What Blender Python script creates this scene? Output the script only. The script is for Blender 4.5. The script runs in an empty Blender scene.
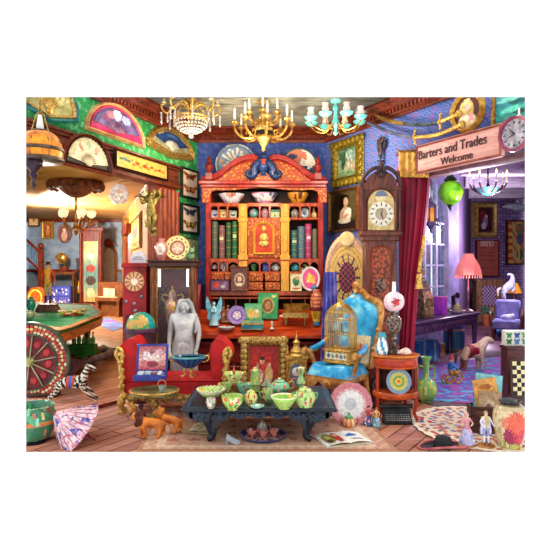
import bpy,bmesh,math,random
from mathutils import Vector as V, Matrix as M, noise as NZ
PI=math.pi
R=random.Random(7)
SC=bpy.context.scene; C=SC.collection
F=550.;HZ=268.;EY=1.5
def P(x,y,d): return V(((x-275)/F*d,d,EY-(y-HZ)/F*d))
def dz(y,h=0.): return (EY-h)*F/(y-HZ)          # depth at which height h shows at row y
def lin(h):
    o=[]
    for i in (0,2,4):
        c=int(h[i:i+2],16)/255; o.append(c/12.92 if c<=.04045 else ((c+.055)/1.055)**2.4)
    return (o[0],o[1],o[2],1.)
def mixc(a,b,t): return tuple(a[i]+(b[i]-a[i])*t for i in range(4))
# ---------------------------------------------------------------- materials
MT={}
def newmat(name):
    m=bpy.data.materials.new(name); m.use_nodes=True; nt=m.node_tree; b=nt.nodes['Principled BSDF']
    return m,nt,b
def N(nt,t,**k):
    n=nt.nodes.new(t)
    for a,v in k.items():
        if a.startswith('i_'): n.inputs[int(a[2:])].default_value=v
        else: setattr(n,a,v)
    return n
def ramp(nt,fac,stops):
    r=N(nt,'ShaderNodeValToRGB'); e=r.color_ramp.elements
    while len(e)<len(stops): e.new(.5)
    for i,(p,c) in enumerate(stops): e[i].position=p; e[i].color=c
    nt.links.new(fac,r.inputs[0]); return r.outputs[0]
def mt(c,c2=None,rough=.5,metal=0.,sc=9.,kind='noise',c3=None,bump=0.,em=0.,coat=0.,trans=0.,st=(1,1,1),rot=0.,w=(.35,.65)):
    key=(c,c2,rough,metal,sc,kind,c3,bump,em,coat,trans,st,rot,w)
    if key in MT: return MT[key]
    m,nt,b=newmat('m_%s_%s'%(kind,c)); L=nt.links.new
    a=lin(c); bb=lin(c2) if c2 else mixc(a,(a[0]*.62,a[1]*.6,a[2]*.6,1),1)
    tc=N(nt,'ShaderNodeTexCoord'); mp=N(nt,'ShaderNodeMapping'); L(tc.outputs['Object'],mp.inputs[0])
    mp.inputs['Scale'].default_value=st; mp.inputs['Rotation'].default_value=(0,0,rot)
    hgt=None
    if kind=='noise':
        n=N(nt,'ShaderNodeTexNoise'); n.inputs['Scale'].default_value=sc; n.inputs['Detail'].default_value=5; L(mp.outputs[0],n.inputs[0])
        st_=[(w[0],bb),(w[1],a)]
        if c3: st_=[(w[0],bb),((w[0]+w[1])/2,a),(w[1],lin(c3))]
        col=ramp(nt,n.outputs[0],st_); hgt=n.outputs[0]
    elif kind=='wood':
        n=N(nt,'ShaderNodeTexNoise'); n.inputs['Scale'].default_value=sc; n.inputs['Detail'].default_value=6; n.inputs['Distortion'].default_value=1.2
        L(mp.outputs[0],n.inputs[0]); col=ramp(nt,n.outputs[0],[(w[0],bb),(w[1],a)]); hgt=n.outputs[0]
    elif kind=='damask':
        v=N(nt,'ShaderNodeTexNoise'); v.inputs['Scale'].default_value=sc*.6; L(mp.outputs[0],v.inputs[0])
        wv=N(nt,'ShaderNodeTexWave',wave_type='RINGS',rings_direction='SPHERICAL'); wv.inputs['Scale'].default_value=sc*.45; wv.inputs['Distortion'].default_value=9; wv.inputs['Detail'].default_value=2; wv.inputs['Detail Scale'].default_value=1.6
        L(mp.outputs[0],wv.inputs[0]); c0=ramp(nt,wv.outputs['Fac'],[(.4,a),(.55,bb)])
        f2=ramp(nt,v.outputs[0],[(.52,(0,0,0,1)),(.6,(1,1,1,1))])
        mx=N(nt,'ShaderNodeMix',data_type='RGBA'); L(f2,mx.inputs[0]); L(c0,mx.inputs[6]); mx.inputs[7].default_value=lin(c3 or c2); col=mx.outputs[2]; hgt=wv.outputs['Fac']
    elif kind=='vor':
        v=N(nt,'ShaderNodeTexVoronoi'); v.inputs['Scale'].default_value=sc; L(mp.outputs[0],v.inputs[0])
        s=[(w[0],a),(w[1],bb)]
        if c3: s=[(w[0],lin(c3)),((w[0]+w[1])/2,a),(w[1],bb)]
        col=ramp(nt,v.outputs['Distance'],s); hgt=v.outputs['Distance']
    elif kind=='brick':
        v=N(nt,'ShaderNodeTexBrick'); v.inputs['Scale'].default_value=sc; L(mp.outputs[0],v.inputs[0])
        v.inputs['Color1'].default_value=a; v.inputs['Color2'].default_value=bb; v.inputs['Mortar'].default_value=lin(c3 or '404040'); v.inputs['Mortar Size'].default_value=w[0]*.06
        n=N(nt,'ShaderNodeTexNoise'); n.inputs['Scale'].default_value=6; n.inputs['Detail'].default_value=6; L(tc.outputs['Object'],n.inputs[0])
        mx=N(nt,'ShaderNodeMix',data_type='RGBA',blend_type='OVERLAY'); mx.inputs[0].default_value=.55; L(v.outputs[0],mx.inputs[6]); L(n.outputs[0],mx.inputs[7]); col=mx.outputs[2]; hgt=v.outputs[1]
    elif kind=='wave':
        v=N(nt,'ShaderNodeTexWave'); v.inputs['Scale'].default_value=sc; v.inputs['Distortion'].default_value=2.5; L(mp.outputs[0],v.inputs[0])
        col=ramp(nt,v.outputs['Fac'],[(w[0],bb),(w[1],a)]); hgt=v.outputs['Fac']
    elif kind=='attr':
        at=N(nt,'ShaderNodeAttribute',attribute_name='Col')
        n=N(nt,'ShaderNodeTexNoise'); n.inputs['Scale'].default_value=sc; n.inputs['Detail'].default_value=4; L(tc.outputs['Object'],n.inputs[0])
        f=ramp(nt,n.outputs[0],[(.3,(.72,.72,.72,1)),(.65,(1.08,1.08,1.08,1))])
        mx=N(nt,'ShaderNodeMix',data_type='RGBA',blend_type='MULTIPLY'); mx.inputs[0].default_value=1; L(at.outputs['Color'],mx.inputs[6]); L(f,mx.inputs[7]); col=mx.outputs[2]
    L(col,b.inputs['Base Color'])
    b.inputs['Roughness'].default_value=rough; b.inputs['Metallic'].default_value=metal
    b.inputs['Specular IOR Level'].default_value=.32
    if coat: b.inputs['Coat Weight'].default_value=coat*.4
    if trans:
        b.inputs['Transmission Weight'].default_value=trans; b.inputs['IOR'].default_value=1.12
    if em:
        L(col,b.inputs['Emission Color']); b.inputs['Emission Strength'].default_value=em
    if bump and hgt is not None:
        bp=N(nt,'ShaderNodeBump'); bp.inputs['Strength'].default_value=bump; bp.inputs['Distance'].default_value=.02; L(hgt,bp.inputs['Height']); L(bp.outputs[0],b.inputs['Normal'])
    MT[key]=m; return m
def AT(rough=.45,metal=0.,coat=0.,em=0.,sc=40.): return mt('ffffff',rough=rough,metal=metal,kind='attr',coat=coat,em=em,sc=sc)
GOLD=mt('ecc468','9a6a28',.34,.55,40,bump=.4)
OGOLD=mt('d8b468','7a5424',.42,.4,45,bump=.6)
BRASS=mt('dcae5c','8a6028',.28,.7,20)
DARK=mt('1c1a20','0c0a0e',.4,0,20)
WOODR=mt('8a3418','4a160a',.38,0,4,'wood',st=(6,6,1),coat=.2)
WOODB=mt('8a5026','4a2410',.4,0,4,'wood',st=(8,8,1.2))
WOODD=mt('4a2214','22100a',.4,0,4,'wood',st=(8,8,1.2),coat=.2)
GLASS=mt('eef4f4','e6eeee',.03,0,3,trans=.97)
WHITE=mt('f0ece4','d8d2c8',.4)
IVORY=mt('efe0bc','c8b080',.5)
STEEL=mt('9a9aa6','5a5a66',.3,.8)
FLAME=mt('fff0c0','ffd880',.5,em=3.)
# ---------------------------------------------------------------- mesh builder
class MB:
    def __init__(s,k=1.,m=None): s.v=[];s.f=[];s.c=[];s.m=(m or M())@M.Scale(k,4);s.col=None;s.k=k
    def add(s,vs,fs,cs=None):
        o=len(s.v); s.v+=[s.m@V(x) for x in vs]; s.f+=[[o+i for i in f] for f in fs]
        s.c+=cs if cs else [s.col]*len(fs); return s
    def at(s,m): # run with an extra transform
        n=MB(); n.__dict__.update(s.__dict__); n.m=s.m@m; n.v=s.v;n.f=s.f;n.c=s.c; n.col=s.col; return n
    def box(s,x0,x1,y0,y1,z0,z1,b=0.,col=None):
        if col: s.col=lin(col)
        if b<=0:
            return s.add([(x,y,z) for x in (x0,x1) for y in (y0,y1) for z in (z0,z1)],[(0,1,3,2),(4,6,7,5),(0,4,5,1),(2,3,7,6),(0,2,6,4),(1,5,7,3)])
        b=min(b,(x1-x0)*.49,(y1-y0)*.49,(z1-z0)*.49)
        lo=(x0,y0,z0);hi=(x1,y1,z1);vs=[];idx={}
        for sx in (0,1):
            for sy in (0,1):
                for sz in (0,1):
                    q=(sx,sy,sz)
                    for ax in range(3):
                        p=[]
                        for i in range(3):
                            e=hi[i] if q[i] else lo[i]
                            if i!=ax: e+= -b if q[i] else b
                            p.append(e)
                        idx[q,ax]=len(vs); vs.append(p)
        fs=[]
        for ax in range(3):
            o=[i for i in range(3) if i!=ax]
            for sd in (0,1):
                f=[]
                for a,b2 in ((0,0),(1,0),(1,1),(0,1)):
                    q=[0,0,0];q[ax]=sd;q[o[0]]=a;q[o[1]]=b2; f.append(idx[tuple(q),ax])
                fs.append(f)
            for a in (0,1):
                for b2 in (0,1):
                    q=[0,0,0];q[o[0]]=a;q[o[1]]=b2; q2=list(q);q2[ax]=1
                    fs.append([idx[tuple(q),o[0]],idx[tuple(q),o[1]],idx[tuple(q2),o[1]],idx[tuple(q2),o[0]]])
        for sx in (0,1):
            for sy in (0,1):
                for sz in (0,1): fs.append([idx[(sx,sy,sz),a] for a in range(3)])
        return s.add(vs,fs)
    def lathe(s,pr,n=24,m=0,colf=None,c=(0,0,0),a0=0.,a1=2*PI,sx=1.,sy=1.,flute=0,fa=.06,col=None):
        if col: s.col=lin(col)
        pr=smooth(pr,m) if m else pr
        full=abs(a1-a0-2*PI)<1e-4; vs=[];fs=[];cs=[];nn=n if full else n+1
        L=[0.]
        for i in range(1,len(pr)): L.append(L[-1]+math.hypot(pr[i][0]-pr[i-1][0],pr[i][1]-pr[i-1][1]))
        T=L[-1] or 1
        for r,z in pr:
            for j in range(nn):
                a=a0+(a1-a0)*j/n; q=r*(1+fa*math.cos(a*flute)) if flute else r
                vs.append((c[0]+q*math.cos(a)*sx,c[1]+q*math.sin(a)*sy,c[2]+z))
        for i in range(len(pr)-1):
            for j in range(n):
                j2=(j+1)%nn
                fs.append((i*nn+j,i*nn+j2,(i+1)*nn+j2,(i+1)*nn+j))
                cs.append(colf((j+.5)/n,(L[i]+L[i+1])/2/T) if colf else s.col)
        for e in (0,len(pr)-1):
            if full and pr[e][0]>1e-5: fs.append([e*nn+j for j in range(n)]); cs.append(colf(.5,0. if e==0 else 1.) if colf else s.col)
        return s.add(vs,fs,cs)
    def tube(s,pts,r,n=8,cap=True,closed=False,col=None,sq=1.):
        if col: s.col=lin(col)
        pts=[V(p) for p in pts]; K=len(pts); rr=rsm(r,K) if isinstance(r,(list,tuple)) else [r]*K
        vs=[];fs=[];up=None
        for i,p in enumerate(pts):
            if closed: t=pts[(i+1)%K]-pts[i-1]
            else: t=pts[min(i+1,K-1)]-pts[max(i-1,0)]
            if t.length<1e-9: t=V((0,0,1))
            t.normalize()
            if up is None: up=t.orthogonal().normalized() if abs(t.z)>.9 else V((0,0,1)).cross(t).normalized()
            up=(up-t*up.dot(t)).normalized(); w=t.cross(up)
            for j in range(n):
                a=2*PI*j/n; vs.append(p+(up*math.cos(a)+w*math.sin(a)*sq)*rr[i])
        for i in range(K if closed else K-1):
            for j in range(n):
                a,b=i*n,((i+1)%K)*n; fs.append((a+j,a+(j+1)%n,b+(j+1)%n,b+j))
        if cap and not closed: fs.append(list(range(n))); fs.append(list(range((K-1)*n,K*n)))
        return s.add(vs,fs)
    def ball(s,c,r,n=12,m=8,col=None,colf=None):
        r=(r,r,r) if not isinstance(r,(tuple,list)) else r
        if col: s.col=lin(col)
        vs=[];fs=[];cs=[]
        for i in range(m+1):
            t=PI*i/m
            for j in range(n):
                a=2*PI*j/n; vs.append((c[0]+r[0]*math.sin(t)*math.cos(a),c[1]+r[1]*math.sin(t)*math.sin(a),c[2]-r[2]*math.cos(t)))
        for i in range(m):
            for j in range(n):
                f=(i*n+j,i*n+(j+1)%n,(i+1)*n+(j+1)%n,(i+1)*n+j); fs.append(f); cs.append(colf((j+.5)/n,(i+.5)/m) if colf else s.col)
        return s.add(vs,fs,cs)
    def prism(s,po,y0,y1,col=None):   # outline in x,z pushed through y
        if col: s.col=lin(col)
        n=len(po); vs=[(x,y0,z) for x,z in po]+[(x,y1,z) for x,z in po]
        return s.add(vs,[list(range(n)),list(range(2*n-1,n-1,-1))]+[(i,(i+1)%n,n+(i+1)%n,n+i) for i in range(n)])
    def slab(s,po,z0,z1,col=None):    # outline in x,y pushed through z
        if col: s.col=lin(col)
        n=len(po); vs=[(x,y,z0) for x,y in po]+[(x,y,z1) for x,y in po]
        return s.add(vs,[list(range(n)),list(range(2*n-1,n-1,-1))]+[(i,(i+1)%n,n+(i+1)%n,n+i) for i in range(n)])
    def ring(s,out,inn,y0,y1,col=None):  # frame between two outlines of equal count (x,z); y0 front
        if col: s.col=lin(col)
        n=len(out); vs=[(x,y1,z) for x,z in out]+[(x*.6+a*.4,y0,z*.6+b*.4) for (x,z),(a,b) in zip(out,inn)]+[(a,(y0+y1)/2,b) for a,b in inn]+[(a,y1,b) for a,b in inn]
        fs=[]
        for q in range(4):
            for i in range(n):
                j=(i+1)%n; a,b=q*n,((q+1)%4)*n; fs.append((a+i,a+j,b+j,b+i))
        return s.add(vs,fs)
    def grid(s,x0,x1,z0,z1,nx,nz,colf,y=0.,yf=None,th=0.,mask=None):
        vs=[];fs=[];cs=[]
        for i in range(nz+1):
            for j in range(nx+1):
                u,v=j/nx,i/nz; vs.append((x0+(x1-x0)*u,y+(yf(u,v) if yf else 0),z0+(z1-z0)*v))
        for i in range(nz):
            for j in range(nx):
                u,v=(j+.5)/nx,(i+.5)/nz
                if mask and not mask(u,v): continue
                a=i*(nx+1)+j; fs.append((a,a+1,a+nx+2,a+nx+1)); cs.append(colf(u,v))
        if th:
            n=len(vs); vs+=[(x,y_+th,z) for x,y_,z in vs]; 
            fs+=[[n+q for q in reversed(f)] for f in fs]; cs+=cs
            e=[j for j in range(nx+1)]+[i*(nx+1)+nx for i in range(1,nz+1)]+[nz*(nx+1)+j for j in range(nx-1,-1,-1)]+[i*(nx+1) for i in range(nz-1,0,-1)]
            if not mask:
                for q in range(len(e)):
                    a,b=e[q],e[(q+1)%len(e)]; fs.append((a,b,n+b,n+a)); cs.append(cs[0])
        return s.add(vs,fs,cs)
    def build(s,name,mat,parent=None,colf=None,flat=False,recalc=True):
        me=bpy.data.meshes.new(name); me.from_pydata([tuple(v) for v in s.v],[],s.f)
        if colf or any(c is not None for c in s.c):
            a=me.attributes.new('Col','FLOAT_COLOR','FACE')
            for i,p in enumerate(me.polygons):
                a.data[i].color=colf(p.center) if colf else (s.c[i] or (1,1,1,1))
        if recalc:
            bm=bmesh.new(); bm.from_mesh(me); bmesh.ops.recalc_face_normals(bm,faces=bm.faces); bm.to_mesh(me); bm.free()
        if not flat:
            me.shade_smooth(); me.set_sharp_from_angle(angle=.7)
        o=bpy.data.objects.new(name,me); C.objects.link(o); me.materials.append(mat)
        if parent: o.parent=parent
        return o
def rsm(r,K):
    if len(r)==K: return r
    o=[]
    for i in range(K):
        t=i*(len(r)-1)/max(1,K-1); a=int(t); b=min(a+1,len(r)-1); o.append(r[a]+(r[b]-r[a])*(t-a))
    return o
def smooth(pr,m):
    out=[]
    n=len(pr)
    for i in range(n-1):
        p0=pr[max(i-1,0)];p1=pr[i];p2=pr[i+1];p3=pr[min(i+2,n-1)]
        st=max(1,round(m/(n-1)))
        for k in range(st):
            t=k/st
            out.append(tuple(.5*(2*p1[a]+(p2[a]-p0[a])*t+(2*p0[a]-5*p1[a]+4*p2[a]-p3[a])*t*t+(3*p1[a]-p0[a]-3*p2[a]+p3[a])*t**3) for a in range(len(p1))))
    out.append(tuple(pr[-1])); 
    return [(max(q[0],0.),)+tuple(q[1:]) for q in out] if len(pr[0])==2 else out
def tag(o,label,cat,group=None,kind=None):
    if label: o['label']=label
    if cat: o['category']=cat
    if group: o['group']=group
    if kind: o['kind']=kind
    return o
def root(name,label,cat,loc,rz=0.,group=None):
    o=bpy.data.objects.new(name,None); C.objects.link(o); o.empty_display_size=.1
    o.location=loc; o.rotation_euler=(0,0,rz); return tag(o,label,cat,group)
def st(o): o['kind']='structure'; return o
def dup(o,label=None,loc=None,rz=None,sc=None):
    r=o.copy(); C.objects.link(r)
    if label: r['label']=label
    if loc is not None: r.location=loc
    if rz is not None: r.rotation_euler=(0,0,rz)
    if sc: r.scale=(sc,)*3 if not isinstance(sc,tuple) else sc
    for ch in list(o.children):
        c=ch.copy(); C.objects.link(c); c.parent=r
        for g in list(ch.children):
            d=g.copy(); C.objects.link(d); d.parent=c
    return r
def circ(cx,cz,rx,rz,n=28,a0=0.,a1=2*PI):
    full=abs(a1-a0-2*PI)<1e-4
    return [(cx+rx*math.cos(a0+(a1-a0)*i/(n if full else n-1)),cz+rz*math.sin(a0+(a1-a0)*i/(n if full else n-1))) for i in range(n)]
def rect(x0,x1,z0,z1): return [(x0,z0),(x1,z0),(x1,z1),(x0,z1)]
# ---------------------------------------------------------------- painted pictures (colour as a function of u,v)
def bl(bg,*bs,n=.25,sc=7.,seed=0):
    bg=[lin(c) for c in (bg if isinstance(bg,(list,tuple)) else [bg])]
    B=[(b[0],b[1],b[2],b[3],lin(b[4]),math.radians(b[5]) if len(b)>5 else 0) for b in bs]
    def f(u,v):
        if len(bg)>1:
            t=v*(len(bg)-1); i=min(int(t),len(bg)-2); c=mixc(bg[i],bg[i+1],t-i)
        else: c=bg[0]
        for cx,cy,rx,ry,k,ro in B:
            a,b=u-cx,v-cy
            if ro: a,b=a*math.cos(ro)+b*math.sin(ro),-a*math.sin(ro)+b*math.cos(ro)
            q=(a/rx)**2+(b/ry)**2
            if q<1: c=mixc(c,k,min(1.,(1-q)*4))
        if n:
            t=1+n*NZ.noise(V((u*sc+seed*3.1,v*sc,seed*7.7)))*1.6
            c=(c[0]*t,c[1]*t,c[2]*t,1)
        return c
    return f
def flo(bg,cols,n=16,r=.07,seed=1,asp=2.,bands=()):
    q=random.Random(seed); bgl=lin(bg)
    B=[(q.random(),q.uniform(.08,.92),r*q.uniform(.6,1.3),lin(q.choice(cols))) for _ in range(n)]
    bd=[(a,b,lin(c)) for a,b,c in bands]
    def f(u,v):
        c=bgl
        for a,b,k in bd:
            if a<=v<=b: c=k
        for cx,cy,rr,k in B:
            du=abs(u-cx); du=min(du,1-du)*asp
            if du*du+(v-cy)**2<rr*rr: c=k
        return c
    return f
def skin(name,vs,es,rad,mat,parent=None,sub=1,colf=None,k=1.):
    me=bpy.data.meshes.new(name); me.from_pydata([V(v)*k for v in vs],es,[])
    o=bpy.data.objects.new(name,me); C.objects.link(o)
    o.modifiers.new('s','SKIN'); sv=me.skin_vertices
    for i in range(len(vs)):
        r=rad[i]*k; sv[0].data[i].radius=(r,r); sv[0].data[i].use_root=(i==0)
    if sub:
        md=o.modifiers.new('u','SUBSURF'); md.levels=sub; md.render_levels=sub
    dg=bpy.context.evaluated_depsgraph_get(); dg.update()
    m2=bpy.data.meshes.new_from_object(o.evaluated_get(dg)); m2.name=name
    o.modifiers.clear(); o.data=m2; bpy.data.meshes.remove(me)
    if colf:
        a=m2.attributes.new('Col','FLOAT_COLOR','FACE')
        for i,p in enumerate(m2.polygons): a.data[i].color=colf(p.center/k)
    m2.materials.clear(); m2.materials.append(mat); m2.shade_smooth()
    if parent: o.parent=parent
    return o
HJ=['pel','spi','che','nec','hea','top','sl','el','wl','hl','sr','er','wr','hr','pl','kl','al','tl','pr','kr','ar','tr']
HE=[(0,1),(1,2),(2,3),(3,4),(4,5),(2,6),(6,7),(7,8),(8,9),(2,10),(10,11),(11,12),(12,13),(0,14),(14,15),(15,16),(16,17),(0,18),(18,19),(19,20),(20,21)]
HP=dict(pel=(0,0,.52),spi=(0,0,.62),che=(0,0,.74),nec=(0,0,.845),hea=(0,-.012,.90),top=(0,-.005,.965),pl=(.05,0,.49),kl=(.055,-.01,.27),al=(.06,.01,.045),tl=(.065,-.075,.02),sl=(.1,0,.79),el=(.135,.015,.63),wl=(.14,-.02,.5),hl=(.14,-.03,.45))
for a in ('p','k','a','t','s','e','w','h'):
    x,y,z=HP[a+'l']; HP[a+'r']=(-x,y,z)
HR=dict(pel=.075,spi=.062,che=.078,nec=.03,hea=.056,top=.036,s=.04,e=.028,w=.02,h=.023,p=.058,k=.04,a=.026,t=.022)
def human(name,H,mat,parent,pose=None,rad=None,sub=1,colf=None,big=1.,face=True):
    J=dict(HP); J.update(pose or {}); Q=dict(HR); Q.update(rad or {})
    vs=[V(J[j]) for j in HJ]; rr=[Q.get(j,Q.get(j[0],.03)) for j in HJ]
    o=skin(name,vs,HE,[r*big for r in rr],mat,parent,sub,colf,H)
    if face:
        h=V(J['hea']); b=MB(H); b.ball(h+V((0,-.056,.0)),(.01,.016,.014),8,6)
        b.ball(h+V((.058,0,0)),(.01,.014,.02),8,6); b.ball(h+V((-.058,0,0)),(.01,.014,.02),8,6)
        f=b.build('face_feature',mat,o) if not colf else None
    return o
def text(s,size,mat,parent,m,ext=.004,align='CENTER',name='lettering'):
    cu=bpy.data.curves.new('t','FONT'); cu.body=s; cu.size=size; cu.extrude=ext; cu.align_x=align; cu.align_y='CENTER'
    o=bpy.data.objects.new('t',cu); C.objects.link(o)
    dg=bpy.context.evaluated_depsgraph_get(); dg.update(); me=bpy.data.meshes.new_from_object(o.evaluated_get(dg)); bpy.data.objects.remove(o)
    me.transform(m); me.name=name; me.materials.clear(); me.materials.append(mat)
    p=bpy.data.objects.new(name,me); C.objects.link(p); p.parent=parent; return p
FACE=M.Rotation(PI/2,4,'X')  # text standing up, facing -y
# ---------------------------------------------------------------- walls
LA=math.atan2(1,.395); RA=math.atan2(-1,.542)
def onwall(px,py,p0,ang,off):
    n=V((math.sin(ang),-math.cos(ang),0)); u=V(((px-275)/F,1,-(py-HZ)/F)); t=(off+n.dot(V((p0[0],p0[1],0))))/n.dot(u); return V((u.x*t,t,EY+u.z*t))
def LW(px,py,off=0.): return onwall(px,py,(-1.1,7.8),LA,off)
def RW(px,py,off=0.): return onwall(px,py,(.723,7.8),RA,off)
def wrect(W,x0,x1,y0,y1,off=0.01):
    """a rectangle standing off a wall: centre-bottom point, width, height; rows measured at its middle column"""
    a,b=W(x0,(y0+y1)/2,off),W(x1,(y0+y1)/2,off); w=(V((b.x-a.x,b.y-a.y,0))).length
    c=(a+b)/2; xm=275+c.x/c.y*F; t,bo=W(xm,y0,off),W(xm,y1,off); return bo,w,t.z-bo.z
def picture(name,label,cat,p,w,h,rz,colf,fmat=None,fw=.12,dep=.04,oval=False,nx=26,nz=32,matc=None,group=None,rough=.4,tilt=0.):
    r=root(name,label,cat,p,rz,group); r.rotation_euler=(tilt,0,rz); f=fw*min(w,h)
    if oval: out,inn=circ(0,h/2,w/2,h/2,36),circ(0,h/2,w/2-f,h/2-f,36)
    else: out,inn=rect(-w/2,w/2,0,h),rect(-w/2+f,w/2-f,f,h-f)
    b=MB(); b.ring(out,inn,-dep,0); 
    if not oval and f>.02:
        b.ring(rect(-w/2+f*.75,w/2-f*.75,f*.75,h-f*.75),inn,-dep*1.25,0)
    b.build('frame',fmat or GOLD,r)
    b=MB(); mk=(lambda u,v:(u-.5)**2+(v-.5)**2<.25) if oval else None
    b.grid(-w/2+f*.9,w/2-f*.9,f*.9,h-f*.9,nx,nz,colf,y=-dep*.35,mask=mk); b.build('canvas',AT(rough),r,recalc=False)
    return r
# ================================================================ SETTING
cam=bpy.data.cameras.new('camera'); co=bpy.data.objects.new('camera',cam); C.objects.link(co); SC.camera=co
co.location=(0,0,EY); co.rotation_euler=(PI/2,0,0); cam.sensor_width=36; cam.lens=36; cam.shift_y=-7/550.; cam.clip_end=100
SC.view_settings.view_transform='Standard'; SC.view_settings.look='None'; SC.view_settings.exposure=0; SC.view_settings.gamma=1
w=bpy.data.worlds.new('world'); SC.world=w; w.use_nodes=True; w.node_tree.nodes['Background'].inputs[0].default_value=(1,1,1,1); w.node_tree.nodes['Background'].inputs[1].default_value=1.4
HC=3.47
def wallbox(name,a,b,z0,z1,th,mat,ang=None,bev=0):
    """a straight wall from a to b (x,y) of thickness th behind its face"""
    a,b=V((a[0],a[1],0)),V((b[0],b[1],0)); t=(b-a); L=t.length
    o=MB(); o.box(0,L,0,th,z0,z1,bev); ob=o.build(name,mat); ob.location=a; ob.rotation_euler=(0,0,math.atan2(t.y,t.x)); return st(ob)
floorm=mt('d08868','8a4630',.33,0,3,'brick',c3='5a2a1c',st=(1,1,1),rot=.7,w=(.25,.6))
def floorwood(c,c2,c3,rot,sc,rough=.35):
    m,nt,b=newmat('floor_boards'); L=nt.links.new
    tc=N(nt,'ShaderNodeTexCoord'); mp=N(nt,'ShaderNodeMapping'); mp.inputs['Rotation'].default_value=(0,0,rot); L(tc.outputs['Object'],mp.inputs[0])
    br=N(nt,'ShaderNodeTexBrick'); br.inputs['Scale'].default_value=sc; br.inputs['Color1'].default_value=lin(c); br.inputs['Color2'].default_value=lin(c2); br.inputs['Mortar'].default_value=lin(c3); br.inputs['Mortar Size'].default_value=.012; br.inputs['Brick Width'].default_value=2.2; br.inputs['Row Height'].default_value=.22; L(mp.outputs[0],br.inputs[0])
    m2=N(nt,'ShaderNodeMapping'); m2.inputs['Rotation'].default_value=(0,0,rot); m2.inputs['Scale'].default_value=(2,22,1); L(tc.outputs['Object'],m2.inputs[0])
    n=N(nt,'ShaderNodeTexNoise'); n.inputs['Scale'].default_value=1.6; n.inputs['Detail'].default_value=7; L(m2.outputs[0],n.inputs[0])
    mx=N(nt,'ShaderNodeMix',data_type='RGBA',blend_type='OVERLAY'); mx.inputs[0].default_value=.75; L(br.outputs[0],mx.inputs[6]); L(n.outputs[0],mx.inputs[7]); L(mx.outputs[2],b.inputs['Base Color']); b.inputs['Roughness'].default_value=rough
    return m
def ground(name,po,mat,z=0.):
    b=MB(); b.slab(po,z-.06,z); return st(b.build(name,mat))
ground('floor',[(-2.06,4.46),(-4.05,8.9),(-1.75,8.9),(-1.3,7.9),(.723,7.9),(2.26,4.97),(2.06,4.46)],floorwood('dc9272','b06a50','5a2618',-1.0,1.6))
ground('floor_gallery',[(-4.05,8.9),(-1.6,8.9),(-5.3,20.1),(-9.3,20.1)],mt('c89870','a07050',.45,0,1.6,'brick',c3='7a5440',rot=.5,w=(.3,.6)))
ground('floor_brick_room',[(2.26,4.97),(.723,7.8),(1.1,8.1),(3.65,11.3),(6.0,17.1),(8,17.1)],floorwood('8a5a66','4a2c3c','24121e',.25,1.1))
green=mt('3fae58','279048',.6,0,22,'damask',c3='78cc88'); blue=mt('4560b4','30469a',.6,0,24,'damask',c3='5670c0'); lila=mt('4a66b0','7088cc',.6,0,22,'damask',c3='8a6cb4')
A=(-1.1,7.8);B=(-2.233,4.93);A2=(.723,7.8);B2=(2.3,4.9)
def lp(px): k=(px-275)/F; d=4.181/(.395-k); return (k*d,d)
def rp(px): k=(px-275)/F; d=4.9506/(k+.542); return (k*d,d)
Bx=lp(14)
wallbox('wall_left',Bx,A,2.84,HC,.14,green)
wallbox('wall_left_pier',lp(176),A,0,2.84,.14,green)
wallbox('wall_back',A,A2,0,HC,.14,blue)
wallbox('wall_right',A2,rp(540),2.84,HC,.14,lila)
wallbox('wall_right_pier',A2,rp(400),0,2.84,.14,lila)
# ceiling with pressed plaster
ce=MB(); ce.slab([(-1.1,7.8),(.723,7.8),(1.72,6.0),(-1.85,6.0)],HC,HC+.08); st(ce.build('ceiling',mt('b4b09c','8a8674',.7,0,5,'noise',st=(1,3,1),bump=.5)))
# cornices: moulded, with a dentil row
wr=mt('8e3a20','4e1c0e',.35,0,4,'wood',st=(3,3,14),coat=.25)
def cornice(name,a,b,flip=False):
    a,b=V((a[0],a[1],0)),V((b[0],b[1],0)); t=b-a; L=t.length
    pr=[(0,HC-.20),(-.03,HC-.2),(-.035,HC-.165),(-.06,HC-.15),(-.06,HC-.10),(-.09,HC-.08),(-.12,HC-.05),(-.17,HC-.03),(-.17,HC-.001),(0,HC-.001)]
    o=MB(); n=len(pr); o.add([(0,y,z) for y,z in pr]+[(L,y,z) for y,z in pr],[list(range(n)),list(range(n,2*n))]+[(i,(i+1)%n,n+(i+1)%n,n+i) for i in range(n)])
    x=.02
    while x<L-.05: o.box(x,x+.035,-.085,-.055,HC-.148,HC-.105); x+=.062
    ob=o.build(name,wr); ob.location=a; ob.rotation_euler=(0,0,math.atan2(t.y,t.x)); return st(ob)
cornice('trim_1',lp(60),A); cornice('trim_2',A,A2); cornice('trim_3',A2,rp(480))
# lintel over the gallery opening and the carved jamb
lint=mt('8e4426','4a1e10',.4,0,4,'wood',st=(3,3,14),coat=.2)
def beam(name,a,b,steps,mat):
    a,b=V((a[0],a[1],0)),V((b[0],b[1],0)); t=b-a; L=t.length; o=MB()
    for z0,z1,y in steps: o.box(0,L,-y,.14,z0,z1,.008)
    ob=o.build(name,mat); ob.location=a; ob.rotation_euler=(0,0,math.atan2(t.y,t.x)); return st(ob)
beam('trim_4',Bx,lp(178),[(2.54,2.6,.05),(2.6,2.63,.03),(2.63,2.78,.02),(2.78,2.81,.04),(2.81,2.84,.06)],lint)
pj=lp(157);pk=lp(178)
t=V((pk[0]-pj[0],pk[1]-pj[1],0)); o=MB(); Lw=t.length
o.box(0,Lw,0,.14,0,2.54)
for i in range(5): o.tube([(Lw*(.1+.2*i),-.005,.25),(Lw*(.1+.2*i),-.005,2.5)],Lw*.085,10)
o.box(-.01,Lw+.01,-.03,.15,0,.25,.01)
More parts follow.
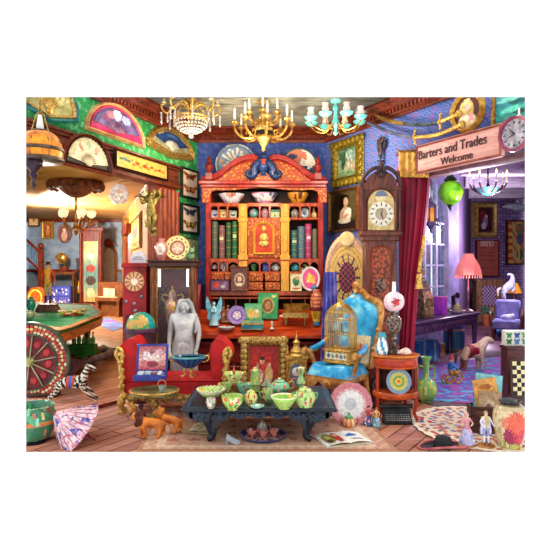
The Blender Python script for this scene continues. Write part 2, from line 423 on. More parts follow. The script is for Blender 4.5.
ob=o.build('trim_5',mt('a8502e','6a2614',.4,0,3,'wood',st=(8,8,1),coat=.2)); ob.location=(pj[0],pj[1],0); ob.rotation_euler=(0,0,math.atan2(t.y,t.x)); st(ob)
beam('trim_6',rp(398),rp(540),[(2.50,2.55,.03),(2.81,2.85,.04)],mt('8a5a60','5a3a44',.5,0,4,'wood',st=(3,3,12)))
# ---- gallery beyond the opening
tan=mt('d8b06a','b8863e',.7,0,2)
gw=mt('a8bcd0','7f97b4',.7,0,4); gy=mt('d69a48','a86a24',.7,0,2)
gc=MB(); gc.slab([(-2.3,4.9),(-1.2,7.9),(-1.5,8),(-5.56,20),(-9.4,20)],3.28,3.36); st(gc.build('ceiling_gallery',tan))
wallbox('wall_gallery_end',(-9.4,20),(-5.56,20),0,3.28,.15,gw)
wallbox('wall_gallery_side',(-5.56,20),(-1.45,7.98),0,3.28,.15,gy)
wallbox('trim_7',(-9.4,19.95),(-5.56,19.95),3.16,3.28,.05,WOODR)
wallbox('trim_8',(-9.4,19.94),(-5.56,19.94),1.35,1.45,.05,WOODR)
wallbox('baseboard_gallery',(-9.4,19.93),(-5.56,19.93),0,.25,.05,WOODR)
wallbox('trim_9',(-9.4,19.97),(-5.56,19.97),.25,1.35,.02,mt('c8ccb8','8ea0a8',.6,0,2,'brick',c3='70808c',w=(.3,.6)))
# ---- brick room beyond the other opening
brick=mt('9c7cae','785a90',.75,0,2.6,'brick',c3='4a3660',bump=.3,w=(.4,.6))
bk=wallbox('wall_brick',(6.0,17),(8.1,17),0,3.7,.15,brick)
# swap axes so the courses run level
for nd in bk.data.materials[0].node_tree.nodes:
    if nd.type=='MAPPING': nd.inputs['Rotation'].default_value=(-PI/2,0,0)
pl=mt('6d5876','4e3c5a',.6,0,3,'wood',st=(5,5,.8))
wallbox('wall_brick_room_side',(3.75,11.2),(6.05,17),0,3.7,.12,pl)
rc=MB(); rc.slab([(2.35,4.9),(.75,7.85),(1.1,8),(3.75,11.2),(6.0,17),(8.1,17)],3.7,3.76); st(rc.build('ceiling_brick_room',mt('b4a4b4','8c7c92',.7,0,3)))
for i,y in enumerate((6.9,8.2,9.7,11.4,13.2,15.2)):
    b=MB(); x0=.542*0+max(.9+(y-7.8)*.83,1.0) if y<11.2 else 3.75+(y-11.2)*.39
    b.box(x0,.47*y+.2,y-.14,y+.14,3.42,3.7,.015); st(b.build('trim_%d'%(10+i),mt('d8ccd4','a898ac',.6,0,3,'wood',st=(1,8,8))))
# window wall with an arched opening
w0=V((1.1,8.0,0)); w1=V((3.75,11.2,0)); wt=w1-w0; WL=wt.length; WA=math.atan2(wt.y,wt.x)
sx0,sx1,sil,spr=1.55,3.55,.78,2.35   # opening along the wall; springing
cx=(sx0+sx1)/2; rr=(sx1-sx0)/2
arc=circ(cx,spr,rr,rr*.95,25,PI,0)
def wloc(ob): ob.location=w0; ob.rotation_euler=(0,0,WA); return st(ob)
b=MB(); b.prism(rect(0,sx0,0,3.7),0,.2); b.prism(rect(sx1,WL,0,3.7),0,.2); b.prism(rect(sx0,sx1,0,sil),0,.2)
b.prism([(sx0,3.7)]+arc+[(sx1,3.7)],0,.2); wloc(b.build('wall_window_side',mt('9a92b8','746a94',.6,0,3)))
b=MB(); arc2=circ(cx,spr,rr-.09,rr*.95-.09,25,PI,0)
ou=[(sx0,sil)]+arc+[(sx1,sil)]; inn=[(sx0+.09,sil+.09)]+arc2+[(sx1-.09,sil+.09)]
b.ring(ou,inn,-.04,.12)
for i in range(1,4):
    x=sx0+(sx1-sx0)*i/4; zt=spr+math.sqrt(max(0,rr**2-(x-cx)**2))*.95
    b.box(x-.03,x+.03,.0,.08,sil+.05,zt-.04)
for z in (1.15,1.55,1.95,2.35): b.box(sx0+.05,sx1-.05,.01,.06,z-.018,z+.018)
wf=wloc(b.build('window_1',mt('c8cce4','a0a4c8',.5)))
b=MB(); b.prism([(sx0+.03,sil+.03)]+circ(cx,spr,rr-.04,rr*.95-.04,25,PI,0)+[(sx1-.03,sil+.03)],.04,.05); g=b.build('pane',mt('dce8f4','d0e0f0',.02,0,3,trans=.98),wf)
b=MB(); b.box(sx0-.08,sx1+.08,-.12,.1,sil-.05,sil); wloc(b.build('trim_window_sill',mt('b8b4d0','8c88a8',.5)))
# courtyard buildings seen through the window
def house(name,label,x,y,wd,h,c,c2,rz):
    r=root(name,label,'building',(x,y,0),rz); b=MB(); b.box(-wd/2,wd/2,0,2,0,h); b.build('wall',mt(c,c2,.8,0,3),r)
    b=MB(); b.prism([(-wd/2-.15,h),(wd/2+.15,h),(0,h+wd*.4)],-.1,2); b.build('roof',mt('4a5a9c','34407a',.7),r)
    for i in range(3):
        for j in range(2): b=MB(); xx=-wd/2+wd*(i+.5)/3; b.box(xx-.2,xx+.2,-.03,.02,.7+j*1.5,1.5+j*1.5); b.build('window',mt('b8d4f4','86a8dc',.2),r)
house('street_house','blue house with pale windows seen through the arched window',2.2,13.5,3.2,3.2,'5a86c8','4468a8',.5)
house('street_house','pink gabled house seen beyond the arched window panes',4.2,17.2,2.0,2.6,'c890a8','a8708c',.6)
b=MB(); b.slab([(.9,8.2),(3.5,11.35),(5.7,17.2),(5.7,18),(-1,18),(-1,8.2)],-.06,-.002); st(b.build('ground_street',mt('8890b0','70789a',.8)))
kl_,kr_=-.4521,.4540
wallbox('wall_gallery_left',(kl_*6.95,6.95),(kl_*19.95,19.95),0,3.28,.012,gw)
wallbox('wall_brick_room_right',(kr_*16.95,16.95),(kr_*6.6,6.6),0,3.7,.012,brick)
# ---------------------------------------------------------------- lights
def lamp(name,p,e,c,r=.12):
    l=bpy.data.lights.new(name,'POINT'); l.energy=e; l.color=lin(c)[:3]; l.shadow_soft_size=r; o=bpy.data.objects.new(name,l); C.objects.link(o); o.location=p
lamp('gallery_fill',(-6.4,15.0,2.6),900,'fff0dc',.25); lamp('gallery_fill',(-3.3,7.4,2.1),150,'ffe4c0',.2)  # added fill that brightens the gallery, no fixture at either spot
lamp('brick_room_fill',(5.0,11.4,2.3),300,'f0e4ff',.25); lamp('brick_room_fill',(3.0,7.2,2.0),95,'f0d8ff',.2)  # added fill making up for daylight in the brick room, no fixture here
lamp('crystal_chandelier_light',(-.95,6.2,2.85),26,'ffeccc',.15); lamp('brass_chandelier_light',(-.13,6.15,2.8),26,'ffe4b8',.15); lamp('turquoise_chandelier_light',(.7,6.15,2.85),26,'fff0e0',.15)
lamp('salon_fill',(-.1,5.9,2.5),40,'ffe8c0',.15)  # extra fill added for the main room, belongs to no chandelier
# ================================================================ HELPERS FOR PLACING
def rt(name,label,cat,x,y,d,rz=0.,group=None):
    return root(name,label,cat,P(x,y,d),rz,group),d/F
def rf(name,label,cat,x,y,rz=0.,group=None):
    d=dz(y); return root(name,label,cat,V(((x-275)/F*d,d,0)),rz,group),d/F
def rs(name,label,cat,x,y,h,rz=0.,group=None):
    d=dz(y,h); return root(name,label,cat,V(((x-275)/F*d,d,h)),rz,group),d/F
def polar(b,r0,r1,a0,a1,n,m,colf,y=0.,pl=0.,sz=1.,th=.004):
    vs=[];fs=[];cs=[]
    for i in range(m+1):
        r=r0+(r1-r0)*i/m
        for j in range(n+1):
            a=a0+(a1-a0)*j/n; vs.append((-r*math.cos(a),y-(pl if j%2 else 0)*r/r1,r*math.sin(a)*sz))
    K=len(vs)
    for i in range(m):
        for j in range(n):
            q=i*(n+1)+j; fs.append((q,q+1,q+n+2,q+n+1)); cs.append(colf((j+.5)/n,(i+.5)/m))
    b.add(vs,fs,cs); return b
# ---------------------------------------------------------------- framed fans on the wall
def fan(label,W,x0,x1,y0,y1,rz,fm,fm2,back,leafc,stick,off=.012,a0=.0,seed=1,group='framed fans',leafn=.55):
    p,w,h=wrect(W,x0,x1,y0,y1,off); r=root('framed_fan',label,'fan',p,rz,group)
    n=30; f=.085*w
    def ol(s):
        rx,rz_=w/2-s,h-s*1.0
        arc=circ(0,s*.2+ (0 if a0==0 else h*.12),rx,rz_-(0 if a0==0 else h*.12),n,PI-a0,a0)
        return [(-rx*.93 if a0 else -rx,s*.9+(h*.16 if a0 else 0)),]+arc+[(rx*.93 if a0 else rx,s*.9+(h*.16 if a0 else 0)),(0,s*.9)]
    b=MB(); b.ring(ol(0),ol(f*.55),-.05,0); b.build('frame',fm,r)
    b=MB(); b.ring(ol(f*.5),ol(f),-.04,0); b.build('inner_frame',fm2,r)
    b=MB(); b.prism(ol(f*.9),-.012,0); b.build('backing',back,r)
    R1=min(w/2-f*1.25,99); sz=(h-f*1.6)/R1; z0=f*1.05+(h*.06 if a0 else 0)
    b=MB(m=M.Translation((0,0,z0))); polar(b,R1*.38,R1,.12+a0,PI-.12-a0,36,8,leafc,-.022,.006,sz*.96); b.build('fan_leaf',AT(.6),r,recalc=False)
    b=MB(m=M.Translation((0,0,z0)))
    for j in range(13):
        a=.16+a0+(PI-.32-2*a0)*j/12; b.tube([(0,-.02,0),(-R1*.42*math.cos(a),-.024,R1*.42*math.sin(a)*sz)],.006,5)
    b.ball((0,-.025,.01),(.05,.015,.035)); b.build('sticks',stick,r)
    return r
TEAL=mt('2e8a86','1c5a5c',.4,0,12)
fan('large teal framed fan of gilt leaf, highest on the green wall',LW,14,78,70,122,LA,TEAL,GOLD,mt('c8b878','8a8a4a',.6),bl(['a8a860','d8c888','9a9a58'],(.3,.6,.12,.25,'c07a4a'),(.6,.5,.1,.2,'6a7a4a'),(.8,.6,.1,.2,'d8a868'),n=.5,sc=14),GOLD,a0=.35)
fan('half round fan in a pink frame with violet figures painted on it',LW,84,143,104,140,LA,mt('e0b878','b88048',.35,.2),mt('e0407a','a8204e',.4),mt('c83a70','8a2048',.5),bl(['4a3a6a','7a6aa0','3a2e58'],(.5,.5,.09,.4,'e8d0d8'),(.35,.5,.08,.3,'c07888'),(.7,.55,.1,.3,'a8b0c8'),(.2,.4,.08,.3,'8a4a68'),n=.3,sc=9),mt('9a7a9a','6a4a6a',.4))
fan('gilt framed navy blue fan with ivory sticks on the green wall',LW,145,193,128,159,LA,GOLD,OGOLD,mt('b8b088','8a8458',.6),bl(['1c2e5c','2a4a86','182850'],(.2,.9,.1,.2,'a8a078'),(.8,.9,.1,.2,'a8a078'),(.5,.5,.2,.12,'4a6aa8'),n=.4,sc=16),mt('f4f0e4','d8d0b8',.3),a0=.3)
fan('cream lace fan in a brown wooden half round case on the beam',LW,60,111,134,171,LA,WOODR,WOODD,mt('2a2a22','18180f',.6),bl(['cfc49a','e8dcb4','b8a878'],(.3,.5,.05,.3,'c88a68'),(.5,.6,.05,.3,'a8b088'),(.7,.5,.06,.3,'c89878'),n=.3,sc=18),IVORY,off=.085)
# embroidered panel under the beam
p,w,h=wrect(LW,113,167,157,175,.085)
def goldpanel(u,v):
    c=lin('d8a850')
    for cx,cy,r,k in ((.1,.6,.05,'4a6a58'),(.17,.62,.06,'5a7a6a'),(.24,.55,.05,'4a6a58'),(.33,.4,.05,'d86a28'),(.4,.55,.06,'c8501c'),(.47,.35,.05,'e07a30'),(.54,.5,.06,'b83a1c'),(.61,.4,.05,'d8641c'),(.68,.55,.05,'c84a20'),(.76,.42,.06,'d87a30'),(.84,.5,.05,'b8401c'),(.92,.45,.04,'d86a28'),(.3,.65,.03,'6a7a3a'),(.58,.7,.03,'6a7a3a')):
        if (u-cx)**2+((v-cy)*.34)**2<(r*.7)**2: c=lin(k)
    t=1+.3*NZ.noise(V((u*30,v*9,1))); return (c[0]*t,c[1]*t,c[2]*t,1)
picture('embroidered_panel','long gold panel of orange embroidered flowers in a dark frame on the beam','picture',p,w,h,LA,goldpanel,mt('2a1410','120806',.4),fw=.11,dep=.03,nx=70,nz=22)
# butterfly cases
def wing(sg,s,c1,c2,up):
    return [(0,0),(.12*sg,.22),(.5*sg,.42),(.56*sg,.3),(.42*sg,.08),(.3*sg,.0),(.36*sg,-.16),(.22*sg,-.34),(.08*sg,-.2)] 
def bcase(label,y0,y1,cols):
    p,w,h=wrect(LW,180,197.5,y0,y1,.012); r=root('butterfly_case',label,'picture',p,LA,'cases of pinned butterflies')
    f=.035; b=MB(); b.ring(rect(-w/2,w/2,0,h),rect(-w/2+f,w/2-f,f,h-f),-.045,0); b.build('frame',mt('1c2018','0c0e0a',.4),r)
    b=MB(); b.box(-w/2+f*.8,w/2-f*.8,-.012,0,f*.8,h-f*.8); b.build('backing',mt('fae6d0','f0d4b8',.7),r)
    for i,(c1,c2) in enumerate(cols):
        z=h*(.72 if i==0 else .30); s=w*.6
        b=MB(m=M.Translation((0,-.02,z)))
        for sg in (-1,1):
            q=[(x*s*1.15,y*s*.5) for x,y in wing(sg,1,0,0,0)]
            b.prism(q,-.004,.001,c1); b.prism([(x*.6+.1*sg*s*.6,y*.55+.02*s) for x,y in q],-.007,-.003,c2)
        b.tube([(0,-.006,-.12*s),(0,-.008,.14*s)],s*.035,6,col='2a1a10'); b.build('butterfly',AT(.5),r)
    return r
bcase('black case with an orange butterfly above a dark orange one',168.5,199,[('b8642c','6a3010'),('b04e1c','e08a3c')])
bcase('black case with a steel blue butterfly above a brown yellow one, below',204,234,[('4a5a72','2a3242'),('8a4a1c','c8b048')])
p,w,h=wrect(LW,180,197.5,237,262,.012)
picture('botanical_print','pale green plant print below the butterfly cases','picture',p,w,h,LA,bl(['b8c890','98b878','c8d0a0'],(.4,.7,.16,.12,'5a8a48'),(.6,.4,.2,.1,'4a7a3e'),(.5,.5,.05,.4,'6a7a3a'),(.3,.3,.12,.1,'3e6a3a')),mt('6a9a58','3e6a38',.5),fw=.08,dep=.02)
# ---------------------------------------------------------------- chandeliers
def ringarms(r,n,proto,ph=0.):
    out=[proto]
    for i in range(1,n):
        c=proto.copy(); C.objects.link(c); c.parent=r
        for g in list(proto.children):
            q=g.copy(); C.objects.link(q); q.parent=c
        out.append(c)
    for i,o in enumerate(out): o.rotation_euler=(0,0,ph+2*PI*i/n)
    return out
CRY=mt('f0f0ee','d8d4d0',.05,0,6,trans=.6,coat=.5)
# crystal basket
r=root('crystal_chandelier','gilt chandelier with a crystal bead basket hanging near the green wall','chandelier',(P(191,120,6.45).x,6.45,HC)); k=6.45/F
zz=lambda y,d=6.45:(EY-(y-HZ)*d/F)-HC
b=MB(); b.lathe([(.0,0),(.07,0),(.06,-.03),(.02,-.05),(.015,zz(117)),(.03,zz(119)),(0,zz(121))],14); b.build('stem',BRASS,r)
b=MB(); 
for zy,rr_ in ((118,17.5),(121,17)): b.tube([(rr_*k*math.cos(a),rr_*k*math.sin(a),zz(zy)) for a in [2*PI*i/28 for i in range(28)]],.012,6,closed=True)
b.build('gilt_ring',GOLD,r)
b=MB()
for j in range(28):
    a=2*PI*j/28
    for i in range(7):
        t=i/6; rr_=17*k*math.cos(t*1.35); b.ball((rr_*math.cos(a),rr_*math.sin(a),zz(119)-.16*math.sin(t*1.5)),.013,6,4)
b.ball((0,0,zz(136)),.03,8,6)
b.build('crystal_basket',CRY,r)
b=MB(); q=[(.03,0,zz(110)),(.1,0,zz(104)),(.2,0,zz(107)),(.27,0,zz(114)),(.32,0,zz(112)),(.34,0,zz(107)),(.31,0,zz(105))]
b.tube(smooth(q,24),.011,6); pr=b.build('arm',GOLD,r)
for x,n_ in ((.34,6),(.2,4),(.27,5)):
    b=MB()
    for i in range(n_): b.ball((x,0,zz(113)-.018-.022*i),(.012,.012,.013) if i<n_-1 else (.014,.014,.024),6,4)
    b.build('crystal_drop',CRY,pr)
b=MB(); b.lathe([(0,0),(.03,.01),(.026,.02),(0,.02)],10,c=(.31,0,zz(105))); b.lathe([(.011,.02),(.011,.09),(0,.095)],8,c=(.31,0,zz(105))); b.build('candle',IVORY,pr)
ringarms(r,8,pr,.2)
# brass candle chandelier
r=root('brass_chandelier','large brass chandelier with tiers of white candles before the bookcase','chandelier',(P(263.5,120,6.5).x,6.5,HC)); k=6.5/F
zz=lambda y,d=6.5:(EY-(y-HZ)*d/F)-HC
b=MB(); b.lathe([(0,0),(.08,0),(.07,-.03),(.02,-.05),(.015,-.1),(.03,zz(112)),(.05,zz(115)),(.03,zz(119)),(.06,zz(123)),(.10,zz(127)),(.11,zz(131)),(.07,zz(135)),(.08,zz(138)),(.05,zz(143)),(.02,zz(148)),(.025,zz(150)),(0,zz(152))],18,40); b.build('column',OGOLD,r)
b=MB(); b.lathe([(.09,zz(131.5)),(.118,zz(132)),(.118,zz(134)),(.08,zz(136))],18); b.build('collar',mt('2a2420','141010',.3,.5),r)
def carm(rad,z0,z1,drop,nm='arm'):
    b=MB(); q=[(.05,0,z0),(rad*.35,0,z0-drop),(rad*.7,0,z0-drop*1.1),(rad*.95,0,z0-drop*.3),(rad,0,z1)]
    b.tube(smooth(q,20),.014,7); b.tube(smooth([(rad*.5,0,z0-drop),(rad*.45,0,z0-drop*.3),(rad*.58,0,z0-drop*.2),(rad*.6,0,z0-drop*.6)],12),.008,6)
    b.lathe([(.012,0),(.04,.015),(.05,.03),(.035,.035),(.02,.035),(.022,.06),(.015,.06)],12,c=(rad,0,z1)); 
    b.lathe([(0,-.06),(.02,-.045),(.008,-.02),(.012,0)],8,c=(rad,0,z1))
    a=b.build(nm,BRASS,r); b=MB(); b.lathe([(.014,.05),(.013,.17),(0,.172)],8,c=(rad,0,z1)); cd=b.build('candle',WHITE,a)
    b=MB(); b.lathe([(0,.172),(.008,.18),(.006,.19),(0,.205)],6,c=(rad,0,z1)); b.build('flame',FLAME,a); return a
ringarms(r,6,carm(.19,zz(119),zz(117),.05),.5); ringarms(r,8,carm(.34,zz(131),zz(126),.08),.15)
# turquoise glass chandelier
r=root('turquoise_chandelier','chandelier of turquoise glass cups with pale tulip chimneys','chandelier',(P(335.5,120,6.45).x,6.45,HC)); k=6.45/F
zz=lambda y,d=6.45:(EY-(y-HZ)*d/F)-HC
TQ=mt('84e0d0','48b8ac',.2,0,10,coat=.6); 
b=MB(); b.lathe([(0,0),(.07,0),(.05,-.03),(.018,-.04),(.014,zz(104)),(.035,zz(108)),(.02,zz(112)),(.03,zz(118)),(.045,zz(123)),(.02,zz(127)),(.016,zz(131)),(.03,zz(133)),(0,zz(136))],16,40); b.build('stem',TQ,r)
b=MB(); rad=.31; q=[(.03,0,zz(122)),(.12,0,zz(131)),(.22,0,zz(130)),(.29,0,zz(126)),(rad,0,zz(123))]; b.tube(smooth(q,20),.009,6); pa=b.build('arm',BRASS,r)
b=MB(); b.lathe([(.0,0),(.03,.0),(.062,.022),(.075,.045),(.066,.05),(.03,.04),(0,.03)],18,flute=9,fa=.06,c=(rad,0,zz(123))); b.build('glass_cup',TQ,pa)
b=MB(); b.lathe([(.022,.045),(.035,.06),(.043,.085),(.032,.115),(.03,.135),(.04,.15),(.036,.15),(.026,.13),(.018,.05)],14,c=(rad,0,zz(123))); b.build('chimney',mt('f0dcd0','e8c8b8',.15,0,8,em=.15),pa)
ringarms(r,8,pa,.3)
# amber hanging lamp
r=root('hanging_oil_lamp','amber glass hanging lamp with a dark metal ball and white chimney','lamp',P(40,97,4.72)); k=4.72/F
g=lambda y:(97-y)*k
b=MB(); b.lathe([(6*k,g(131)),(14*k,g(134)),(19.5*k,g(141)),(21.5*k,g(149)),(22*k,g(160)),(20.8*k,g(160)),(19*k,g(142)),(6*k,g(133))],28,26,colf=lambda u,v: mixc(lin('f0a028'),lin('b85e10'),.5+.9*NZ.noise(V((math.cos(u*6.28)*3,math.sin(u*6.28)*3,v*9)))) ,sx=1.0); b.build('shade',AT(.25,em=.25),r)
b=MB()
for y0_,rr_ in ((150,22),(132,8),(160,22.3)): b.lathe([(rr_*k,g(y0_+1.8)),(rr_*k+.01,g(y0_+1)),(rr_*k+.01,g(y0_-1)),(rr_*k,g(y0_-1.8))],28,c=(0,0,0))
for i in range(8): a=2*PI*i/8; b.tube([(6.5*k*math.cos(a),6.5*k*math.sin(a),g(131)),(19.7*k*math.cos(a),19.7*k*math.sin(a),g(141)),(22.2*k*math.cos(a),22.2*k*math.sin(a),g(160))],.005,5)
b.build('shade_band',mt('6a5a4a','3a2e28',.4,.4),r)
b=MB(); b.lathe([(0,g(192)),(1.2*k,g(189)),(2.5*k,g(185)),(1.5*k,g(181)),(4*k,g(176)),(2.5*k,g(174)),(8*k,g(168)),(8.6*k,g(164)),(7*k,g(159)),(3*k,g(156)),(2*k,g(150)),(1.5*k,g(133))],18,50,c=(-2*k,-10*k,0)); b.build('oil_font',mt('4a3a48','1e161e',.22,.6),r)
b=MB(); b.lathe([(3*k,g(132)),(3.6*k,g(126)),(2.6*k,g(120)),(2*k,g(115)),(0,g(115))],12); b.build('chimney',mt('f2f2f0','dcdcdc',.1,0,9),r)
b=MB()
for sg in (-1,1): b.tube([(sg*9*k,0,g(133)),(sg*4*k,0,g(115)),(0,0,g(112))],.006,5)
for i in range(9): b.tube([(.012*math.cos(a)*(1 if i%2 else .3),.012*math.cos(a)*(.3 if i%2 else 1),g(112)+.015*math.sin(a)+.019*i) for a in [2*PI*j/8 for j in range(8)]],.004,5,closed=True)
b.build('chain',BRASS,r)
# carved cherub bracket on the jamb
r,k=rt('cherub_bracket','bronze winged cherub bracket on the carved wooden jamb','sculpture',151,236,6.62,.25)
BRZ=mt('a89048','4a3c18',.35,.55,25,bump=.5)
human('cherub_body',46*k,BRZ,r,dict(pel=(0,.0,.50),pl=(.05,0,.47),kl=(.09,-.06,.32),al=(.02,.03,.18),tl=(.0,.06,.14),pr=(-.05,0,.47),kr=(-.04,-.03,.26),ar=(.03,.05,.1),tr=(.04,.06,.05),sl=(.11,0,.78),el=(.2,-.03,.86),wl=(.17,-.06,.98),hl=(.15,-.06,1.02),sr=(-.11,0,.78),er=(-.19,-.04,.70),wr=(-.23,-.08,.8),hr=(-.25,-.08,.84)),dict(pel=.1,spi=.095,che=.095,p=.08,k=.06,a=.04,hea=.085,top=.06,s=.055,e=.042,w=.032))
for sg in (-1,1):
    b=MB(k)
    for i in range(6):
        a=.35+.25*i; b.tube([(sg*3,2,37),(sg*(4+7*math.cos(a)),4,37+9*math.sin(a)),(sg*(5+(12-i)*math.cos(a*.9)),4.5,36+(12)*math.sin(a*.8)-i)],[1.5,1.8,.3],6,sq=.5)
    b.build('wing',BRZ,r)
b=MB(k); b.tube(smooth([(0,1,26),(-3,2,20),(1,2,12),(5,1,6),(3,0,1),(-1,0,2),(0,0,6)],30),[2.6-.06*i for i in range(31)],8)
for i in range(7): a=i*.9; b.ball((4*math.cos(a),1+1.5*math.sin(a),20-2.2*i),(3,2,2.6),8,6)
b.build('scroll_bracket',BRZ,r)
b=MB(k); b.lathe([(1,0),(3,2),(3.4,3),(1,3.2)],10,c=(-6.5,-4,39)); b.lathe([(.9,3),(.9,9),(0,9.2)],8,c=(-6.5,-4,39)); b.build('candle',IVORY,r)
# ================================================================ THE GALLERY
def gpic(name,label,x0,x1,y0,y1,colf,fm,oval=False,fw=.14):
    d=19.9;k=d/F; return picture(name,label,'picture',P((x0+x1)/2,y1,d),(x1-x0)*k,(y1-y0)*k,0,colf,fm,fw,.06,oval,group='pictures in the gallery')
gpic('framed_picture','small square parchment picture in a brown frame on the blue gallery wall',28,40,212,227,bl(['e0c898','d8b880'],(.5,.5,.2,.25,'a87a48')),WOODB)
gpic('framed_picture','gilt framed portrait in warm browns beside the oval picture',42,54,221,239,bl(['8a4a20','a8602c'],(.5,.4,.25,.35,'c88a4a'),(.5,.7,.13,.14,'e0b080')),GOLD,fw=.2)
gpic('framed_picture','oval portrait of a pale figure in a mauve frame',57,72,224,243,bl(['6a4a50','8a5a58'],(.5,.35,.28,.35,'d8a898'),(.5,.7,.14,.14,'f0d0b8')),mt('a88078','6a4a48',.4),True,.12)
# rose and lights
rx=P(76,182,11.3).x
r=root('ceiling_rose','brown carved plaster rose on the gallery ceiling','ornament',(rx,11.3,3.28)); b=MB()
b.lathe([(.5,-.001),(.54,-.08),(.5,-.16),(.4,-.14),(.32,-.18),(.2,-.28),(.1,-.33),(0,-.33)],36,flute=12,fa=.05)
for i in range(18): a=2*PI*i/18; b.ball((.5*math.cos(a),.5*math.sin(a),-.1),(.085,.085,.1),8,5)
b.build('plaster_rose',mt('8a5236','4a2418',.5,0,9,bump=.5),r)
r=root('gallery_chandelier','small brass chandelier with frosted cups under the ceiling rose','chandelier',(rx,11.3,2.95)); 
b=MB(); b.lathe([(0,0),(.03,-.02),(.02,-.1),(.025,-.5),(.06,-.58),(.03,-.66),(.05,-.72),(.0,-.8)],10); b.build('stem',BRASS,r)
b=MB(); b.tube(smooth([(.03,0,-.6),(.15,0,-.66),(.27,0,-.52),(.3,0,-.42)],12),.02,6); a=b.build('arm',BRASS,r)
b=MB(); b.lathe([(.02,-.42),(.08,-.38),(.1,-.3),(.08,-.26)],12,c=(.3,0,0)); b.build('cup',mt('f8e4c0','f0d098',.4,em=1.),a); ringarms(r,5,a,.4)
r,k=rt('crystal_lamp','round white crystal lamp on the gallery ceiling','lamp',119,183,11.5); r.location.z=3.28
b=MB(); b.lathe([(.02,0),(.02,-.06)],8); b.build('stem',BRASS,r); b=MB()
for i in range(90):
    a=R.uniform(0,6.28);t=R.uniform(-1,1);q=math.sqrt(1-t*t); b.ball((.17*q*math.cos(a),.17*q*math.sin(a),-.24+.19*t),.035,6,4)
b.build('crystals',mt('f4f0ec','d8d4d8',.15,em=.3),r)
def GW(px,py,off=.01):
    k=(px-275)/F; d=1.279/(.342+k) ; d=(1.2792)/(k+.342) if k>-.34 else 19; p=P(px,py,d); return p+V((-.946,-.324,0))*off
GA=math.atan2(-12.02,4.11)
def gside(name,label,x0,x1,y0,y1,colf,fm,oval=False):
    p,w,h=wrect(GW,x0,x1,y0,y1,.012); return picture(name,label,'picture',p,w,h,GA,colf,fm,.1,.05,oval)
gside('gallery_poster','tall yellow poster with a violet figure on the gallery side wall',131.5,143,217,250,bl(['e8b048','f0c060','d89030'],(.5,.55,.25,.28,'a86a78'),(.5,.72,.14,.1,'c89080'),(.5,.12,.4,.05,'b84a20')),OGOLD)
gside('oval_miniature','tiny dark oval miniature on the yellow gallery wall',127.2,129.4,218,226,bl(['2a1a10','3a2414'],(.5,.5,.2,.3,'8a6a4a')),BRASS,True)
# doorway in the side wall
b=MB(); p0=GW(127.4,300,.02); p1=GW(132,300,.02); t=p1-p0; L=V((t.x,t.y,0)).length
b.ring([(0,0),(L,0),(L,2.5),(0,2.5)],[(.25,.0),(L-.25,.0),(L-.25,2.25),(.25,2.25)],-.08,0); b.prism(rect(-.15,L+.15,2.5,2.75),-.15,0); o=b.build('door_1',WOODR); o.location=(p0.x,p0.y,0); o.rotation_euler=(0,0,GA); st(o)
b=MB(); b.prism(rect(.2,L-.2,.0,2.3),-.01,0); b.build('door_panel',mt('7a2a1c','4a160e',.5),o)
# furniture at the far end
r,k=rf('carved_wardrobe','tall carved wardrobe with a teal painted panel at the end of the gallery','wardrobe',92,311.5); 
b=MB(k); b.box(-11,11,-3,4,0,82,.4); b.box(-12.5,12.5,-4,4,80,84,.6); b.box(-12.5,12.5,-4,4,0,7,.5)
for sg in (-1,1): b.lathe([(1.6,0),(2,3),(1.3,6),(1.3,64),(2,68),(1.6,72)],10,c=(sg*10,-4,7))
b.build('body',WOODR,r)
b=MB(k); b.grid(-7,7,10,70,20,40,bl(['d8b060','88a898','5a9088','a8b890','e0c078'],(.5,.35,.4,.08,'4a3a30'),(.5,.55,.35,.07,'a83a28'),(.5,.75,.25,.05,'d8e0d0'),(.5,.15,.3,.08,'f0d8a0')),y=-4); b.build('painted_door',AT(.4),r)
b=MB(k)
for sg in (-1,1): b.tube(smooth([(sg*9,-3,84),(sg*5,-3,91),(sg*2,-3,88),(sg*4,-3,86)],12),1.2,6)
b.ball((0,-3,87),2.5); b.build('crest',WOODB,r)
r,k=rf('mirror_dresser','dresser with an arched mirror on the yellow side of the gallery','dresser',109,309.5)
b=MB(k); b.box(-7,7,-2,4,0,24,.5); b.box(-8,8,-3,4,24,26,.4); b.ring([(-7.5,26)]+circ(0,54,7.5,10,13,PI,0)+[(7.5,26)],[(-5,28)]+circ(0,54,5,7.5,13,PI,0)+[(5,28)],-1.5,1.5); b.build('body',mt('b8783c','7a4418',.4,0,4,'wood',st=(6,6,1)),r)
b=MB(k); b.prism([(-5.2,28)]+circ(0,54,5.2,7.6,13,PI,0)+[(5.2,28)],0,.4); b.build('mirror',mt('d8e0ec','b8c4d4',.15,.25),r)
b=MB(k); b.prism([(-8,64),(8,64),(5,68),(0,71),(-5,68)],-2,2); b.build('crest',WOODR,r)
# stair
r,k=rf('staircase','wooden stair with blue balusters by the gallery wall','stairs',35,311); b=MB(k)
for i in range(8): b.box(-30,3-i*3.2,-4,8,i*5,i*5+5,.2)
b.build('steps',WOODR,r); b=MB(k); b.box(5,9.5,-5,-1,0,62,.3); b.ball((7.2,-3,65),3); b.build('newel_post',WOODR,r)
b=MB(k); b.tube([(7,-3,58),(-30,-3,92)],1.4,8); b.tube([(7,-3,40),(-30,-3,74)],1.2,8); b.build('handrail',WOODR,r)
b=MB(k)
for i in range(9): b.tube([(4-i*2.6,-3,42+i*2.4),(4-i*2.6,-3,60+i*2.4)],.5,6)
b.build('balusters',mt('6a9ac0','4a78a0',.5),r)
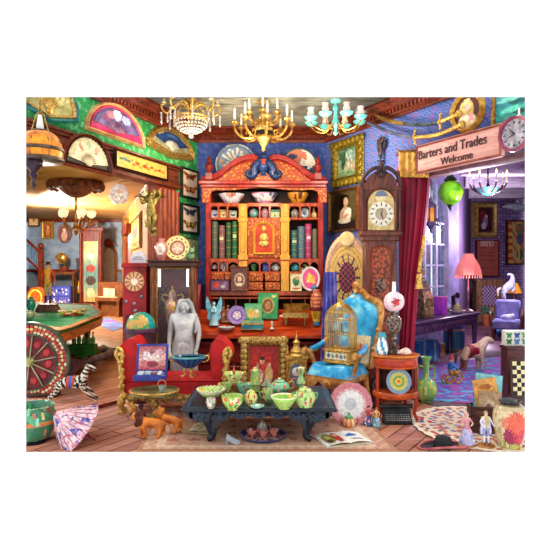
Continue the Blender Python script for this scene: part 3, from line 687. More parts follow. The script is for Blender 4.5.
# phonograph, chest, guitar, piano, jukebox
r,k=rf('side_table','long brown side table at the end of the gallery','table',62,310.6); b=MB(k)
b.box(-14,14,-4,4,36,39,.4); b.build('top',WOODB,r)
for sx in (-12.5,12.5):
    for sy in (-3,3): q=MB(k); q.box(sx-1,sx+1,sy-1,sy+1,0,36,.2); q.build('leg',WOODB,r)
H_=39*k; y0=dz(310.6)
r=root('phonograph','phonograph with a round brass horn on the gallery side table','phonograph',(P(64,270,y0).x,y0,H_)); b=MB(k); b.box(-4,4,-3,3,0,5,.4); b.build('case',WOODR,r)
b=MB(k,M.Translation((0,0,0))); b.tube(smooth([(0,1,5),(0,2.5,11),(0,0,15),(0,-4,14),(0,-7,13)],16),[.5+.02*i*i for i in range(17)][:17] ,14,cap=False); b.ball((0,-5,13.5),(5.2,3,5.2)); b.build('horn',BRASS,r)
r,k=rf('painted_chest','blue and white painted chest of drawers near the yellow guitar','chest of drawers',60,316); b=MB(k)
b.box(-12,12,-4,4,0,30,.5); b.build('body',mt('2a3a8c','182468',.4),r)
for i in range(3):
    for j in range(2):
        q=MB(k); q.grid(-11+j*11.5,-.5+j*11.5,2+i*9.3,10+i*9.3,14,10,flo('4a50a0',['d8d4e8','1e2a70','3a3e90','4a4aa0','2a2a78'],22,.12,i*2+j+4),y=-4.3,th=.3); o=q.build('drawer',AT(.4),r)
        q=MB(k); q.ball((-5.7+j*11.5,-4.8,6+i*9.3),.7,8,5); q.build('knob',BRASS,o)
r,k=rt('hanging_guitar','yellow electric guitar hanging on the gallery wall beside the carved wardrobe','guitar',77.5,293,19.7,.1); b=MB(k)
b.prism([(-5,2),(-3,0),(3,0),(5.5,2),(5.5,6),(3.5,9),(5,13),(3,14.5),(1.5,12),(-1.5,12),(-3.5,15.5),(-5,14),(-4,9),(-5.5,6)],-.8,.8); b.build('body',mt('f0c830','c08a10',.3,coat=.5),r)
b=MB(k); b.box(-.7,.7,-1.2,-.2,8,30); b.box(-1.3,1.6,-1.2,-.2,30,35); b.build('neck',WOODD,r); b=MB(k); b.box(-1.6,1.6,-1.3,-.7,3,7); b.build('pickup',WHITE,r)
r,k=rf('upright_piano','brown upright piano with sheet music beside the blue carpet','piano',112,316,-.35); b=MB(k)
b.box(-15,15,-3,5,0,34,.6); b.box(-15,15,-8,-2,15,19,.4); b.box(-14,-11,-8,-3,0,16,.3); b.box(11,14,-8,-3,0,16,.3); b.build('case',WOODB,r)
b=MB(k); b.box(-11,11,-7.5,-3.4,18.6,19.6); b.build('keys',IVORY,r)
b=MB(k); b.box(-7,-1,-4,-3.4,20,28); b.box(0,6,-4,-3.4,20,27.5); b.build('sheet_music',mt('e8d8a8','d0bc84',.7),r)
r,k=rf('jukebox','orange domed jukebox in the corner by the gallery stair','jukebox',36.5,318); b=MB(k)
b.prism([(-8,0),(8,0)]+circ(0,22,8,9,15,0,PI),-3,5); b.build('body',mt('c85a20','8a2e10',.3,coat=.4),r); b=MB(k); b.ring(circ(0,20,7.2,9,18),circ(0,20,5.6,7,18),-4,-2.5); b.build('arch_light',mt('f8c040','f0a028',.4,em=.6),r)
b=MB(k); b.box(-5,5,-3.6,-2.8,3,13,.3); b.build('grille',mt('7a2a14','4a140a',.4),r)
o=MB(); d0,d1=dz(318),dz(300); 
o.slab([(P(86,0,16).x,16),(P(113,0,13).x,13.0),(P(128,0,14.2).x,14.2),(P(108,0,16.5).x,16.5)],.001,.012); tag(o.build('blue_carpet',mt('4a86c8','8a58b0',.9,0,1.6,'noise',c3='c8a0d0')),'bright blue and violet carpet on the gallery floor','carpet')
# ================================================================ POTTERY AND BOOK KITS
BOWL=[(0,0),(.4,0),(.42,.08),(.62,.3),(.9,.75),(1,1),(.95,1),(.6,.42),(0,.18)]
VASE=[(0,0),(.5,0),(.52,.04),(.9,.35),(1,.58),(.75,.8),(.42,.9),(.52,1),(.44,1),(.34,.9)]
JAR=[(0,0),(.65,0),(.7,.04),(.95,.3),(1,.5),(.85,.7),(.62,.78),(.66,.82),(.5,.9),(.14,.94),(.18,.98),(0,1)]
CUP=[(0,0),(.5,0),(.5,.06),(.85,.3),(1,1),(.92,1),(.75,.35),(0,.12)]
BOTL=[(0,0),(.7,0),(.9,.1),(1,.3),(.8,.5),(.35,.65),(.3,.9),(.42,1),(.3,1),(.2,.9)]
SPH=[(0,0),(.4,0),(.8,.15),(1,.45),(.85,.8),(.5,.95),(.55,1),(.45,1),(.4,.95)]
CER=AT(.18,0,.6)
def pot(r,k,w,h,prof,colf,name='body',mat=None,n=24,m=24,z=0,sx=1,sy=1,c=(0,0),flute=0,fa=.06):
    b=MB(k); b.lathe([(q*w/2,t*h) for q,t in prof],n,m,colf,(c[0],c[1],z),sx=sx,sy=sy,flute=flute,fa=fa); return b.build(name,mat or CER,r)
def handle(r,k,pts,rad,mat,name='handle'):
    b=MB(k); b.tube(smooth(pts,16),rad,7); return b.build(name,mat,r)
PLP=[(0,0),(.6,0),(1,.10),(1,.15),(.64,.06),(0,.06)]
def plate(r,k,R_,colf,name='plate',z=None,lean=.12,mat=None,sx=1.,sy=1.,dep=1.,y=0):
    m=M.Translation((0,y*k,(R_*sy if z is None else z)*k))@M.Rotation(PI/2-lean,4,'X')
    b=MB(k,m); b.lathe([(q*R_,t*R_*dep) for q,t in PLP],36,20,colf,sx=sx,sy=sy); return b.build(name,mat or CER,r)
def pf(cen,ring,rim,edge=None,dots=None,nd=12,pet=None):
    cen,ring,rim=lin(cen),lin(ring),lin(rim); e=lin(edge) if edge else rim; d=lin(dots) if dots else None; pt=lin(pet) if pet else None
    def f(u,v):
        if v<.48: return e
        if v<.54: return e
        if v<.70:
            if d and (u*nd)%1<.4 and .58<v<.67: return d
            return rim
        if v<.76: return ring
        if pt and v>.80 and (math.sin(u*2*PI*5)+1)*.09+.80<v: return pt
        if v>.95 and pt: return ring
        return cen
    return f
def book(r,k,w,h,d,col,band='d8a840',lab=None,y=0):
    b=MB(k); b.box(-w/2,w/2,y,y+d,0,h,.35); 
    b.tube([(0,y+.2,.1),(0,y+.2,h-.1)],w*.47,10); b.build('cover',mt(col,None,.5,0,60),r)
    b=MB(k); b.box(-w/2+.4,w/2-.4,y+.8,y+d+.05,.4,h+.05); b.build('pages',IVORY,r)
    b=MB(k)
    for q in (.12,.3,.5,.7,.88): b.tube([(0,y+.2,h*q-.25),(0,y+.2,h*q+.25)],w*.5,10)
    b.build('spine_band',mt(band,None,.35,.4,30),r)
    if lab: b=MB(k); b.box(-w*.3,w*.3,y-w*.47,y-w*.3,h*.55,h*.65); b.build('spine_label',mt(lab,None,.5),r)
# ================================================================ THE BUREAU BOOKCASE
r,k=rf('bureau_bookcase','tall orange red bureau bookcase with scrolled top against the blue wall','bookcase',261.5,382.6); BR=r; BK=k
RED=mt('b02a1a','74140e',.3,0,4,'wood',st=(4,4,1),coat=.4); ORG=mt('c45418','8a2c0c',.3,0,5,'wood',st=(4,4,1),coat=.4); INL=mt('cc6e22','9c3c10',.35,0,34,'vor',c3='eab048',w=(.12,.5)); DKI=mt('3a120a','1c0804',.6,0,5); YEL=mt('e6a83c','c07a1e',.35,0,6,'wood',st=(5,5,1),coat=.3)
Z=lambda y:382.6-y
b=MB(k); b.box(-63,63,-28,34,3,Z(339),1); b.box(-65,65,-31,35,0,4,1); b.box(-64,64,-30,35,Z(341),Z(337.5),.8); b.build('base_cabinet',mt('7a1c14','4a0c0a',.3,0,4,'wood',st=(1,4,4),coat=.4),r)
for j in range(2):
    for i in range(2):
        q=MB(k); x0=-60+j*61; q.box(x0,x0+59,-29.5,-27,6+i*18,22+i*18,.8); o=q.build('drawer',mt('8a2418','54100c',.3,0,4,'wood',st=(1,4,4),coat=.4),r)
        q=MB(k); 
        for x in (x0+14,x0+45): q.tube(smooth([(x-4,-30,15+i*18),(x-3,-31.5,12.5+i*18),(x+3,-31.5,12.5+i*18),(x+4,-30,15+i*18)],8),.5,5); q.prism(circ(x,14.5+i*18,5,2.6,12),-30,-29.4)
        q.build('handle',BRASS,o)
def slope(y): return Z(335.5)-6+(y+34)*(21.5/38)*1.0
b=MB(k); z0,z1=51.7,73; b.add([(-65,-34,z0-2),(65,-34,z0-2),(65,3,z1-2),(-65,3,z1-2),(-65,-34,z0),(65,-34,z0),(65,3,z1),(-65,3,z1)],[(0,1,2,3),(4,5,6,7),(0,1,5,4),(1,2,6,5),(2,3,7,6),(3,0,4,7)]); 
b.box(-65,65,-35,-33.5,z0-3.4,z0+.3,.4); b.build('writing_flap',mt('c8481a','8a220c',.3,0,3,'wood',st=(.7,4,4),coat=.4),r)
b=MB(k)
for sg in (-1,1):
    x0,x1=sorted((sg*61,sg*64)); b.add([(x,y,z) for x in (x0,x1) for y,z in ((-28,44),(30,44),(30,98),(2,98),(-28,52))],[(0,1,2,3,4),(9,8,7,6,5)]+[(i,(i+1)%5,5+(i+1)%5,5+i) for i in range(5)])
b.box(-61,61,3,30,44,70); b.build('bureau_side',RED,r)
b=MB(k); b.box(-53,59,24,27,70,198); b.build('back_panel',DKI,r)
b=MB(k)
for sg in (-1,1): b.box(*((-56,-50.5) if sg<0 else (56.5,62)),-1,27,74,199,.5); b.build('case_side',RED,r); b=MB(k)
for y,th in ((203.5,3),(217.5,2.2),(258.5,3.5),(271.5,2),(291,4.5),(297,2)):
    b=MB(k); b.box(-51.5,57.5,-1.2 if th>2.5 else 0,25,Z(y)-th,Z(y),.3); b.build('shelf',ORG,r)
# dark writing compartments
for x in (-50,-38,-26,-12,2,16,30,44,57): b=MB(k); b.box(x-.6,x+.6,4,24,73,Z(299)); b.build('compartment_divider',ORG,r)
# pilasters and pigeonholes
for x in (243-261.5,285-261.5):
    b=MB(k); b.box(x-4.2,x+4.2,-2,6,Z(258.5),Z(204),.4); b.box(x-5,x+5,-3,6,Z(222),Z(218.5),.4); b.box(x-5,x+5,-3,6,Z(260),Z(255),.4); b.box(x-2.2,x+2.2,-3,0,Z(252),Z(224),.3)
    b.prism([(x-2.6,Z(216.5))]+circ(x,Z(209.5),2.6,2.6,9,PI,0)+[(x+2.6,Z(216.5))],-3,-1); b.box(x-4,x+4,-1.5,6,Z(291),Z(261)); b.build('pilaster',YEL,r)
def holes(xs,yt,yb,arch=True):
    b=MB(k)
    for x in xs[1:-1]: b.box(x-.7,x+.7,-.5,24,Z(yb),Z(yt))
    for a,c in zip(xs,xs[1:]):
        w_=(c-a)/2-.7; m_=(a+c)/2; b.prism([(a,Z(yt)+1),(a,Z(yt+4.5)),(m_-w_,Z(yt+4.5))]+circ(m_,Z(yt+4.5),w_,3.2,9,PI,0)+[(c,Z(yt+4.5)),(c,Z(yt)+1)],-.6,.8)
    b.build('pigeonhole_arches',ORG,r)
L1=[-51,-43,-34,-22.7]; L2=[-14.3,-1.8,8.2,19.3]; L3=[27.7,38.5,48.2,57]
for L_ in (L1,L2,L3): holes(L_,204,217.5); holes(L_,261,271.5)
# carved door
b=MB(k); b.box(-14,19,-1.5,2,Z(258),Z(218.5),.5); d=b.build('door',INL,r)
b=MB(k); b.ring([(-9,Z(255))]+circ(2.5,Z(231),11.5,9,15,PI,0)+[(14,Z(255))],[(-6,Z(252.5))]+circ(2.5,Z(231),8.5,6.5,15,PI,0)+[(11,Z(252.5))],-4,-1); b.build('door_arch',YEL,d)
b=MB(k); b.prism([(-6,Z(252))]+circ(2.5,Z(231),8.5,6,15,PI,0)+[(11,Z(252))],-2.2,-1.4); b.build('door_panel',mt('c83a14','9a2408',.35),d)
b=MB(k); b.ball((2.5,-2.5,Z(238)),(4.5,1.2,5)); b.ball((2.5,-2.5,Z(244)),(5.5,1,3)); b.ball((2.5,-2.5,Z(229)),(2.5,1,3)); b.build('door_carving',GOLD,d)
# little drawers
for (x0,x1,ya,yb) in [(-50.5,-37,272.5,280.5),(-37,-23,272.5,280.5),(-14,2,273,281),(3,19,273,281),(-14,2,282,290),(3,19,282,290),(28,42,273,281),(43,56.5,273,281)]:
    q=MB(k); q.box(x0+.4,x1-.4,-1,20,Z(yb),Z(ya),.5); o=q.build('drawer',INL,r); q=MB(k); q.ball(((x0+x1)/2,-2,(Z(ya)+Z(yb))/2),1,8,6); q.build('knob',BRASS,o)
# cornice with dipped front, swan-neck top
b=MB(k); arch=[(-59,Z(203)),(-53,Z(203)),(-50,Z(192))]+[(x,Z(189.3-1.3*math.cos(x/55*PI*1.5))) for x in range(-45,53,5)]+[(56,Z(192)),(59,Z(203)),(65,Z(203)),(65,Z(183)),(-59,Z(183))]
b.prism(arch,-3,2); b.box(-52,58,2,27,Z(188),Z(183)); b.build('valance',INL,r)
b=MB(k); b.box(-62,66,-7,28,Z(185),Z(181.5),.6); b.box(-60.5,64.5,-5,28,Z(188),Z(185),.5); b.build('cornice',RED,r)
sw=[(62,180),(55,178.5),(46,175),(38,169),(30,163),(20,158.5),(11,157),(6,159.5)]
for sg in (-1,1):
    top=[(2+sg*x,Z(y)) for x,y in smooth(sw,28)]; 
    b=MB(k); b.prism(top+[(2+sg*6,Z(182)),(2+sg*62,Z(182))],2,9); p_=b.build('pediment',INL,r)
    b=MB(k); b.tube([(x,1,z) for x,z in top],2.4,8); b.tube([(x,-1.5,z+1.4) for x,z in top],1.3,8); b.tube([(x,1,z-3.5) for x,z in top],.8,6); b.build('swan_neck_moulding',RED,p_)
    b=MB(k); b.box(sg*54.5-1.5,sg*54.5+5.5,-3,6,Z(180),Z(173),.4); b.lathe([(0,0),(2,0),(1.4,2),(3.5,5),(4.2,8),(3,10),(1.5,11),(2.4,13),(1.4,16),(.6,18),(0,19)],14,c=(2+sg*54.5,1,Z(174))); b.build('finial',mt('a83222','5e1410',.35,0,9),r)
    b=MB(k); sc=smooth([(2+sg*3,-3,Z(162)),(2+sg*6,-4,Z(164)),(2+sg*9.5,-4,Z(169)),(2+sg*9,-4,Z(175)),(2+sg*13,-4,Z(177.5)),(2+sg*16.5,-4,Z(174)),(2+sg*14,-4,Z(171))],24); b.tube(sc,[3.2,3.3,3.4,3.5,3.7,3.8,3.9,4,4,4,4,3.9,3.8,3.6,3.4,3.2,3,2.8,2.6,2.4,2.2,2,1.8,1.6,1.4][:len(sc)],10); b.build('scroll',mt('2e4474','182648',.25,.2,14,coat=.4),r)
b=MB(k); b.lathe([(0,0),(4,0),(3,3),(5,6),(6,10),(4.5,13),(2.5,14.5),(3.5,17),(5,19),(4,21),(1.5,22),(0,24)],18,40,c=(2,0,Z(176))); b.build('center_urn',mt('34508c','1a2c58',.25,.1,14,coat=.5),r)
b=MB(k); b.prism([(-1.5,Z(160)),(5.5,Z(160)),(4,Z(165)),(0,Z(165))],-5.5,-3.5); b.build('red_cartouche',mt('c03a2a','8a1c14',.4),r)
b=MB(k); b.prism([(-9,Z(182)),(13,Z(182)),(8,Z(176)),(2,Z(171)),(-4,Z(176))],-2,3); b.build('shell_carving',INL,r)
# ---------------------------------------------------------------- on the bookcase
def sh(name,label,cat,x,row,group=None,d=7.31,rz=0.):
    return root(name,label,cat,V(((x-275)/F*d,d,Z(row)*BK+.002)),rz,group),d/F
def topz(row): return row
gz=EY-(181.5-HZ)/F*7.2
def ontop(name,label,cat,x,d,group=None):
    return root(name,label,cat,V(((x-275)/F*d,d,Z(181.5)*BK)),0,group),d/F
r,k=ontop('round_charger','large blue and white round charger standing behind the scrolled top, near the green wall','plate',236,7.5); 
def bwplate(u,v):
    if v<.5: return lin('8898a8')
    x,y=v*math.cos(u*6.283),v*math.sin(u*6.283); q=NZ.noise(V((x*7,y*7,2)))+.5*NZ.noise(V((x*17,y*17,5)))
    if .52<v<.6: return lin('6a7a94')
    return lin('d8dcd4') if q<-.05 else lin('7c90b0') if q<.3 else lin('b89a78')
plate(r,k,19.5,bwplate,z=20.5,lean=.05,dep=.6)
r,k=ontop('imari_plate','round plate of coral, white and navy behind the scrolled top','plate',299,7.5)
plate(r,k,17.5,lambda u,v: lin('3a4a50') if v<.5 else lin([ 'f0e4d8','d87a5a','24305a','f0e8dc','c89a88','1e2a4e'][int((u+.05*math.sin(v*20))*6)%6]) if v>.55 else lin('405a58'),z=19,lean=.05,dep=.6)
fb=lambda bg,cols,s,**q: flo(bg,cols,26,.12,s,4.,**q)
r,k=sh('punch_bowl','white bowl with blue and rust flowers in the bookcase, nearest the green wall','bowl',231.5,203.5,'bowls on the top bookcase shelf',d=7.345); pot(r,k,26,10,BOWL,fb('d8d4dc',['6a78b8','b06a60','8a94c8','c89078'],1),n=32,sy=.86)
r,k=sh('punch_bowl','white bowl with pink band and green sprigs, middle of the top bookcase shelf','bowl',264.5,203.5,'bowls on the top bookcase shelf',d=7.345); pot(r,k,27,10.5,BOWL,fb('e8dcdc',['8a9a8a','b8a0c0','4a5a6a'],2,bands=[(.5,.58,'d878a0'),(.15,.3,'d890b0')]),n=32,sy=.86)
r,k=sh('punch_bowl','golden brown bowl, darkest of the three on the top bookcase shelf','bowl',298,203.5,'bowls on the top bookcase shelf',d=7.345); pot(r,k,22,11,BOWL,fb('c88a30',['8a4a18','e8b850','6a3010'],3),n=32,sy=.86)
CG='small pots in the bookcase pigeonholes'
def small(kind,label,cat,x,row,w,h,prof,colf,nm=None,**q):
    r,k=sh(kind,label,cat,x,row,CG,d=7.3); pot(r,k,w,h,prof,colf,n=18,m=16,**q); return r,k
def boxlet(kind,label,x,row,w,h,bgc,cols,seed):
    r,k=sh(kind,label,'box',x,row,CG,d=7.29); b=MB(k); b.box(-w/2,w/2,0,5,0,h*.72,.3); b.build('box_body',mt(bgc,None,.4),r)
    b=MB(k); b.box(-w/2-.2,w/2+.2,-.2,5.2,h*.72,h,.3); b.build('lid',mt(cols[1],None,.4),r); 
    b=MB(k); b.grid(-w/2+.5,w/2-.5,.5,h*.7,14,12,bl(bgc,(.32,.55,.2,.3,cols[0],30),(.68,.55,.2,.3,cols[0],-30),(.5,.4,.05,.35,'202020'),n=.1),y=-.1); b.build('butterfly_picture',AT(.4),r); return r,k
boxlet('trinket_box','tiny white box with a blue butterfly in the upper pigeonholes',215,217.5,7,8,'dcd8d0',['3a5ab0','c8c8d0'],1)
boxlet('trinket_box','tiny cream and gold box in the upper pigeonholes beside the blue butterfly box',223.3,217.5,6.5,8.5,'e8d8a8',['c89a40','d8b860'],2)
boxlet('trinket_box','tiny pale box with a dark green butterfly in the upper pigeonholes',233,217.5,7.5,7.5,'c8ccc0',['3a5a50','a8b0a0'],3)
small('ginger_jar','teal and pink domed jar above the carved door','jar',253.8,217.5,9.5,9,SPH,fb('5a9a98',['c87888','8ab8b0'],5))
small('ginger_jar','pink mottled jar with lid above the carved door','jar',264.8,217.5,8,10.5,JAR,fb('c08a98',['8a5a70','d8b0b8'],6))
boxlet('tin_box','pale green and yellow tin above the carved door',275,217.5,9.5,8.5,'a8d0b0',['d8d070','5a9a88'],4)
small('ginger_jar','grey mottled jar in the upper pigeonholes, beside the yellow pilaster','jar',294.8,217.5,8.5,9.5,JAR,fb('8a8a80',['5a5a58','b0a898'],7))
r,k=sh('oval_plaque','small oval blue medallion plate in the upper pigeonholes','plate',304.5,217.5,CG,d=7.3); plate(r,k,5,pf('4a8aa8','d8d8c8','8ab0b8','c8d0c8',pet='2a4a78'),sx=.85)
small('scent_bottle','gold and russet bottle in the upper pigeonholes, last before the wall','bottle',313.9,217.5,7,10,BOTL,fb('c8a868',['a85838','e0c890'],8))
small('pepper_pot','black and white slender pot below the books','pot',214.5,271.5,5,8.5,JAR,lambda u,v: lin('e8e4e0') if .35<v<.75 else lin('1e2024'))
small('tea_bowl','white cup below the tall books','cup',224,271.5,8.5,7.5,CUP,fb('d0d0cc',['6a7a8a','a8b0a8'],9))
small('sea_shell','round cream shell below the tall books','shell',233.5,271.5,8,6.5,SPH,fb('e4c89a',['b88858','f0e0c0'],10),sy=.7)
small('tea_bowl','dark green bowl under the carved door','bowl',253.8,271.5,9,7,BOWL,fb('3a7a4a',['204a2a','8ab060'],11))
boxlet('trinket_box','tall royal blue box under the carved door',266,271.5,7,10,'4a52b8',['7a80d0','3a3f98'],5)
small('ginger_jar','white jar with grey blossom under the carved door','jar',275.5,271.5,9,7.5,SPH,fb('d0ccc8',['8a949a','a8a098'],12))
small('ginger_jar','round turquoise jar under the multi-coloured books','jar',295,271.5,9,7.5,SPH,fb('3aa8b0',['1e7880','80d0c8'],13))
r,k=sh('figurine','cream and green figure group under the multi-coloured books','figurine',304.9,271.5,CG,d=7.25); b=MB(k)
for i in range(9): b.ball((R.uniform(-2.8,2.8),R.uniform(-.5,1.5),R.uniform(1.5,6)),R.uniform(1.0,1.7),8,6,col=R.choice(['e8dcb8','8aa048','d8c88a','3a3a30']))
b.box(-4,4,-1.5,2.5,0,1.2); b.build('figures',CER,r)
bk=[(214.7,6,37,'5a6a58','b89a58',None),(221.8,6.2,33,'8a5a58','c8a868','d8c8a0'),(228.5,5.6,36,'3a5a3a','c89a48',None),(234.8,5.8,37,'2e6a3e','d0b060','c8d088'),(294.3,7,28,'3a6a68','a8a868','b8c8a0'),(301.5,7,32,'5a7a88','b89858',None),(308.5,6.4,34.5,'b8386a','e0a8a8','f0c0c8'),(314.9,5.4,29.5,'6a7058','b87a48',None)]
bl_=['grey green tall book, first from the green wall','rose brown book with cream label, second from the green wall','deep green book with gilt bands, third from the green wall','bright green book against the yellow pilaster','teal green short book beside the yellow pilaster','steel blue book in the row near the portrait','crimson pink tall book, brightest on the shelf','olive brown book, last in the row before the case side']
for (x,w_,h_,c_,bd,lb),l in zip(bk,bl_):
    r,k=sh('antique_book',l,'book',x,258.5,'antique books in the bookcase',d=7.25); book(r,k,w_,h_,12,c_,bd,lb)
# on the ledge
def leanpic(name,label,cat,x,row,w,h,colf,fm,d=7.14,group=None,fw=.1,z=None,tilt=-.12,oval=False,rz=0.):
    r=root(name,label,cat,V(((x-275)/F*d,d,z if z is not None else Z(row)*BK)),rz,group); k=d/F; f=fw*min(w,h)
    r.rotation_euler=(tilt,0,rz)
    b=MB(k); 
    o,i=(circ(0,h/2,w/2,h/2,32),circ(0,h/2,w/2-f,h/2-f,32)) if oval else (rect(-w/2,w/2,0,h),rect(-w/2+f,w/2-f,f,h-f))
    b.ring(o,i,-1.3,0); b.build('frame',fm,r); b=MB(k); b.grid(-w/2+f*.9,w/2-f*.9,f*.9,h-f*.9,28,32,colf,y=-.5,th=.4 if not oval else 0,mask=(lambda u,v:(u-.5)**2+(v-.5)**2<.25) if oval else None); b.build('picture_face',AT(.35),r); return r
leanpic('lacquer_box_lid','plum lacquer panel with red and grey blots leaning under the tall books','panel',220,291,20,12,bl(['7a4a6a','6a3a58'],(.3,.5,.18,.3,'c8402a'),(.68,.35,.15,.2,'a8a8b0'),(.8,.7,.12,.15,'8a6a90')),mt('5a2a48','3a1830',.4),d=7.15)
leanpic('carved_plaque','square brown carved plaque with a pale ring of figures','plaque',239.5,291,18.5,25,bl(['6a3a30','5a3028'],(.5,.45,.38,.34,'b89a78'),(.5,.45,.28,.25,'6a3a40'),(.5,.5,.16,.14,'d0b088'),(.5,.25,.2,.06,'e0c8a8'),n=.6,sc=12),mt('7a4438','4a2018',.4,0,30,bump=.5),d=7.1)
leanpic('illustrated_card','cream card with a green sprig under the multi-coloured books','card',296,291,12,18,bl(['e0d4a8','d8c898'],(.5,.55,.35,.3,'4a7a4a'),(.5,.4,.2,.14,'2e5a3a'),(.5,.12,.4,.06,'b85a3a'),(.6,.75,.2,.1,'c8a060')),mt('d8c8a0','b8a070',.5),d=7.12,fw=.06)
r=leanpic('oval_plate','oval pink plate with a golden phoenix and white rim','plate',310.5,291,20,25,bl('e0508a',(.5,.5,.3,.2,'f0a848'),(.45,.62,.12,.18,'f8c860',20),(.6,.4,.25,.1,'f0b850',-20),(.35,.4,.1,.08,'f8d880'),n=.15),mt('f0e8e4','d8ccc8',.25),d=7.08,oval=True,fw=.11)
b=MB(7.08/F); b.ball((3.5,-2,3.5),(3,2,2.6),12,8); b.build('blue_shell_foot',mt('4a8ab8','2a5a8a',.3),r)
# ---------------------------------------------------------------- on the writing flap
def onflap(name,label,cat,x,row,rz=0.,group=None):
    # depth at which the sloping flap shows at this row
    z0,z1=51.7*BK,73*BK; d0,d1=7.2-34*BK,7.2+3*BK; s=(z1-z0)/(d1-d0); t=(row-HZ)/F
    d=(EY-z0+s*d0)/(s+t); d=min(max(d,d0+.03),d1-.01); z=z0+s*(d-d0)
    return root(name,label,cat,V(((x-275)/F*d,d,z+.022)),rz,group),d/F
r,k=onflap('angel_figurine','pale blue glass angel with spread wings on the writing flap','figurine',214,327)
for sg in (-1,1):
    b=MB(k); b.prism([(sg*x,z) for x,z in [(1,12),(2.5,19),(5,25),(7,29),(8.2,24),(8,17),(6,12),(7,8),(5,5),(2.5,8)]],.2,1.4); b.build('wing',mt('8ad0e0','4a98b8',.2,0,14,coat=.5),r)
b=MB(k); b.lathe([(0,0),(4.6,0),(4.4,2),(3.4,8),(2,14),(2.4,17),(1,19.4),(0,20)],16,24,flute=7,fa=.05); b.ball((0,-.4,21.5),(1.7,1.7,2.1)); b.build('robe',mt('b8dce0','7ab0c0',.2,0,9,coat=.5),r)
b=MB(k); b.tube([(-2,-1,16),(-1.5,-3,13),(0,-3.6,14.5),(1.5,-3,13),(2,-1,16)],.9,7); b.build('arms',mt('d0ecf0','9ac8d4',.2),r)
r,k=onflap('carved_figure_group','small brown carved group of two figures beside the glass angel','figurine',225.5,324); b=MB(k); b.box(-5,5,-2,3,0,2,.3)
for x,h in ((-2.2,16),(2.4,17.5)): b.lathe([(2.6,2),(2.4,6),(1.5,10),(2,12),(.8,h-3.5),(1.5,h-2),(1.2,h-.6),(0,h)],12,24,c=(x,0,0))
b.build('figures',mt('b88060','6a3a28',.5,0,20,bump=.4),r)
leanz=lambda x,row: onflap('t','t','t',x,row)
def flappic(name,label,cat,x,row,w,h,colf,fm,fw=.1,tilt=-.2,rz=0):
    r,k=onflap(name,label,cat,x,row,rz); f=fw*min(w,h); r.rotation_euler=(tilt,0,rz)
    b=MB(k); b.box(-w/2,w/2,0,2.2,0,h,.3); b.build('board',fm,r); b=MB(k); b.grid(-w/2+f,w/2-f,f,h-f,26,28,colf,y=-.12); b.build('picture_face',AT(.4),r); return r
flappic('green_book','large green book with a bronze roundel standing behind the casket','book',267.5,321,21,27,bl(['2e8a50','3a9a5a'],(.5,.52,.34,.34,'b8a050'),(.5,.52,.28,.28,'7a4a28'),(.5,.52,.16,.18,'a87a40'),(.2,.12,.2,.08,'5ab070'),(.8,.88,.14,.06,'c8c878')),mt('2a8048','185a30',.4),.03,rz=-.12)
flappic('illustrated_book','green picture book with a cottage garden scene, in front of the bronze roundel','book',253.5,324,18,19,bl(['3a9a60','8ab868','58a878'],(.35,.45,.25,.3,'d8c870'),(.4,.5,.13,.2,'e8a048'),(.7,.4,.2,.25,'c8b068'),(.7,.6,.1,.1,'e8e0c0')),mt('48a868','2a7a48',.4),.05,rz=.05)
r,k=onflap('purple_plate','round purple plate with pale figures on the writing flap','plate',237,326); plate(r,k,9,pf('b898c0','6a4a98','9a78b8','7a58a0',pet='e8d8d0'),lean=.25)
r,k=onflap('curio_jar','dark teal lidded jar behind the purple plate','jar',234,320.5); pot(r,k,8,14,JAR,fb('2a5058',['4a8080','182c38'],21))
r,k=onflap('curio_jar','violet jar with dark lid behind the purple plate','jar',241.5,320.5); pot(r,k,7,13,JAR,fb('5a4a88',['8a78b8','2a2450'],22))
r,k=onflap('saucer_dish','white dish with blue flower lying near the edge of the flap','dish',226.5,331.5); pot(r,k,17,3,[(0,0),(.5,0),(.9,.7),(1,1),(.6,.5),(0,.35)],lambda u,v: lin('d8e4e8') if v<.62 else lin('4a7ab0') if v>.8 and math.sin(u*38)>-.2 else lin('e0e8ec'))
r,k=onflap('casket','domed teal casket with gold edges on the writing flap','box',252.5,331.5); b=MB(k); b.box(-11,11,-3,3,0,6,.5); b.build('casket_body',mt('3a8a9a','1e5a70',.3,0,14),r)
b=MB(k); b.add([(x,3.1*math.cos(a),6+3.4*math.sin(a)) for x in (-11,11) for a in [PI*i/8 for i in range(9)]],[list(range(9)),list(range(9,18))]+[(i,i+1,10+i,9+i) for i in range(8)]+[(0,8,17,9)]); b.build('lid',mt('8a9a58','4a7a70',.3,0,14),r)
b=MB(k); 
for z in (.6,5.6,6.4): b.box(-11.3,11.3,-3.3,3.3,z-.35,z+.35)
b.build('gold_trim',GOLD,r)
r,k=onflap('chess_piece','small ivory chess piece near the edge of the flap','chess piece',272,331); pot(r,k,4.5,8,[(0,0),(1,0),(.9,.15),(.5,.2),(.4,.55),(.7,.6),(.4,.65),(.6,.8),(.4,.95),(0,1)],lambda u,v: lin('d8d4c8'))
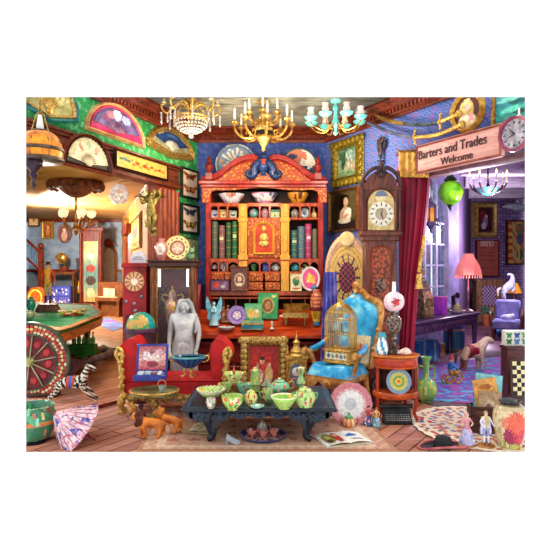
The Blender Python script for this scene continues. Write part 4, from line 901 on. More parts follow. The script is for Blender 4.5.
# gilt miniature piano
r,k=onflap('miniature_piano','gilt miniature grand piano with raised lid on the writing flap','ornament',296,327,-.15)
pn=[(-13,-5),(10,-6),(13,-4),(13,2),(8,5),(2,6),(-6,7),(-13,7)]
b=MB(k); b.slab(pn,8,12.2); b.build('piano_case',OGOLD,r)
b=MB(k); a_=.55
b.add([(x,7-(7-y)*math.cos(1.0)*.5,12.3+(7-y)*.75+ (x+13)*.0) for x,y in pn]+[(x,7.6-(7-y)*math.cos(1.0)*.5,12.3+(7-y)*.75) for x,y in pn],[list(range(8)),list(range(15,7,-1))]+[(i,(i+1)%8,8+(i+1)%8,8+i) for i in range(8)]); b.build('piano_lid',mt('a8803a','6a4a18',.35,.5,20),r)
b=MB(k); b.box(-16,-12,-4.6,6.6,8.6,10,.2); b.build('keyboard',IVORY,r)
for x,y in ((-10,-3),(-10,5),(9,-1)): q=MB(k); q.lathe([(.5,0),(.9,1),(.5,3),(1.2,8)],8,c=(x,y,0)); q.build('leg',OGOLD,r)
# tall harlequin jar
r,k=onflap('harlequin_vase','tall harlequin patterned jar of orange, yellow and blue on the writing flap','vase',316.5,327)
def harl(u,v):
    if v<.16: return lin('3a88b0')
    if v<.22: return lin('e8c040')
    if v<.42: return lin('e0b030') if math.sin(u*25)>-.3 else lin('a8802a')
    if v<.5: return lin('7a2a2a')
    a=(u*10+v*12)%2<1; b_=(u*10-v*12)%2<1
    return lin('e08858') if a!=b_ else lin('b04a3a')
pot(r,k,13,36,[(0,0),(.45,0),(.5,.06),(.62,.18),(.9,.4),(1,.62),(.85,.82),(.55,.92),(.6,.96),(.3,1),(0,1)],harl,m=44)
# ---------------------------------------------------------------- pictures on the other wall
def ornate(label,W,rz,x0,x1,y0,y1,colf,fm,fw,off=.015,name='oil_painting',tilt=0,knobs=True,nx=36,nz=40):
    p,w,h=wrect(W,x0,x1,y0,y1,off); r=picture(name,label,'picture',p,w,h,rz,colf,fm,fw,.05,nx=nx,nz=nz,tilt=tilt)
    f=fw*min(w,h)
    if knobs:
        b=MB(); n=int((w+h)/f*2.6)
        for i in range(n):
            t=(i+.5)/n*2*(w+h)
            if t<w: q=(-w/2+t,f*.35)
            elif t<w+h: q=(w/2-f*.35,t-w)
            elif t<2*w+h: q=(w/2-(t-w-h),h-f*.35)
            else: q=(-w/2+f*.35,h-(t-2*w-h))
            b.ball((q[0],-.045,q[1]),(f*.42,.02,f*.42),8,5)
        b.build('carved_border',fm,r)
    return r
GG=mt('b89a30','6a5a18',.4,.45,40,bump=.7)
ornate('broad gilt frame with a green garden scene of dancing figures, above the portrait',RW,RA,334,364,139,185.5,bl(['6a8a58','98b888','88a8a0','5a7a50'],(.3,.5,.12,.25,'3a5a3a'),(.25,.75,.2,.15,'486a44'),(.55,.4,.06,.2,'e0c8b0'),(.7,.45,.05,.22,'d8b8a0'),(.8,.3,.1,.14,'c8a890'),(.4,.3,.06,.14,'c0b098'),(.6,.75,.2,.15,'a8c8b8'),n=.5,sc=10),GG,.2)
ornate('portrait of a woman in white with crossed arms on a dark ground',RW,RA,330.5,361.5,188,232,bl(['3a2e18','4a3c20','5a4a28'],(.3,.5,.3,.5,'2a1e10'),(.7,.6,.4,.4,'5e5030'),(.5,.08,.42,.2,'2a1e22'),(.54,.36,.21,.22,'f0e6d4'),(.62,.44,.14,.12,'f6eee0'),(.5,.22,.24,.08,'e0d0b8'),(.42,.40,.06,.16,'d8a880',-35),(.52,.33,.17,.045,'d8a880',20),(.49,.74,.19,.17,'150c08'),(.38,.62,.08,.13,'150c08'),(.55,.71,.09,.12,'e4b48e'),(.54,.57,.06,.07,'d8a880'),n=.15),mt('c08a48','7a4c20',.35,.4,30),.07,knobs=False)
# cherub wall bracket
p=RW(380.5,162,.06); r=root('cherub_sconce','small dark cherub wall bracket above the tall clock','sculpture',p,RA); k=p.y/F
DB=mt('6a5a5a','2a2028',.35,.4,20); human('cherub_body',26*k,DB,r,dict(kl=(.08,-.05,.3),al=(.03,.02,.12),kr=(-.03,-.03,.28),ar=(-.01,.03,.08),el=(.19,-.03,.85),wl=(.12,-.05,.98),hl=(.08,-.05,1.0),er=(-.17,0,.66)),dict(pel=.1,spi=.1,che=.1,p=.08,k=.055,hea=.095,top=.07,s=.055,e=.042))
b=MB(k)
for sg in (-1,1): b.prism([(sg*1,17),(sg*5,24),(sg*7,20),(sg*6,14),(sg*3,12)],.5,1.4)
b.build('wing',DB,r); b=MB(k); b.lathe([(0,-5),(1.4,-3),(2,0),(4,1),(0,2)],12); b.build('corbel',DB,r)
# swords hung on the wall
def sword(label,pts,bx,hx,blade,scab):
    P_=[RW(x,y,.13) for x,y in pts]; L_=smooth([tuple(p) for p in P_],40); n=len(L_); i0=int(n*bx); i1=int(n*hx)
    r=root('curved_sword',label,'sword',P_[0],RA,'swords hung over the opening'); o=P_[0]; Ri=M.Rotation(-RA,3,'Z')
    loc=[Ri@(V(q)-o) for q in L_]
    b=MB(); b.tube(loc[:i0+1],[.01+.03*min(1,i/6) for i in range(i0+1)],8,sq=.6); b.build('scabbard_tip',mt(*scab),r)
    b=MB(); b.tube(loc[i0:i1],.034,8,sq=.6); b.build('scabbard',mt(*blade),r)
    b=MB(); b.tube(loc[i1-1:],[.022]*(n-i1+1),8); b.ball(loc[-1],.04); g_=loc[i1]; u_=V((0,0,1)); b.tube([g_-u_*.07,g_+V((0,-.02,0)),g_+u_*.07],.014,6); b.ball(g_+u_*.07,.02,8,6); b.ball(g_-u_*.07,.02,8,6); b.build('hilt',GOLD,r)
sword('upper curved sword with a gold tipped dark scabbard hung over the opening',[(373,114),(392,121.5),(414,124.5),(436,123),(459,114)],.40,.80,('5a6a70','2a343c',.4,.3),('e0b860','9a7428',.3,.7))
sword('lower curved sword with a blue grey scabbard and long gold hilt over the opening',[(369,123),(390,132),(413,137),(438,134.5),(462,124.5)],.0,.52,('8a94b0','4a5470',.35,.5),('8a94b0','4a5470',.35,.5))
# oval portrait, seascape, sign, clock
p,w,h=wrect(RW,452,486,91,133,.02)
picture('oval_portrait','oval gilt framed portrait of a fair haired girl above the sign','picture',p,w,h,RA,bl(['4a1c18','5a2a20'],(.5,.2,.36,.26,'e8d8b0'),(.42,.45,.22,.42,'e8c878',10),(.62,.5,.14,.34,'e0b868'),(.5,.66,.13,.13,'f0c8a8'),(.62,.3,.14,.12,'e898a0'),(.5,.84,.14,.08,'f0d890'),(.4,.3,.2,.12,'f4e8d0'),n=.25),mt('e0b050','a87420',.35,.5,24),fw=.13,oval=True,dep=.06)
ornate('gilt framed painting of a turquoise sea above the pink wall clock',RW,RA,493,545,74,125,bl(['1e7a78','2a9a90','2e8a98','6ab0b8','c8c0b0'],(.4,.3,.3,.08,'5ac8b0'),(.6,.45,.3,.06,'186058'),(.3,.55,.3,.05,'7ad8c8'),(.7,.2,.3,.06,'124a50'),(.55,.72,.12,.06,'d89060'),n=.4,sc=9),mt('c88a3c','7a4818',.35,.45,30),.1,off=.02,knobs=False)
p,w,h=wrect(RW,418,504,135.5,166.5,.19); r=root('shop_sign','long pink wooden sign lettered Barters and Trades Welcome over the opening','sign',p,RA)
b=MB(); b.box(-w/2,w/2,-.03,.02,0,h,.012); b.build('board',mt('d8a49a','b87a74',.6,0,3,'wood',st=(1,8,8)),r)
b=MB(); b.ring(rect(-w/2,w/2,0,h),rect(-w/2+.035,w/2-.035,.035,h-.035),-.05,.0); b.build('edge_moulding',mt('a8604c','7a3a30',.5,0,6),r)
INK=mt('4a1c2a','2a0c18',.6)
text('Barters and Trades',h*.44,INK,r,M.Translation((-.06,-.036,h*.62))@FACE@M.Scale(.86,4,(1,0,0))); text('Welcome',h*.34,INK,r,M.Translation((.02,-.036,h*.24))@FACE)
p=RW(515,134,.24); k=p.y/F; r=root('wall_clock','round wall clock with a pink rim and pale dial beside the sign','clock',V((p.x,p.y,p.z)),RA); 
b=MB(k,M.Rotation(PI/2,4,'X')); b.lathe([(17.5,-1),(18.3,1),(17.6,3.5),(15.2,3),(14.6,1.2),(14.8,-1)],40); b.build('rim',mt('a83a5e','6a1c38',.3,coat=.5),r)
b=MB(k,M.Rotation(PI/2,4,'X')); b.lathe([(0,1.2),(15,1.2)],40); b.build('dial',mt('d0c8d0','b0a8b8',.5),r)
def hands(r,k,R_,y,mat,h=10.9,ticks=True,bar=(.9,.1)):
    b=MB(k)
    for i in range(12):
        a=PI/6*i; x,z=math.sin(a),math.cos(a); q=R_*.82
        b.prism([(x*(q+dx)+z*dw,z*(q+dx)-x*dw) for dx,dw in ((-R_*.1,-bar[1]*R_*.4),(-R_*.1,bar[1]*R_*.4),(R_*.1,bar[1]*R_*.4),(R_*.1,-bar[1]*R_*.4))],y-.15,y)
    b.build('dial_marking',mat,r)
    for nm,a,l,wd in (('hour_hand',h/12*2*PI,.5,.06),('minute_hand',h*2*PI%(2*PI),.75,.04)):
        b=MB(k); x,z=math.sin(a),math.cos(a); b.prism([(-z*wd*R_,x*wd*R_),(x*R_*l,z*R_*l),(z*wd*R_,-x*wd*R_),(-x*R_*.12,-z*R_*.12)],y-.5,y-.2); b.build(nm,mat,r)
hands(r,k,14,-1.5,mt('2a2430','141018',.4),10.68)
r2=root('sign_candle','small white candle stub on top of the pink wall clock','candle',V((p.x,p.y,p.z+19*k)) ,0); r2.location=RW(519,115.9,.26)
b=MB(k); b.lathe([(0,0),(2,0),(2.2,.8),(1,1),(1,5),(0,5.2)],10); b.build('candle_stub',WHITE,r2)
b=MB(k); b.lathe([(0,5),(.7,6),(0,8)],8); b.build('flame',FLAME,r2)
# ================================================================ BY THE GREEN PIER
r,k=rf('display_cabinet','dark wood glass fronted display cabinet with a red lining beside the marble statue','cabinet',173,268+825/6.5); CK=k
b=MB(k); b.box(-23,23,0,18,0,46,.8); b.box(-24.5,24.5,-1.5,18.5,0,5,.6); b.box(-24,24,-1,18.5,44,48,.6); b.build('cabinet_base',WOODD,r)
for sx in (-1,1):
    b=MB(k); x=sx*20; b.box(x-3,x+3,0,4,48,129,.5); b.lathe([(1.6,0),(2,4),(1.3,8),(1.3,66),(2,71),(1.6,75)],10,c=(x,-.8,50)); b.build('corner_post',WOODB,r)
b=MB(k); b.box(-25,25,-2,18.5,128,133,.8); b.box(-26,26,-3,18.8,133,135,.5); b.build('cabinet_top',WOODD,r)
b=MB(k); b.box(-22,22,16.5,18,48,128); b.box(-22.5,-21.5,4,17,48,128); b.box(21.5,22.5,4,17,48,128); b.build('lining',mt('8a2436','5a1424',.6,0,6),r)
for sx in (-1,1): b=MB(k); b.box(sx*14.6-1.6,sx*14.6+1.6,3,4,108,127); b.build('added_glow_strip',mt('f4f4ff','e8e8ff',.5,em=2.),r)  # glowing strips added to brighten the dark inside, in place of pale reflections
b=MB(k); b.box(-17,17,1.4,1.9,49,127); b.build('glass_pane',GLASS,r)
b=MB(k); b.ring(rect(-17.5,17.5,48.5,128),rect(-15.5,15.5,50.5,126),.2,2); b.build('door_frame',mt('a87a40','6a4418',.4,.2,20),r)
r=root('glass_case_urn','tall pink and gilt lidded urn inside the glass display cabinet','vase',P(172.5,338,6.598)); r.location.z=48*CK+.001; k=6.615/F
pot(r,k,16,60,[(0,0),(.5,0),(.42,.04),(.2,.1),(.25,.16),(.6,.35),(.95,.62),(1,.7),(.75,.76),(.5,.78),(.55,.8),(.5,.86),(.3,.92),(.12,.94),(.16,.97),(0,1)],lambda u,v: lin('d8a850') if v<.14 or .60<v<.66 or v>.9 else lin(['c88a78','e0b890','b87868'][int((u*9+v*5))%3]),m=44)
for sg in (-1,1): handle(r,k,[(sg*6.5,0,43),(sg*10.5,0,47),(sg*9.5,0,51),(sg*5,0,50)],.8,GOLD)
ct=134.9*CK
def oncab(name,label,cat,x,d): return root(name,label,cat,V(((x-275)/F*d,d,135*CK)),0),d/F
r,k=oncab('portrait_vase','rose pink vase with a pale cameo on the display cabinet','vase',161.5,6.56); pot(r,k,13,21,VASE,bl(['b86a60','c88a80'],(.75,.5,.12,.22,'f0dcd0'),(.75,.5,.06,.12,'c8a898'),(.4,.5,.1,.2,'a85a58')))
r,k=oncab('portrait_plate','cream plate with pierced gold rim and a rose portrait, standing on the display cabinet','plate',177.5,6.62); plate(r,k,12,pf('c89a80','8a6040','e8d090','c8a050',dots='5a4020',pet='e8c8b0'),lean=.15)
r,k=oncab('pottery_pug','mottled green pottery creature on the display cabinet by the wall','figurine',190,6.6); b=MB(k); b.ball((0,0,4),(5,3.5,4.2)); b.ball((2,-2,9),(3,2.6,3)); b.ball((.4,-2,11.5),(1,.8,1.6)); b.ball((3.8,-2,11.5),(1,.8,1.6)); b.ball((2.2,-4.4,8.2),(1.3,1,1)); b.build('body',mt('8aa878','4a7050',.3,0,20,coat=.4),r)
# fortune machine
r,k=rf('fortune_machine','red coin machine with a round dial standing behind the globe','machine',134.5,268+825/6.52); b=MB(k); b.box(-12,12,0,20,0,131,.8); b.box(-13,13,-1.5,21,127,131.5,.5); b.build('cabinet_body',mt('b0161e','64080e',.45,0,5),r)
b=MB(k,M.Translation((0,0,113*k))@M.Rotation(PI/2,4,'X')); b.lathe([(0,.8),(3.5,1.2),(4.2,1.5),(8.2,.8),(9.6,1.2),(10,0)],36,16,lambda u,v: lin('f0d8c0') if v<.3 else lin(['8a3a2a','d8a878'][int(u*24)%2]) if v<.85 else lin('c8985a')); b.build('dial',AT(.4),r)
for x,z in ((-8,93),(0,91),(1,84),(7,98)): b=MB(k); b.ball((x,-.8,z),(1.6,.8,1.8)); b.build('coin_slot',STEEL,r)
b=MB(k); b.box(-9,9,-.8,.2,58,80,.3); b.build('payout_panel',mt('6a1418','3a080c',.4),r)
p=r.location; r=root('notice_board','small white arched notice with grey lettering on the red coin machine','sign',V((p.x+.03,p.y+.05,131.5*k))); b=MB(k); b.prism([(-8,0),(8,0),(8,7)]+circ(0,7,7,5,9,0,PI)+[(-8,7)],0,1.5); b.build('board',mt('dcd8dc','b8b0bc',.5),r)
b=MB(k)
for z,w_ in ((4,5),(6,4)): 
    for i in range(5): b.box(-w_+i*w_*.42,-w_+i*w_*.42+w_*.3,-.2,.1,z-.5,z+.5)
b.build('notice_marks',mt('5a5a68',None,.6),r)
# globe
r,k=rf('terrestrial_globe','green and blue terrestrial globe in a round purple brown stand','globe',141,268+825/6.21); zt=71.5
def gl(u,v):
    q=NZ.noise(V((math.cos(u*6.28)*1.6,math.sin(u*6.28)*1.6,v*3.2+.7)))
    return lin('1a9a98') if q<.12 else lin('c08a40') if q<.18 else lin('3aa858') if q<.36 else lin('c8a050')
b=MB(k); b.ball((0,0,zt+3),(14.5,14.5,14.5),32,22,colf=gl); b.build('sphere',AT(.25,0,.5),r)
b=MB(k); b.lathe([(13.4,zt-2),(16.5,zt-3),(17,zt-1),(16,zt+1.5),(13.6,zt+1.5),(13.4,zt-2)],32); b.build('horizon_ring',mt('5a2a48','2a1028',.35,0,12),r)
b=MB(k); b.lathe([(0,0),(12,0),(13,2),(12,5),(14,20),(15,55),(15.4,zt-2),(13,zt-2)],28); b.build('drum_stand',mt('6a3a40','34161e',.4,0,6,coat=.2),r)
# marble statue
MAR=mt('d0d0ce','7e868c',.55,0,7,w=(.3,.6))
r,k=rf('marble_statue','grey white marble statue of a long haired woman behind the red settee','statue',184,268+825/6.28); 
b=MB(k); b.lathe([(0,0),(13,0),(13,3),(11.5,4),(11.5,6),(0,6)],8); b.build('plinth',MAR,r)
fg=human('woman_body',97*k,MAR,r,dict(hea=(.012,-.03,.895),top=(.012,-.02,.955),el=(.155,.02,.62),wl=(.14,-.05,.47),hl=(.125,-.08,.43),er=(-.15,.02,.62),wr=(-.145,-.04,.47),hr=(-.14,-.07,.42),sl=(.115,0,.79),sr=(-.115,0,.79)),dict(pel=.1,spi=.085,che=.09,p=.08,k=.07,s=.045,hea=.056))
fg.location=(0,0,6*k); H_=97
for sg in (-1,1):
    b=MB(97*k); hx,hy,hz=sg*.135,-.085,.42
    for i in range(5):
        t=(i-2)*.009; b.tube([(hx+sg*.0,hy+.02,hz+.02),(hx+t,hy-.008+abs(i-2)*.004,hz-.015),(hx+t*1.2,hy-.012,hz-.055+abs(i-1.6)*.008)],[.012,.009,.005],6)
    b.build('fingers',MAR,fg)
b=MB(97*k)
for sx in (-1,1): b.ball((.012+sx*.02,-.083,.905),(.012,.006,.007),8,6); b.tube([(.012+sx*.008,-.088,.917),(.012+sx*.034,-.078,.917)],.005,5)
b.tube([(.012,-.086,.912),(.012,-.1,.888),(.012,-.088,.882)],[.006,.01,.006],6); b.tube([(-.004,-.084,.866),(.012,-.089,.868),(.028,-.084,.866)],.006,6); b.ball((.012,-.075,.845),(.02,.016,.014),8,6); b.build('face',MAR,fg)
b=MB(97*k)
for j in range(15):
    a=-1.75+3.5*j/14; x,y=.055*math.sin(a)+.012,.035*math.cos(a)-.01; q=1.5+.1*math.sin(j*2.3)
    b.tube(smooth([(x*.5,y*.6,.965),(x*1.05,y*1.1,.93),(x*1.35,y+.0,.87),(x*1.75,y*.8+.01*math.sin(j),.79),(x*2.0,y*1.1,.70),(x*1.8,y*1.2,.62)],18),[.02,.021,.022,.022,.021,.021,.021,.02,.02,.02,.019,.019,.018,.017,.015,.013,.011,.009,.005][:19],7)
b.build('long_hair',MAR,fg)
b=MB(k); b.lathe([(14,6),(13,20),(12,36),(12.5,46),(10.5,56),(7.5,63),(9,70),(9.5,76),(6,80)],28,36,flute=11,fa=.035,sx=1,sy=.78); b.build('drapery',MAR,r)
b=MB(k)
for i in range(9): a=-1.6+.4*i; b.tube(smooth([(9*math.sin(a)*.9,-7*math.cos(a),60),(12*math.sin(a),-9*math.cos(a)-.6,42),(13.5*math.sin(a+.15),-10.4*math.cos(a+.15),10)],12),[.5,.8,1,1.1,1.1,1.2,1.2,1.2,1.2,1.1,1.1,1,1],6)
b.build('drapery_folds',MAR,r)
# red settee
VEL=mt('d8141c','8a0610',.55,0,6,w=(.25,.7)); 
r,k=rf('red_settee','red velvet settee with two rolled arms and gilt scroll feet','sofa',173.5,268+825/5.6); r.location.z=.0125
b=MB(k); b.box(-50,50,1,40,16,34,3); b.build('seat_base',VEL,r)
b=MB(k); b.grid(-48,48,0,1,40,14,lambda u,v:(1,1,1,1)); b=MB(k)
vs=[];fs=[]; nx,ny=40,12
for i in range(ny+1):
    for j in range(nx+1):
        u,v=j/nx,i/ny; e=min(1,min(u,1-u)*12,min(v,1-v)*5); vs.append((-49+98*u,0+41*v,33+5*math.sqrt(max(e,0))-.9*abs(math.sin(u*PI*6)*math.sin(v*PI*2))))
for i in range(ny):
    for j in range(nx): a=i*(nx+1)+j; fs.append((a,a+1,a+nx+2,a+nx+1))
b.add(vs,fs); b.build('seat_cushion',VEL,r)
for sg in (-1,1):
    pr=[(40,30),(37.5,44),(36,58),(37,68),(41,74),(46,74.5),(52,70),(57,63),(58,56),(55,51),(53,46),(53,36),(53,18)]
    pr=[(sg*x,z) for x,z in smooth(pr,36)]; b=MB(k); b.prism(pr,2,40); b.build('rolled_arm',VEL,r)
    b=MB(k); q=[(sg*x,-.2,z) for x,z in [(50,20),(52,34),(52.5,46),(55,54),(57.5,60),(55,66),(51,62),(53,58)]]
    b.tube(smooth(q,40),[1.6+.0*i for i in range(20)]+[1.9]*21,8)
    b.tube(smooth([(sg*50,-.5,60),(sg*53,-1,48),(sg*51,-1,36),(sg*54,-1,24)],20),2.2,8)
    for z in (28,36,44,52,60): b.ball((sg*(51.5 if z<50 else 52.5),-1,z),(3.6,2.2,3.2),10,7)
    b.build('gilt_arm_scroll',GOLD,r)
    for y in (1,37):
        b=MB(k); b.tube(smooth([(sg*47,y,20),(sg*53,y-1,14),(sg*52,y-1,7),(sg*48,y,3),(sg*52,y-2,.8+1),(sg*56,y-2,2.2)],24),[4,4,3.9,3.8,3.6,3.4,3.2,3,2.8,2.6,2.5,2.4,2.3,2.2,2.1,2,1.9,1.8,1.8,1.8,1.8,1.8,1.6,1.4,1][:25],8); b.ball((sg*52,y-2,13),(4,3,5)); b.build('leg',GOLD,r)
b=MB(k); b.prism([(-50,20)]+[(x,13+2.5*math.cos(x*.38)+abs(x)*.03) for x in range(-48,49,3)]+[(50,20)],-1,2)
for x in range(-42,43,12): b.ball((x,-1.4,16),(4.2,1.6,2.6),10,7)
b.build('gilt_apron',OGOLD,r)
SH=38.2*5.6/F+.0125
# open games box
r,k=rs('games_box','open blue lacquer games box with picture lid on the red settee','box',150.5,380,SH,.08); BL=mt('2a3a9a','1a2468',.3,0,14,coat=.3)
b=MB(k); b.box(-16,16,-8,9,0,6,.6); b.build('tray',BL,r)
b=MB(k); b.box(-13.5,13.5,-6.5,7.5,6.05,6.3); b.build('velvet_lining',mt('6a7ac8','48589c',.6),r)
rr=[]
for i,(x,y,w_,d_,c_) in enumerate(((-9,0,6,10,'c8dce8'),(-2,1,6,9,'a8c0d8'),(4.5,0,5,10,'8a4a68'),(9.8,0,4,11,'e0e4e8'))):
    q=root('card_pack',['pale blue card pack in the open games box, nearest the settee arm','grey blue card pack in the open games box','plum coloured card pack in the open games box','white card pack in the open games box, nearest the statue'][i],'cards',r.location+V((x*k,y*k-.02,6.3*k)),.08,'card packs in the games box'); b=MB(k); b.box(-w_/2,w_/2,-d_/2,d_/2,0,2.2,.3); b.build('cards',mt(c_,None,.5,0,60),q)
    b=MB(k); b.box(-w_/2-.1,w_/2+.1,-.8,.8,-.0,2.4); b.build('paper_band',mt('f0ece0',None,.6),q)
b=MB(k,M.Translation((0,9*k,6*k))@M.Rotation(-.28,4,'X')); b.box(-16,16,0,2,0,29,.5); ld=b.build('lid',BL,r)
b=MB(k,M.Translation((0,9*k,6*k))@M.Rotation(-.28,4,'X')); b.grid(-13.5,13.5,2.5,26.5,30,28,bl(['b03a48','d8a8a0','a84a50'],(.3,.6,.16,.2,'e8d0d0'),(.6,.5,.2,.22,'e8c8c0'),(.5,.25,.25,.14,'8a3040'),(.75,.75,.12,.14,'d0a8b0'),(.2,.25,.12,.14,'c86a70'),(.48,.75,.1,.1,'8a5068'),n=.5,sc=12),y=-.2); b.build('lid_picture',AT(.4),ld)
# blue bowl on gilt stand
r,k=rs('pedestal_bowl','wide blue ribbed bowl with gilt handles and feet on the red settee','bowl',189,377,SH)
b=MB(k); b.lathe([(0,9),(4,9),(9,12),(15,17),(17,20.5),(15.5,20.5),(8,14),(0,12)],32,24,lambda u,v: lin('2a5a8a') if int(u*32)%2 else lin('1c3a6a'),sy=.7,flute=16,fa=.02); b.build('bowl',CER,r)
b=MB(k); b.lathe([(15.6,19.4),(17.6,19.6),(17.6,21.2),(15.6,21.2),(15.6,19.4)],32,sy=.7); b.build('rim',mt('6ab0b0','3a7a80',.3,.2,20),r)
for a in (0,2.1,4.2): q=MB(k,M.Rotation(a-PI/2+.5,4,'Z')); q.tube(smooth([(2,0,10),(5,0,7),(4,0,3.5),(6.5,0,.7),(8.5,0,1.6)],12),.95,7); q.build('foot',GOLD,r)
for sg in (-1,1): handle(r,k,[(sg*14,0,15),(sg*19,0,17),(sg*19.5,0,21),(sg*16.5,0,21)],.8,GOLD)
# oval gilt table
r,k=rf('oval_gilt_table','small oval gilt tray table with a greenish inlay in front of the red settee','table',154.5,423); r.location.z=.0125

b=MB(k); b.lathe([(0,28),(23,28),(24.3,29),(24.3,31.6),(23.2,32.2),(22,31),(0,31)],40,sy=.86); b.build('top',mt('8a8a58','5a5c34',.3,.3,9,c3='a8986a'),r)
b=MB(k); b.tube([(24*math.cos(a),24*.86*math.sin(a),31.4) for a in [2*PI*i/40 for i in range(40)]],1.1,6,closed=True); b.build('gilt_rim',GOLD,r)
b=MB(k); b.lathe([(2,2),(5,4),(3,9),(2.4,14),(4.5,18),(3,22),(7,28)],16,30); b.build('pedestal',OGOLD,r)
for a in (.4,2.5,4.6): q=MB(k,M.Rotation(a,4,'Z')); q.tube(smooth([(1,0,7),(6,0,6),(10,0,2.4),(13,0,.9)],14),[2,2,1.9,1.9,1.8,1.7,1.6,1.5,1.4,1.3,1.2,1.1,1,.9,.9][:15],7); q.build('leg',OGOLD,r)
r,k=rs('ring_handled_vase','little green grey ring handled cup on the oval gilt table','cup',162,393,.3235); pot(r,k,7,7,CUP,fb('8a9a90',['5a6a60','a8b0a0'],41),m=14)
b=MB(k); b.tube([(4*math.cos(a),0,9+4*math.sin(a)) for a in [2*PI*i/16 for i in range(16)]],.7,6,closed=True); b.build('ring_handle',mt('c87850','8a4428',.35,.3),r)
# rug under the low table
o=MB(); 
def gpt(x,y): d=dz(y); return ((x-275)/F*d,d)
def rug(u,v):
    e=min(u,1-u,v,1-v); q=NZ.noise(V((u*22,v*22,3)))
    if e<.02: return lin('a8785a')
    if e<.07: return lin('c8a488') if int((u+v)*46)%2 else lin('bc8c78')
    if e<.10: return lin('d4b498')
    return mixc(lin('bc8a70'),lin('ccA288'.lower()),.5+q) if (abs(math.sin(u*38)*math.sin(v*24))<.75) else lin('a86c5c')
A_,B_,C_,D_=gpt(137,452),gpt(160,408),gpt(352,404),gpt(398,452)
vs=[];fs=[];cs=[]; nx,ny=60,34
for i in range(ny+1):
    for j in range(nx+1):
        u,v=j/nx,i/ny; x=(A_[0]*(1-u)+D_[0]*u)*(1-v)+(B_[0]*(1-u)+C_[0]*u)*v; y=(A_[1]*(1-u)+D_[1]*u)*(1-v)+(B_[1]*(1-u)+C_[1]*u)*v; vs.append((x,y,.012))
for i in range(ny):
    for j in range(nx): a=i*(nx+1)+j; fs.append((a,a+1,a+nx+2,a+nx+1)); cs.append(rug((j+.5)/nx,(i+.5)/ny))
o.add(vs,fs,cs); o.slab([A_,D_,C_,B_],.0,.0115,'a8785a'); tag(o.build('area_rug',AT(.9)),'faded pink and beige area rug under the black low table','rug')
# toy lions
LI=mt('e0802a','9a4a14',.5,0,12,w=(.3,.6)); MN=mt('6a3018','3a160c',.6,0,20)
def lion(label,x,row,s,rz,mane):
    r,k=rf('toy_lion',label,'toy animal',x,row,rz,'toy lions on the rug'); k*=s; r.location.z=.012
    vs=[(0,0,11),(-5,0,12),(-9,0,14),(-12,0,17.5),(-15.2,0,16),(5,0,10.5),(8,0,10),(-6,2,7),(-7,2.4,3.5),(-8,2.4,1),(-10,2.4,.9),(-5,-2,7),(-4,-2.4,3.5),(-5,-2.4,1),(-7,-2.4,.9),(8,2,6.5),(9.5,2.2,3.6),(8.5,2.2,1),(6.5,2.2,.9),(7,-2,6),(6,-2.2,3.6),(5.5,-2.2,1),(3.5,-2.2,.9),(11,0,11),(14,0,9),(15,0,5)]
    es=[(0,1),(1,2),(2,3),(3,4),(0,5),(5,6),(1,7),(7,8),(8,9),(9,10),(1,11),(11,12),(12,13),(13,14),(6,15),(15,16),(16,17),(17,18),(6,19),(19,20),(20,21),(21,22),(6,23),(23,24),(24,25)]
    ra=[4.2,4.8,3.8,3.6,2.2,3.9,3.8,2.2,1.3,1.2,1.2,1.8,1.3,1.2,1.2,2.2,1.3,1.2,1.2,2.2,1.3,1.2,1.2,.8,.7,.9]
    bd=skin('lion_body',vs,es,ra,LI,r,1,None,k)
    b=MB(k); q=random.Random(5)
    for i in range(60):
        a=q.uniform(0,6.28);t=q.uniform(-.8,1.3); rr_=1-.25*abs(t); b.ball((-9.2+2.2*t,4.6*rr_*math.cos(a),15+5.6*rr_*math.sin(a)),(q.uniform(1.3,2.0),1.5,q.uniform(1.6,2.8)),7,5)
    b.build('mane',mane,r); b=MB(k); b.ball((-14.8,1.9,18.8),.7,6,4); b.ball((-14.8,-1.9,18.8),.7,6,4); b.ball((-17.2,0,16.8),(.8,1.1,.7),6,4); b.tube([(-17,-.8,15),(-17.2,0,14.8),(-17,.8,15)],.4,5); b.build('face',DARK,r)
lion('orange brown toy lion with a dark mane standing on the rug before the oval table',151,439,1.3,.15,MN)
lion('paler amber toy lion on the rug, nearer the open book',170,434,1.15,-.15,mt('c87a2a','8a4a14',.6,0,20))
r,k=rf('dark_figurine','small dark plum seated figure beside the oval gilt table','figurine',141,424); b=MB(k); b.lathe([(0,0),(6,0),(6.5,3),(5,8),(3.5,13),(2,15),(2.6,18),(2.2,20),(0,21)],14,24,sy=.8); b.ball((-4.5,-2,7),(2,2.5,2)); b.ball((3.8,-2,8),(2,2.5,2)); b.build('body',mt('5a3440','28141e',.4,0,14),r)
b=MB(k); b.ball((-6,-3,17),(3.4,2.4,3)); b.ball((-9,-3,14),(2.6,2,2.6)); b.ball((-8,-3,20),(2.4,2,2.2)); b.build('golden_flowers',mt('d89a38','8a5414',.5,0,20),r)
# ================================================================ BEYOND THE OPENING: games
TZ=.75
def tp(x,row): d=dz(row,TZ); return ((x-275)/F*d,d)
po=[tp(10,324),tp(60,330),tp(72,327),tp(101,315.5),tp(103,311.5),tp(92,304),tp(10,301)]
r=root('roulette_table','long green baize gaming table with an orange wooden rail in the gallery','table',(po[2][0],po[2][1],0)); o_=V((po[2][0],po[2][1],0)); lo=[(x-o_.x,y-o_.y) for x,y in po]
cx_=sum(x for x,y in lo)/7; cy_=sum(y for x,y in lo)/7
inn=[(x+(cx_-x)*.10,y+(cy_-y)*.10) for x,y in lo]
b=MB(); b.slab(lo,TZ-.05,TZ-.004); b.build('baize_top',mt('2a9a68','186a44',.8,0,5),r)
b=MB(); n=7; vs=[(x,y,TZ-.16) for x,y in lo]+[(x,y,TZ) for x,y in lo]+[(x,y,TZ+.01) for x,y in inn]+[(x,y,TZ-.02) for x,y in inn]
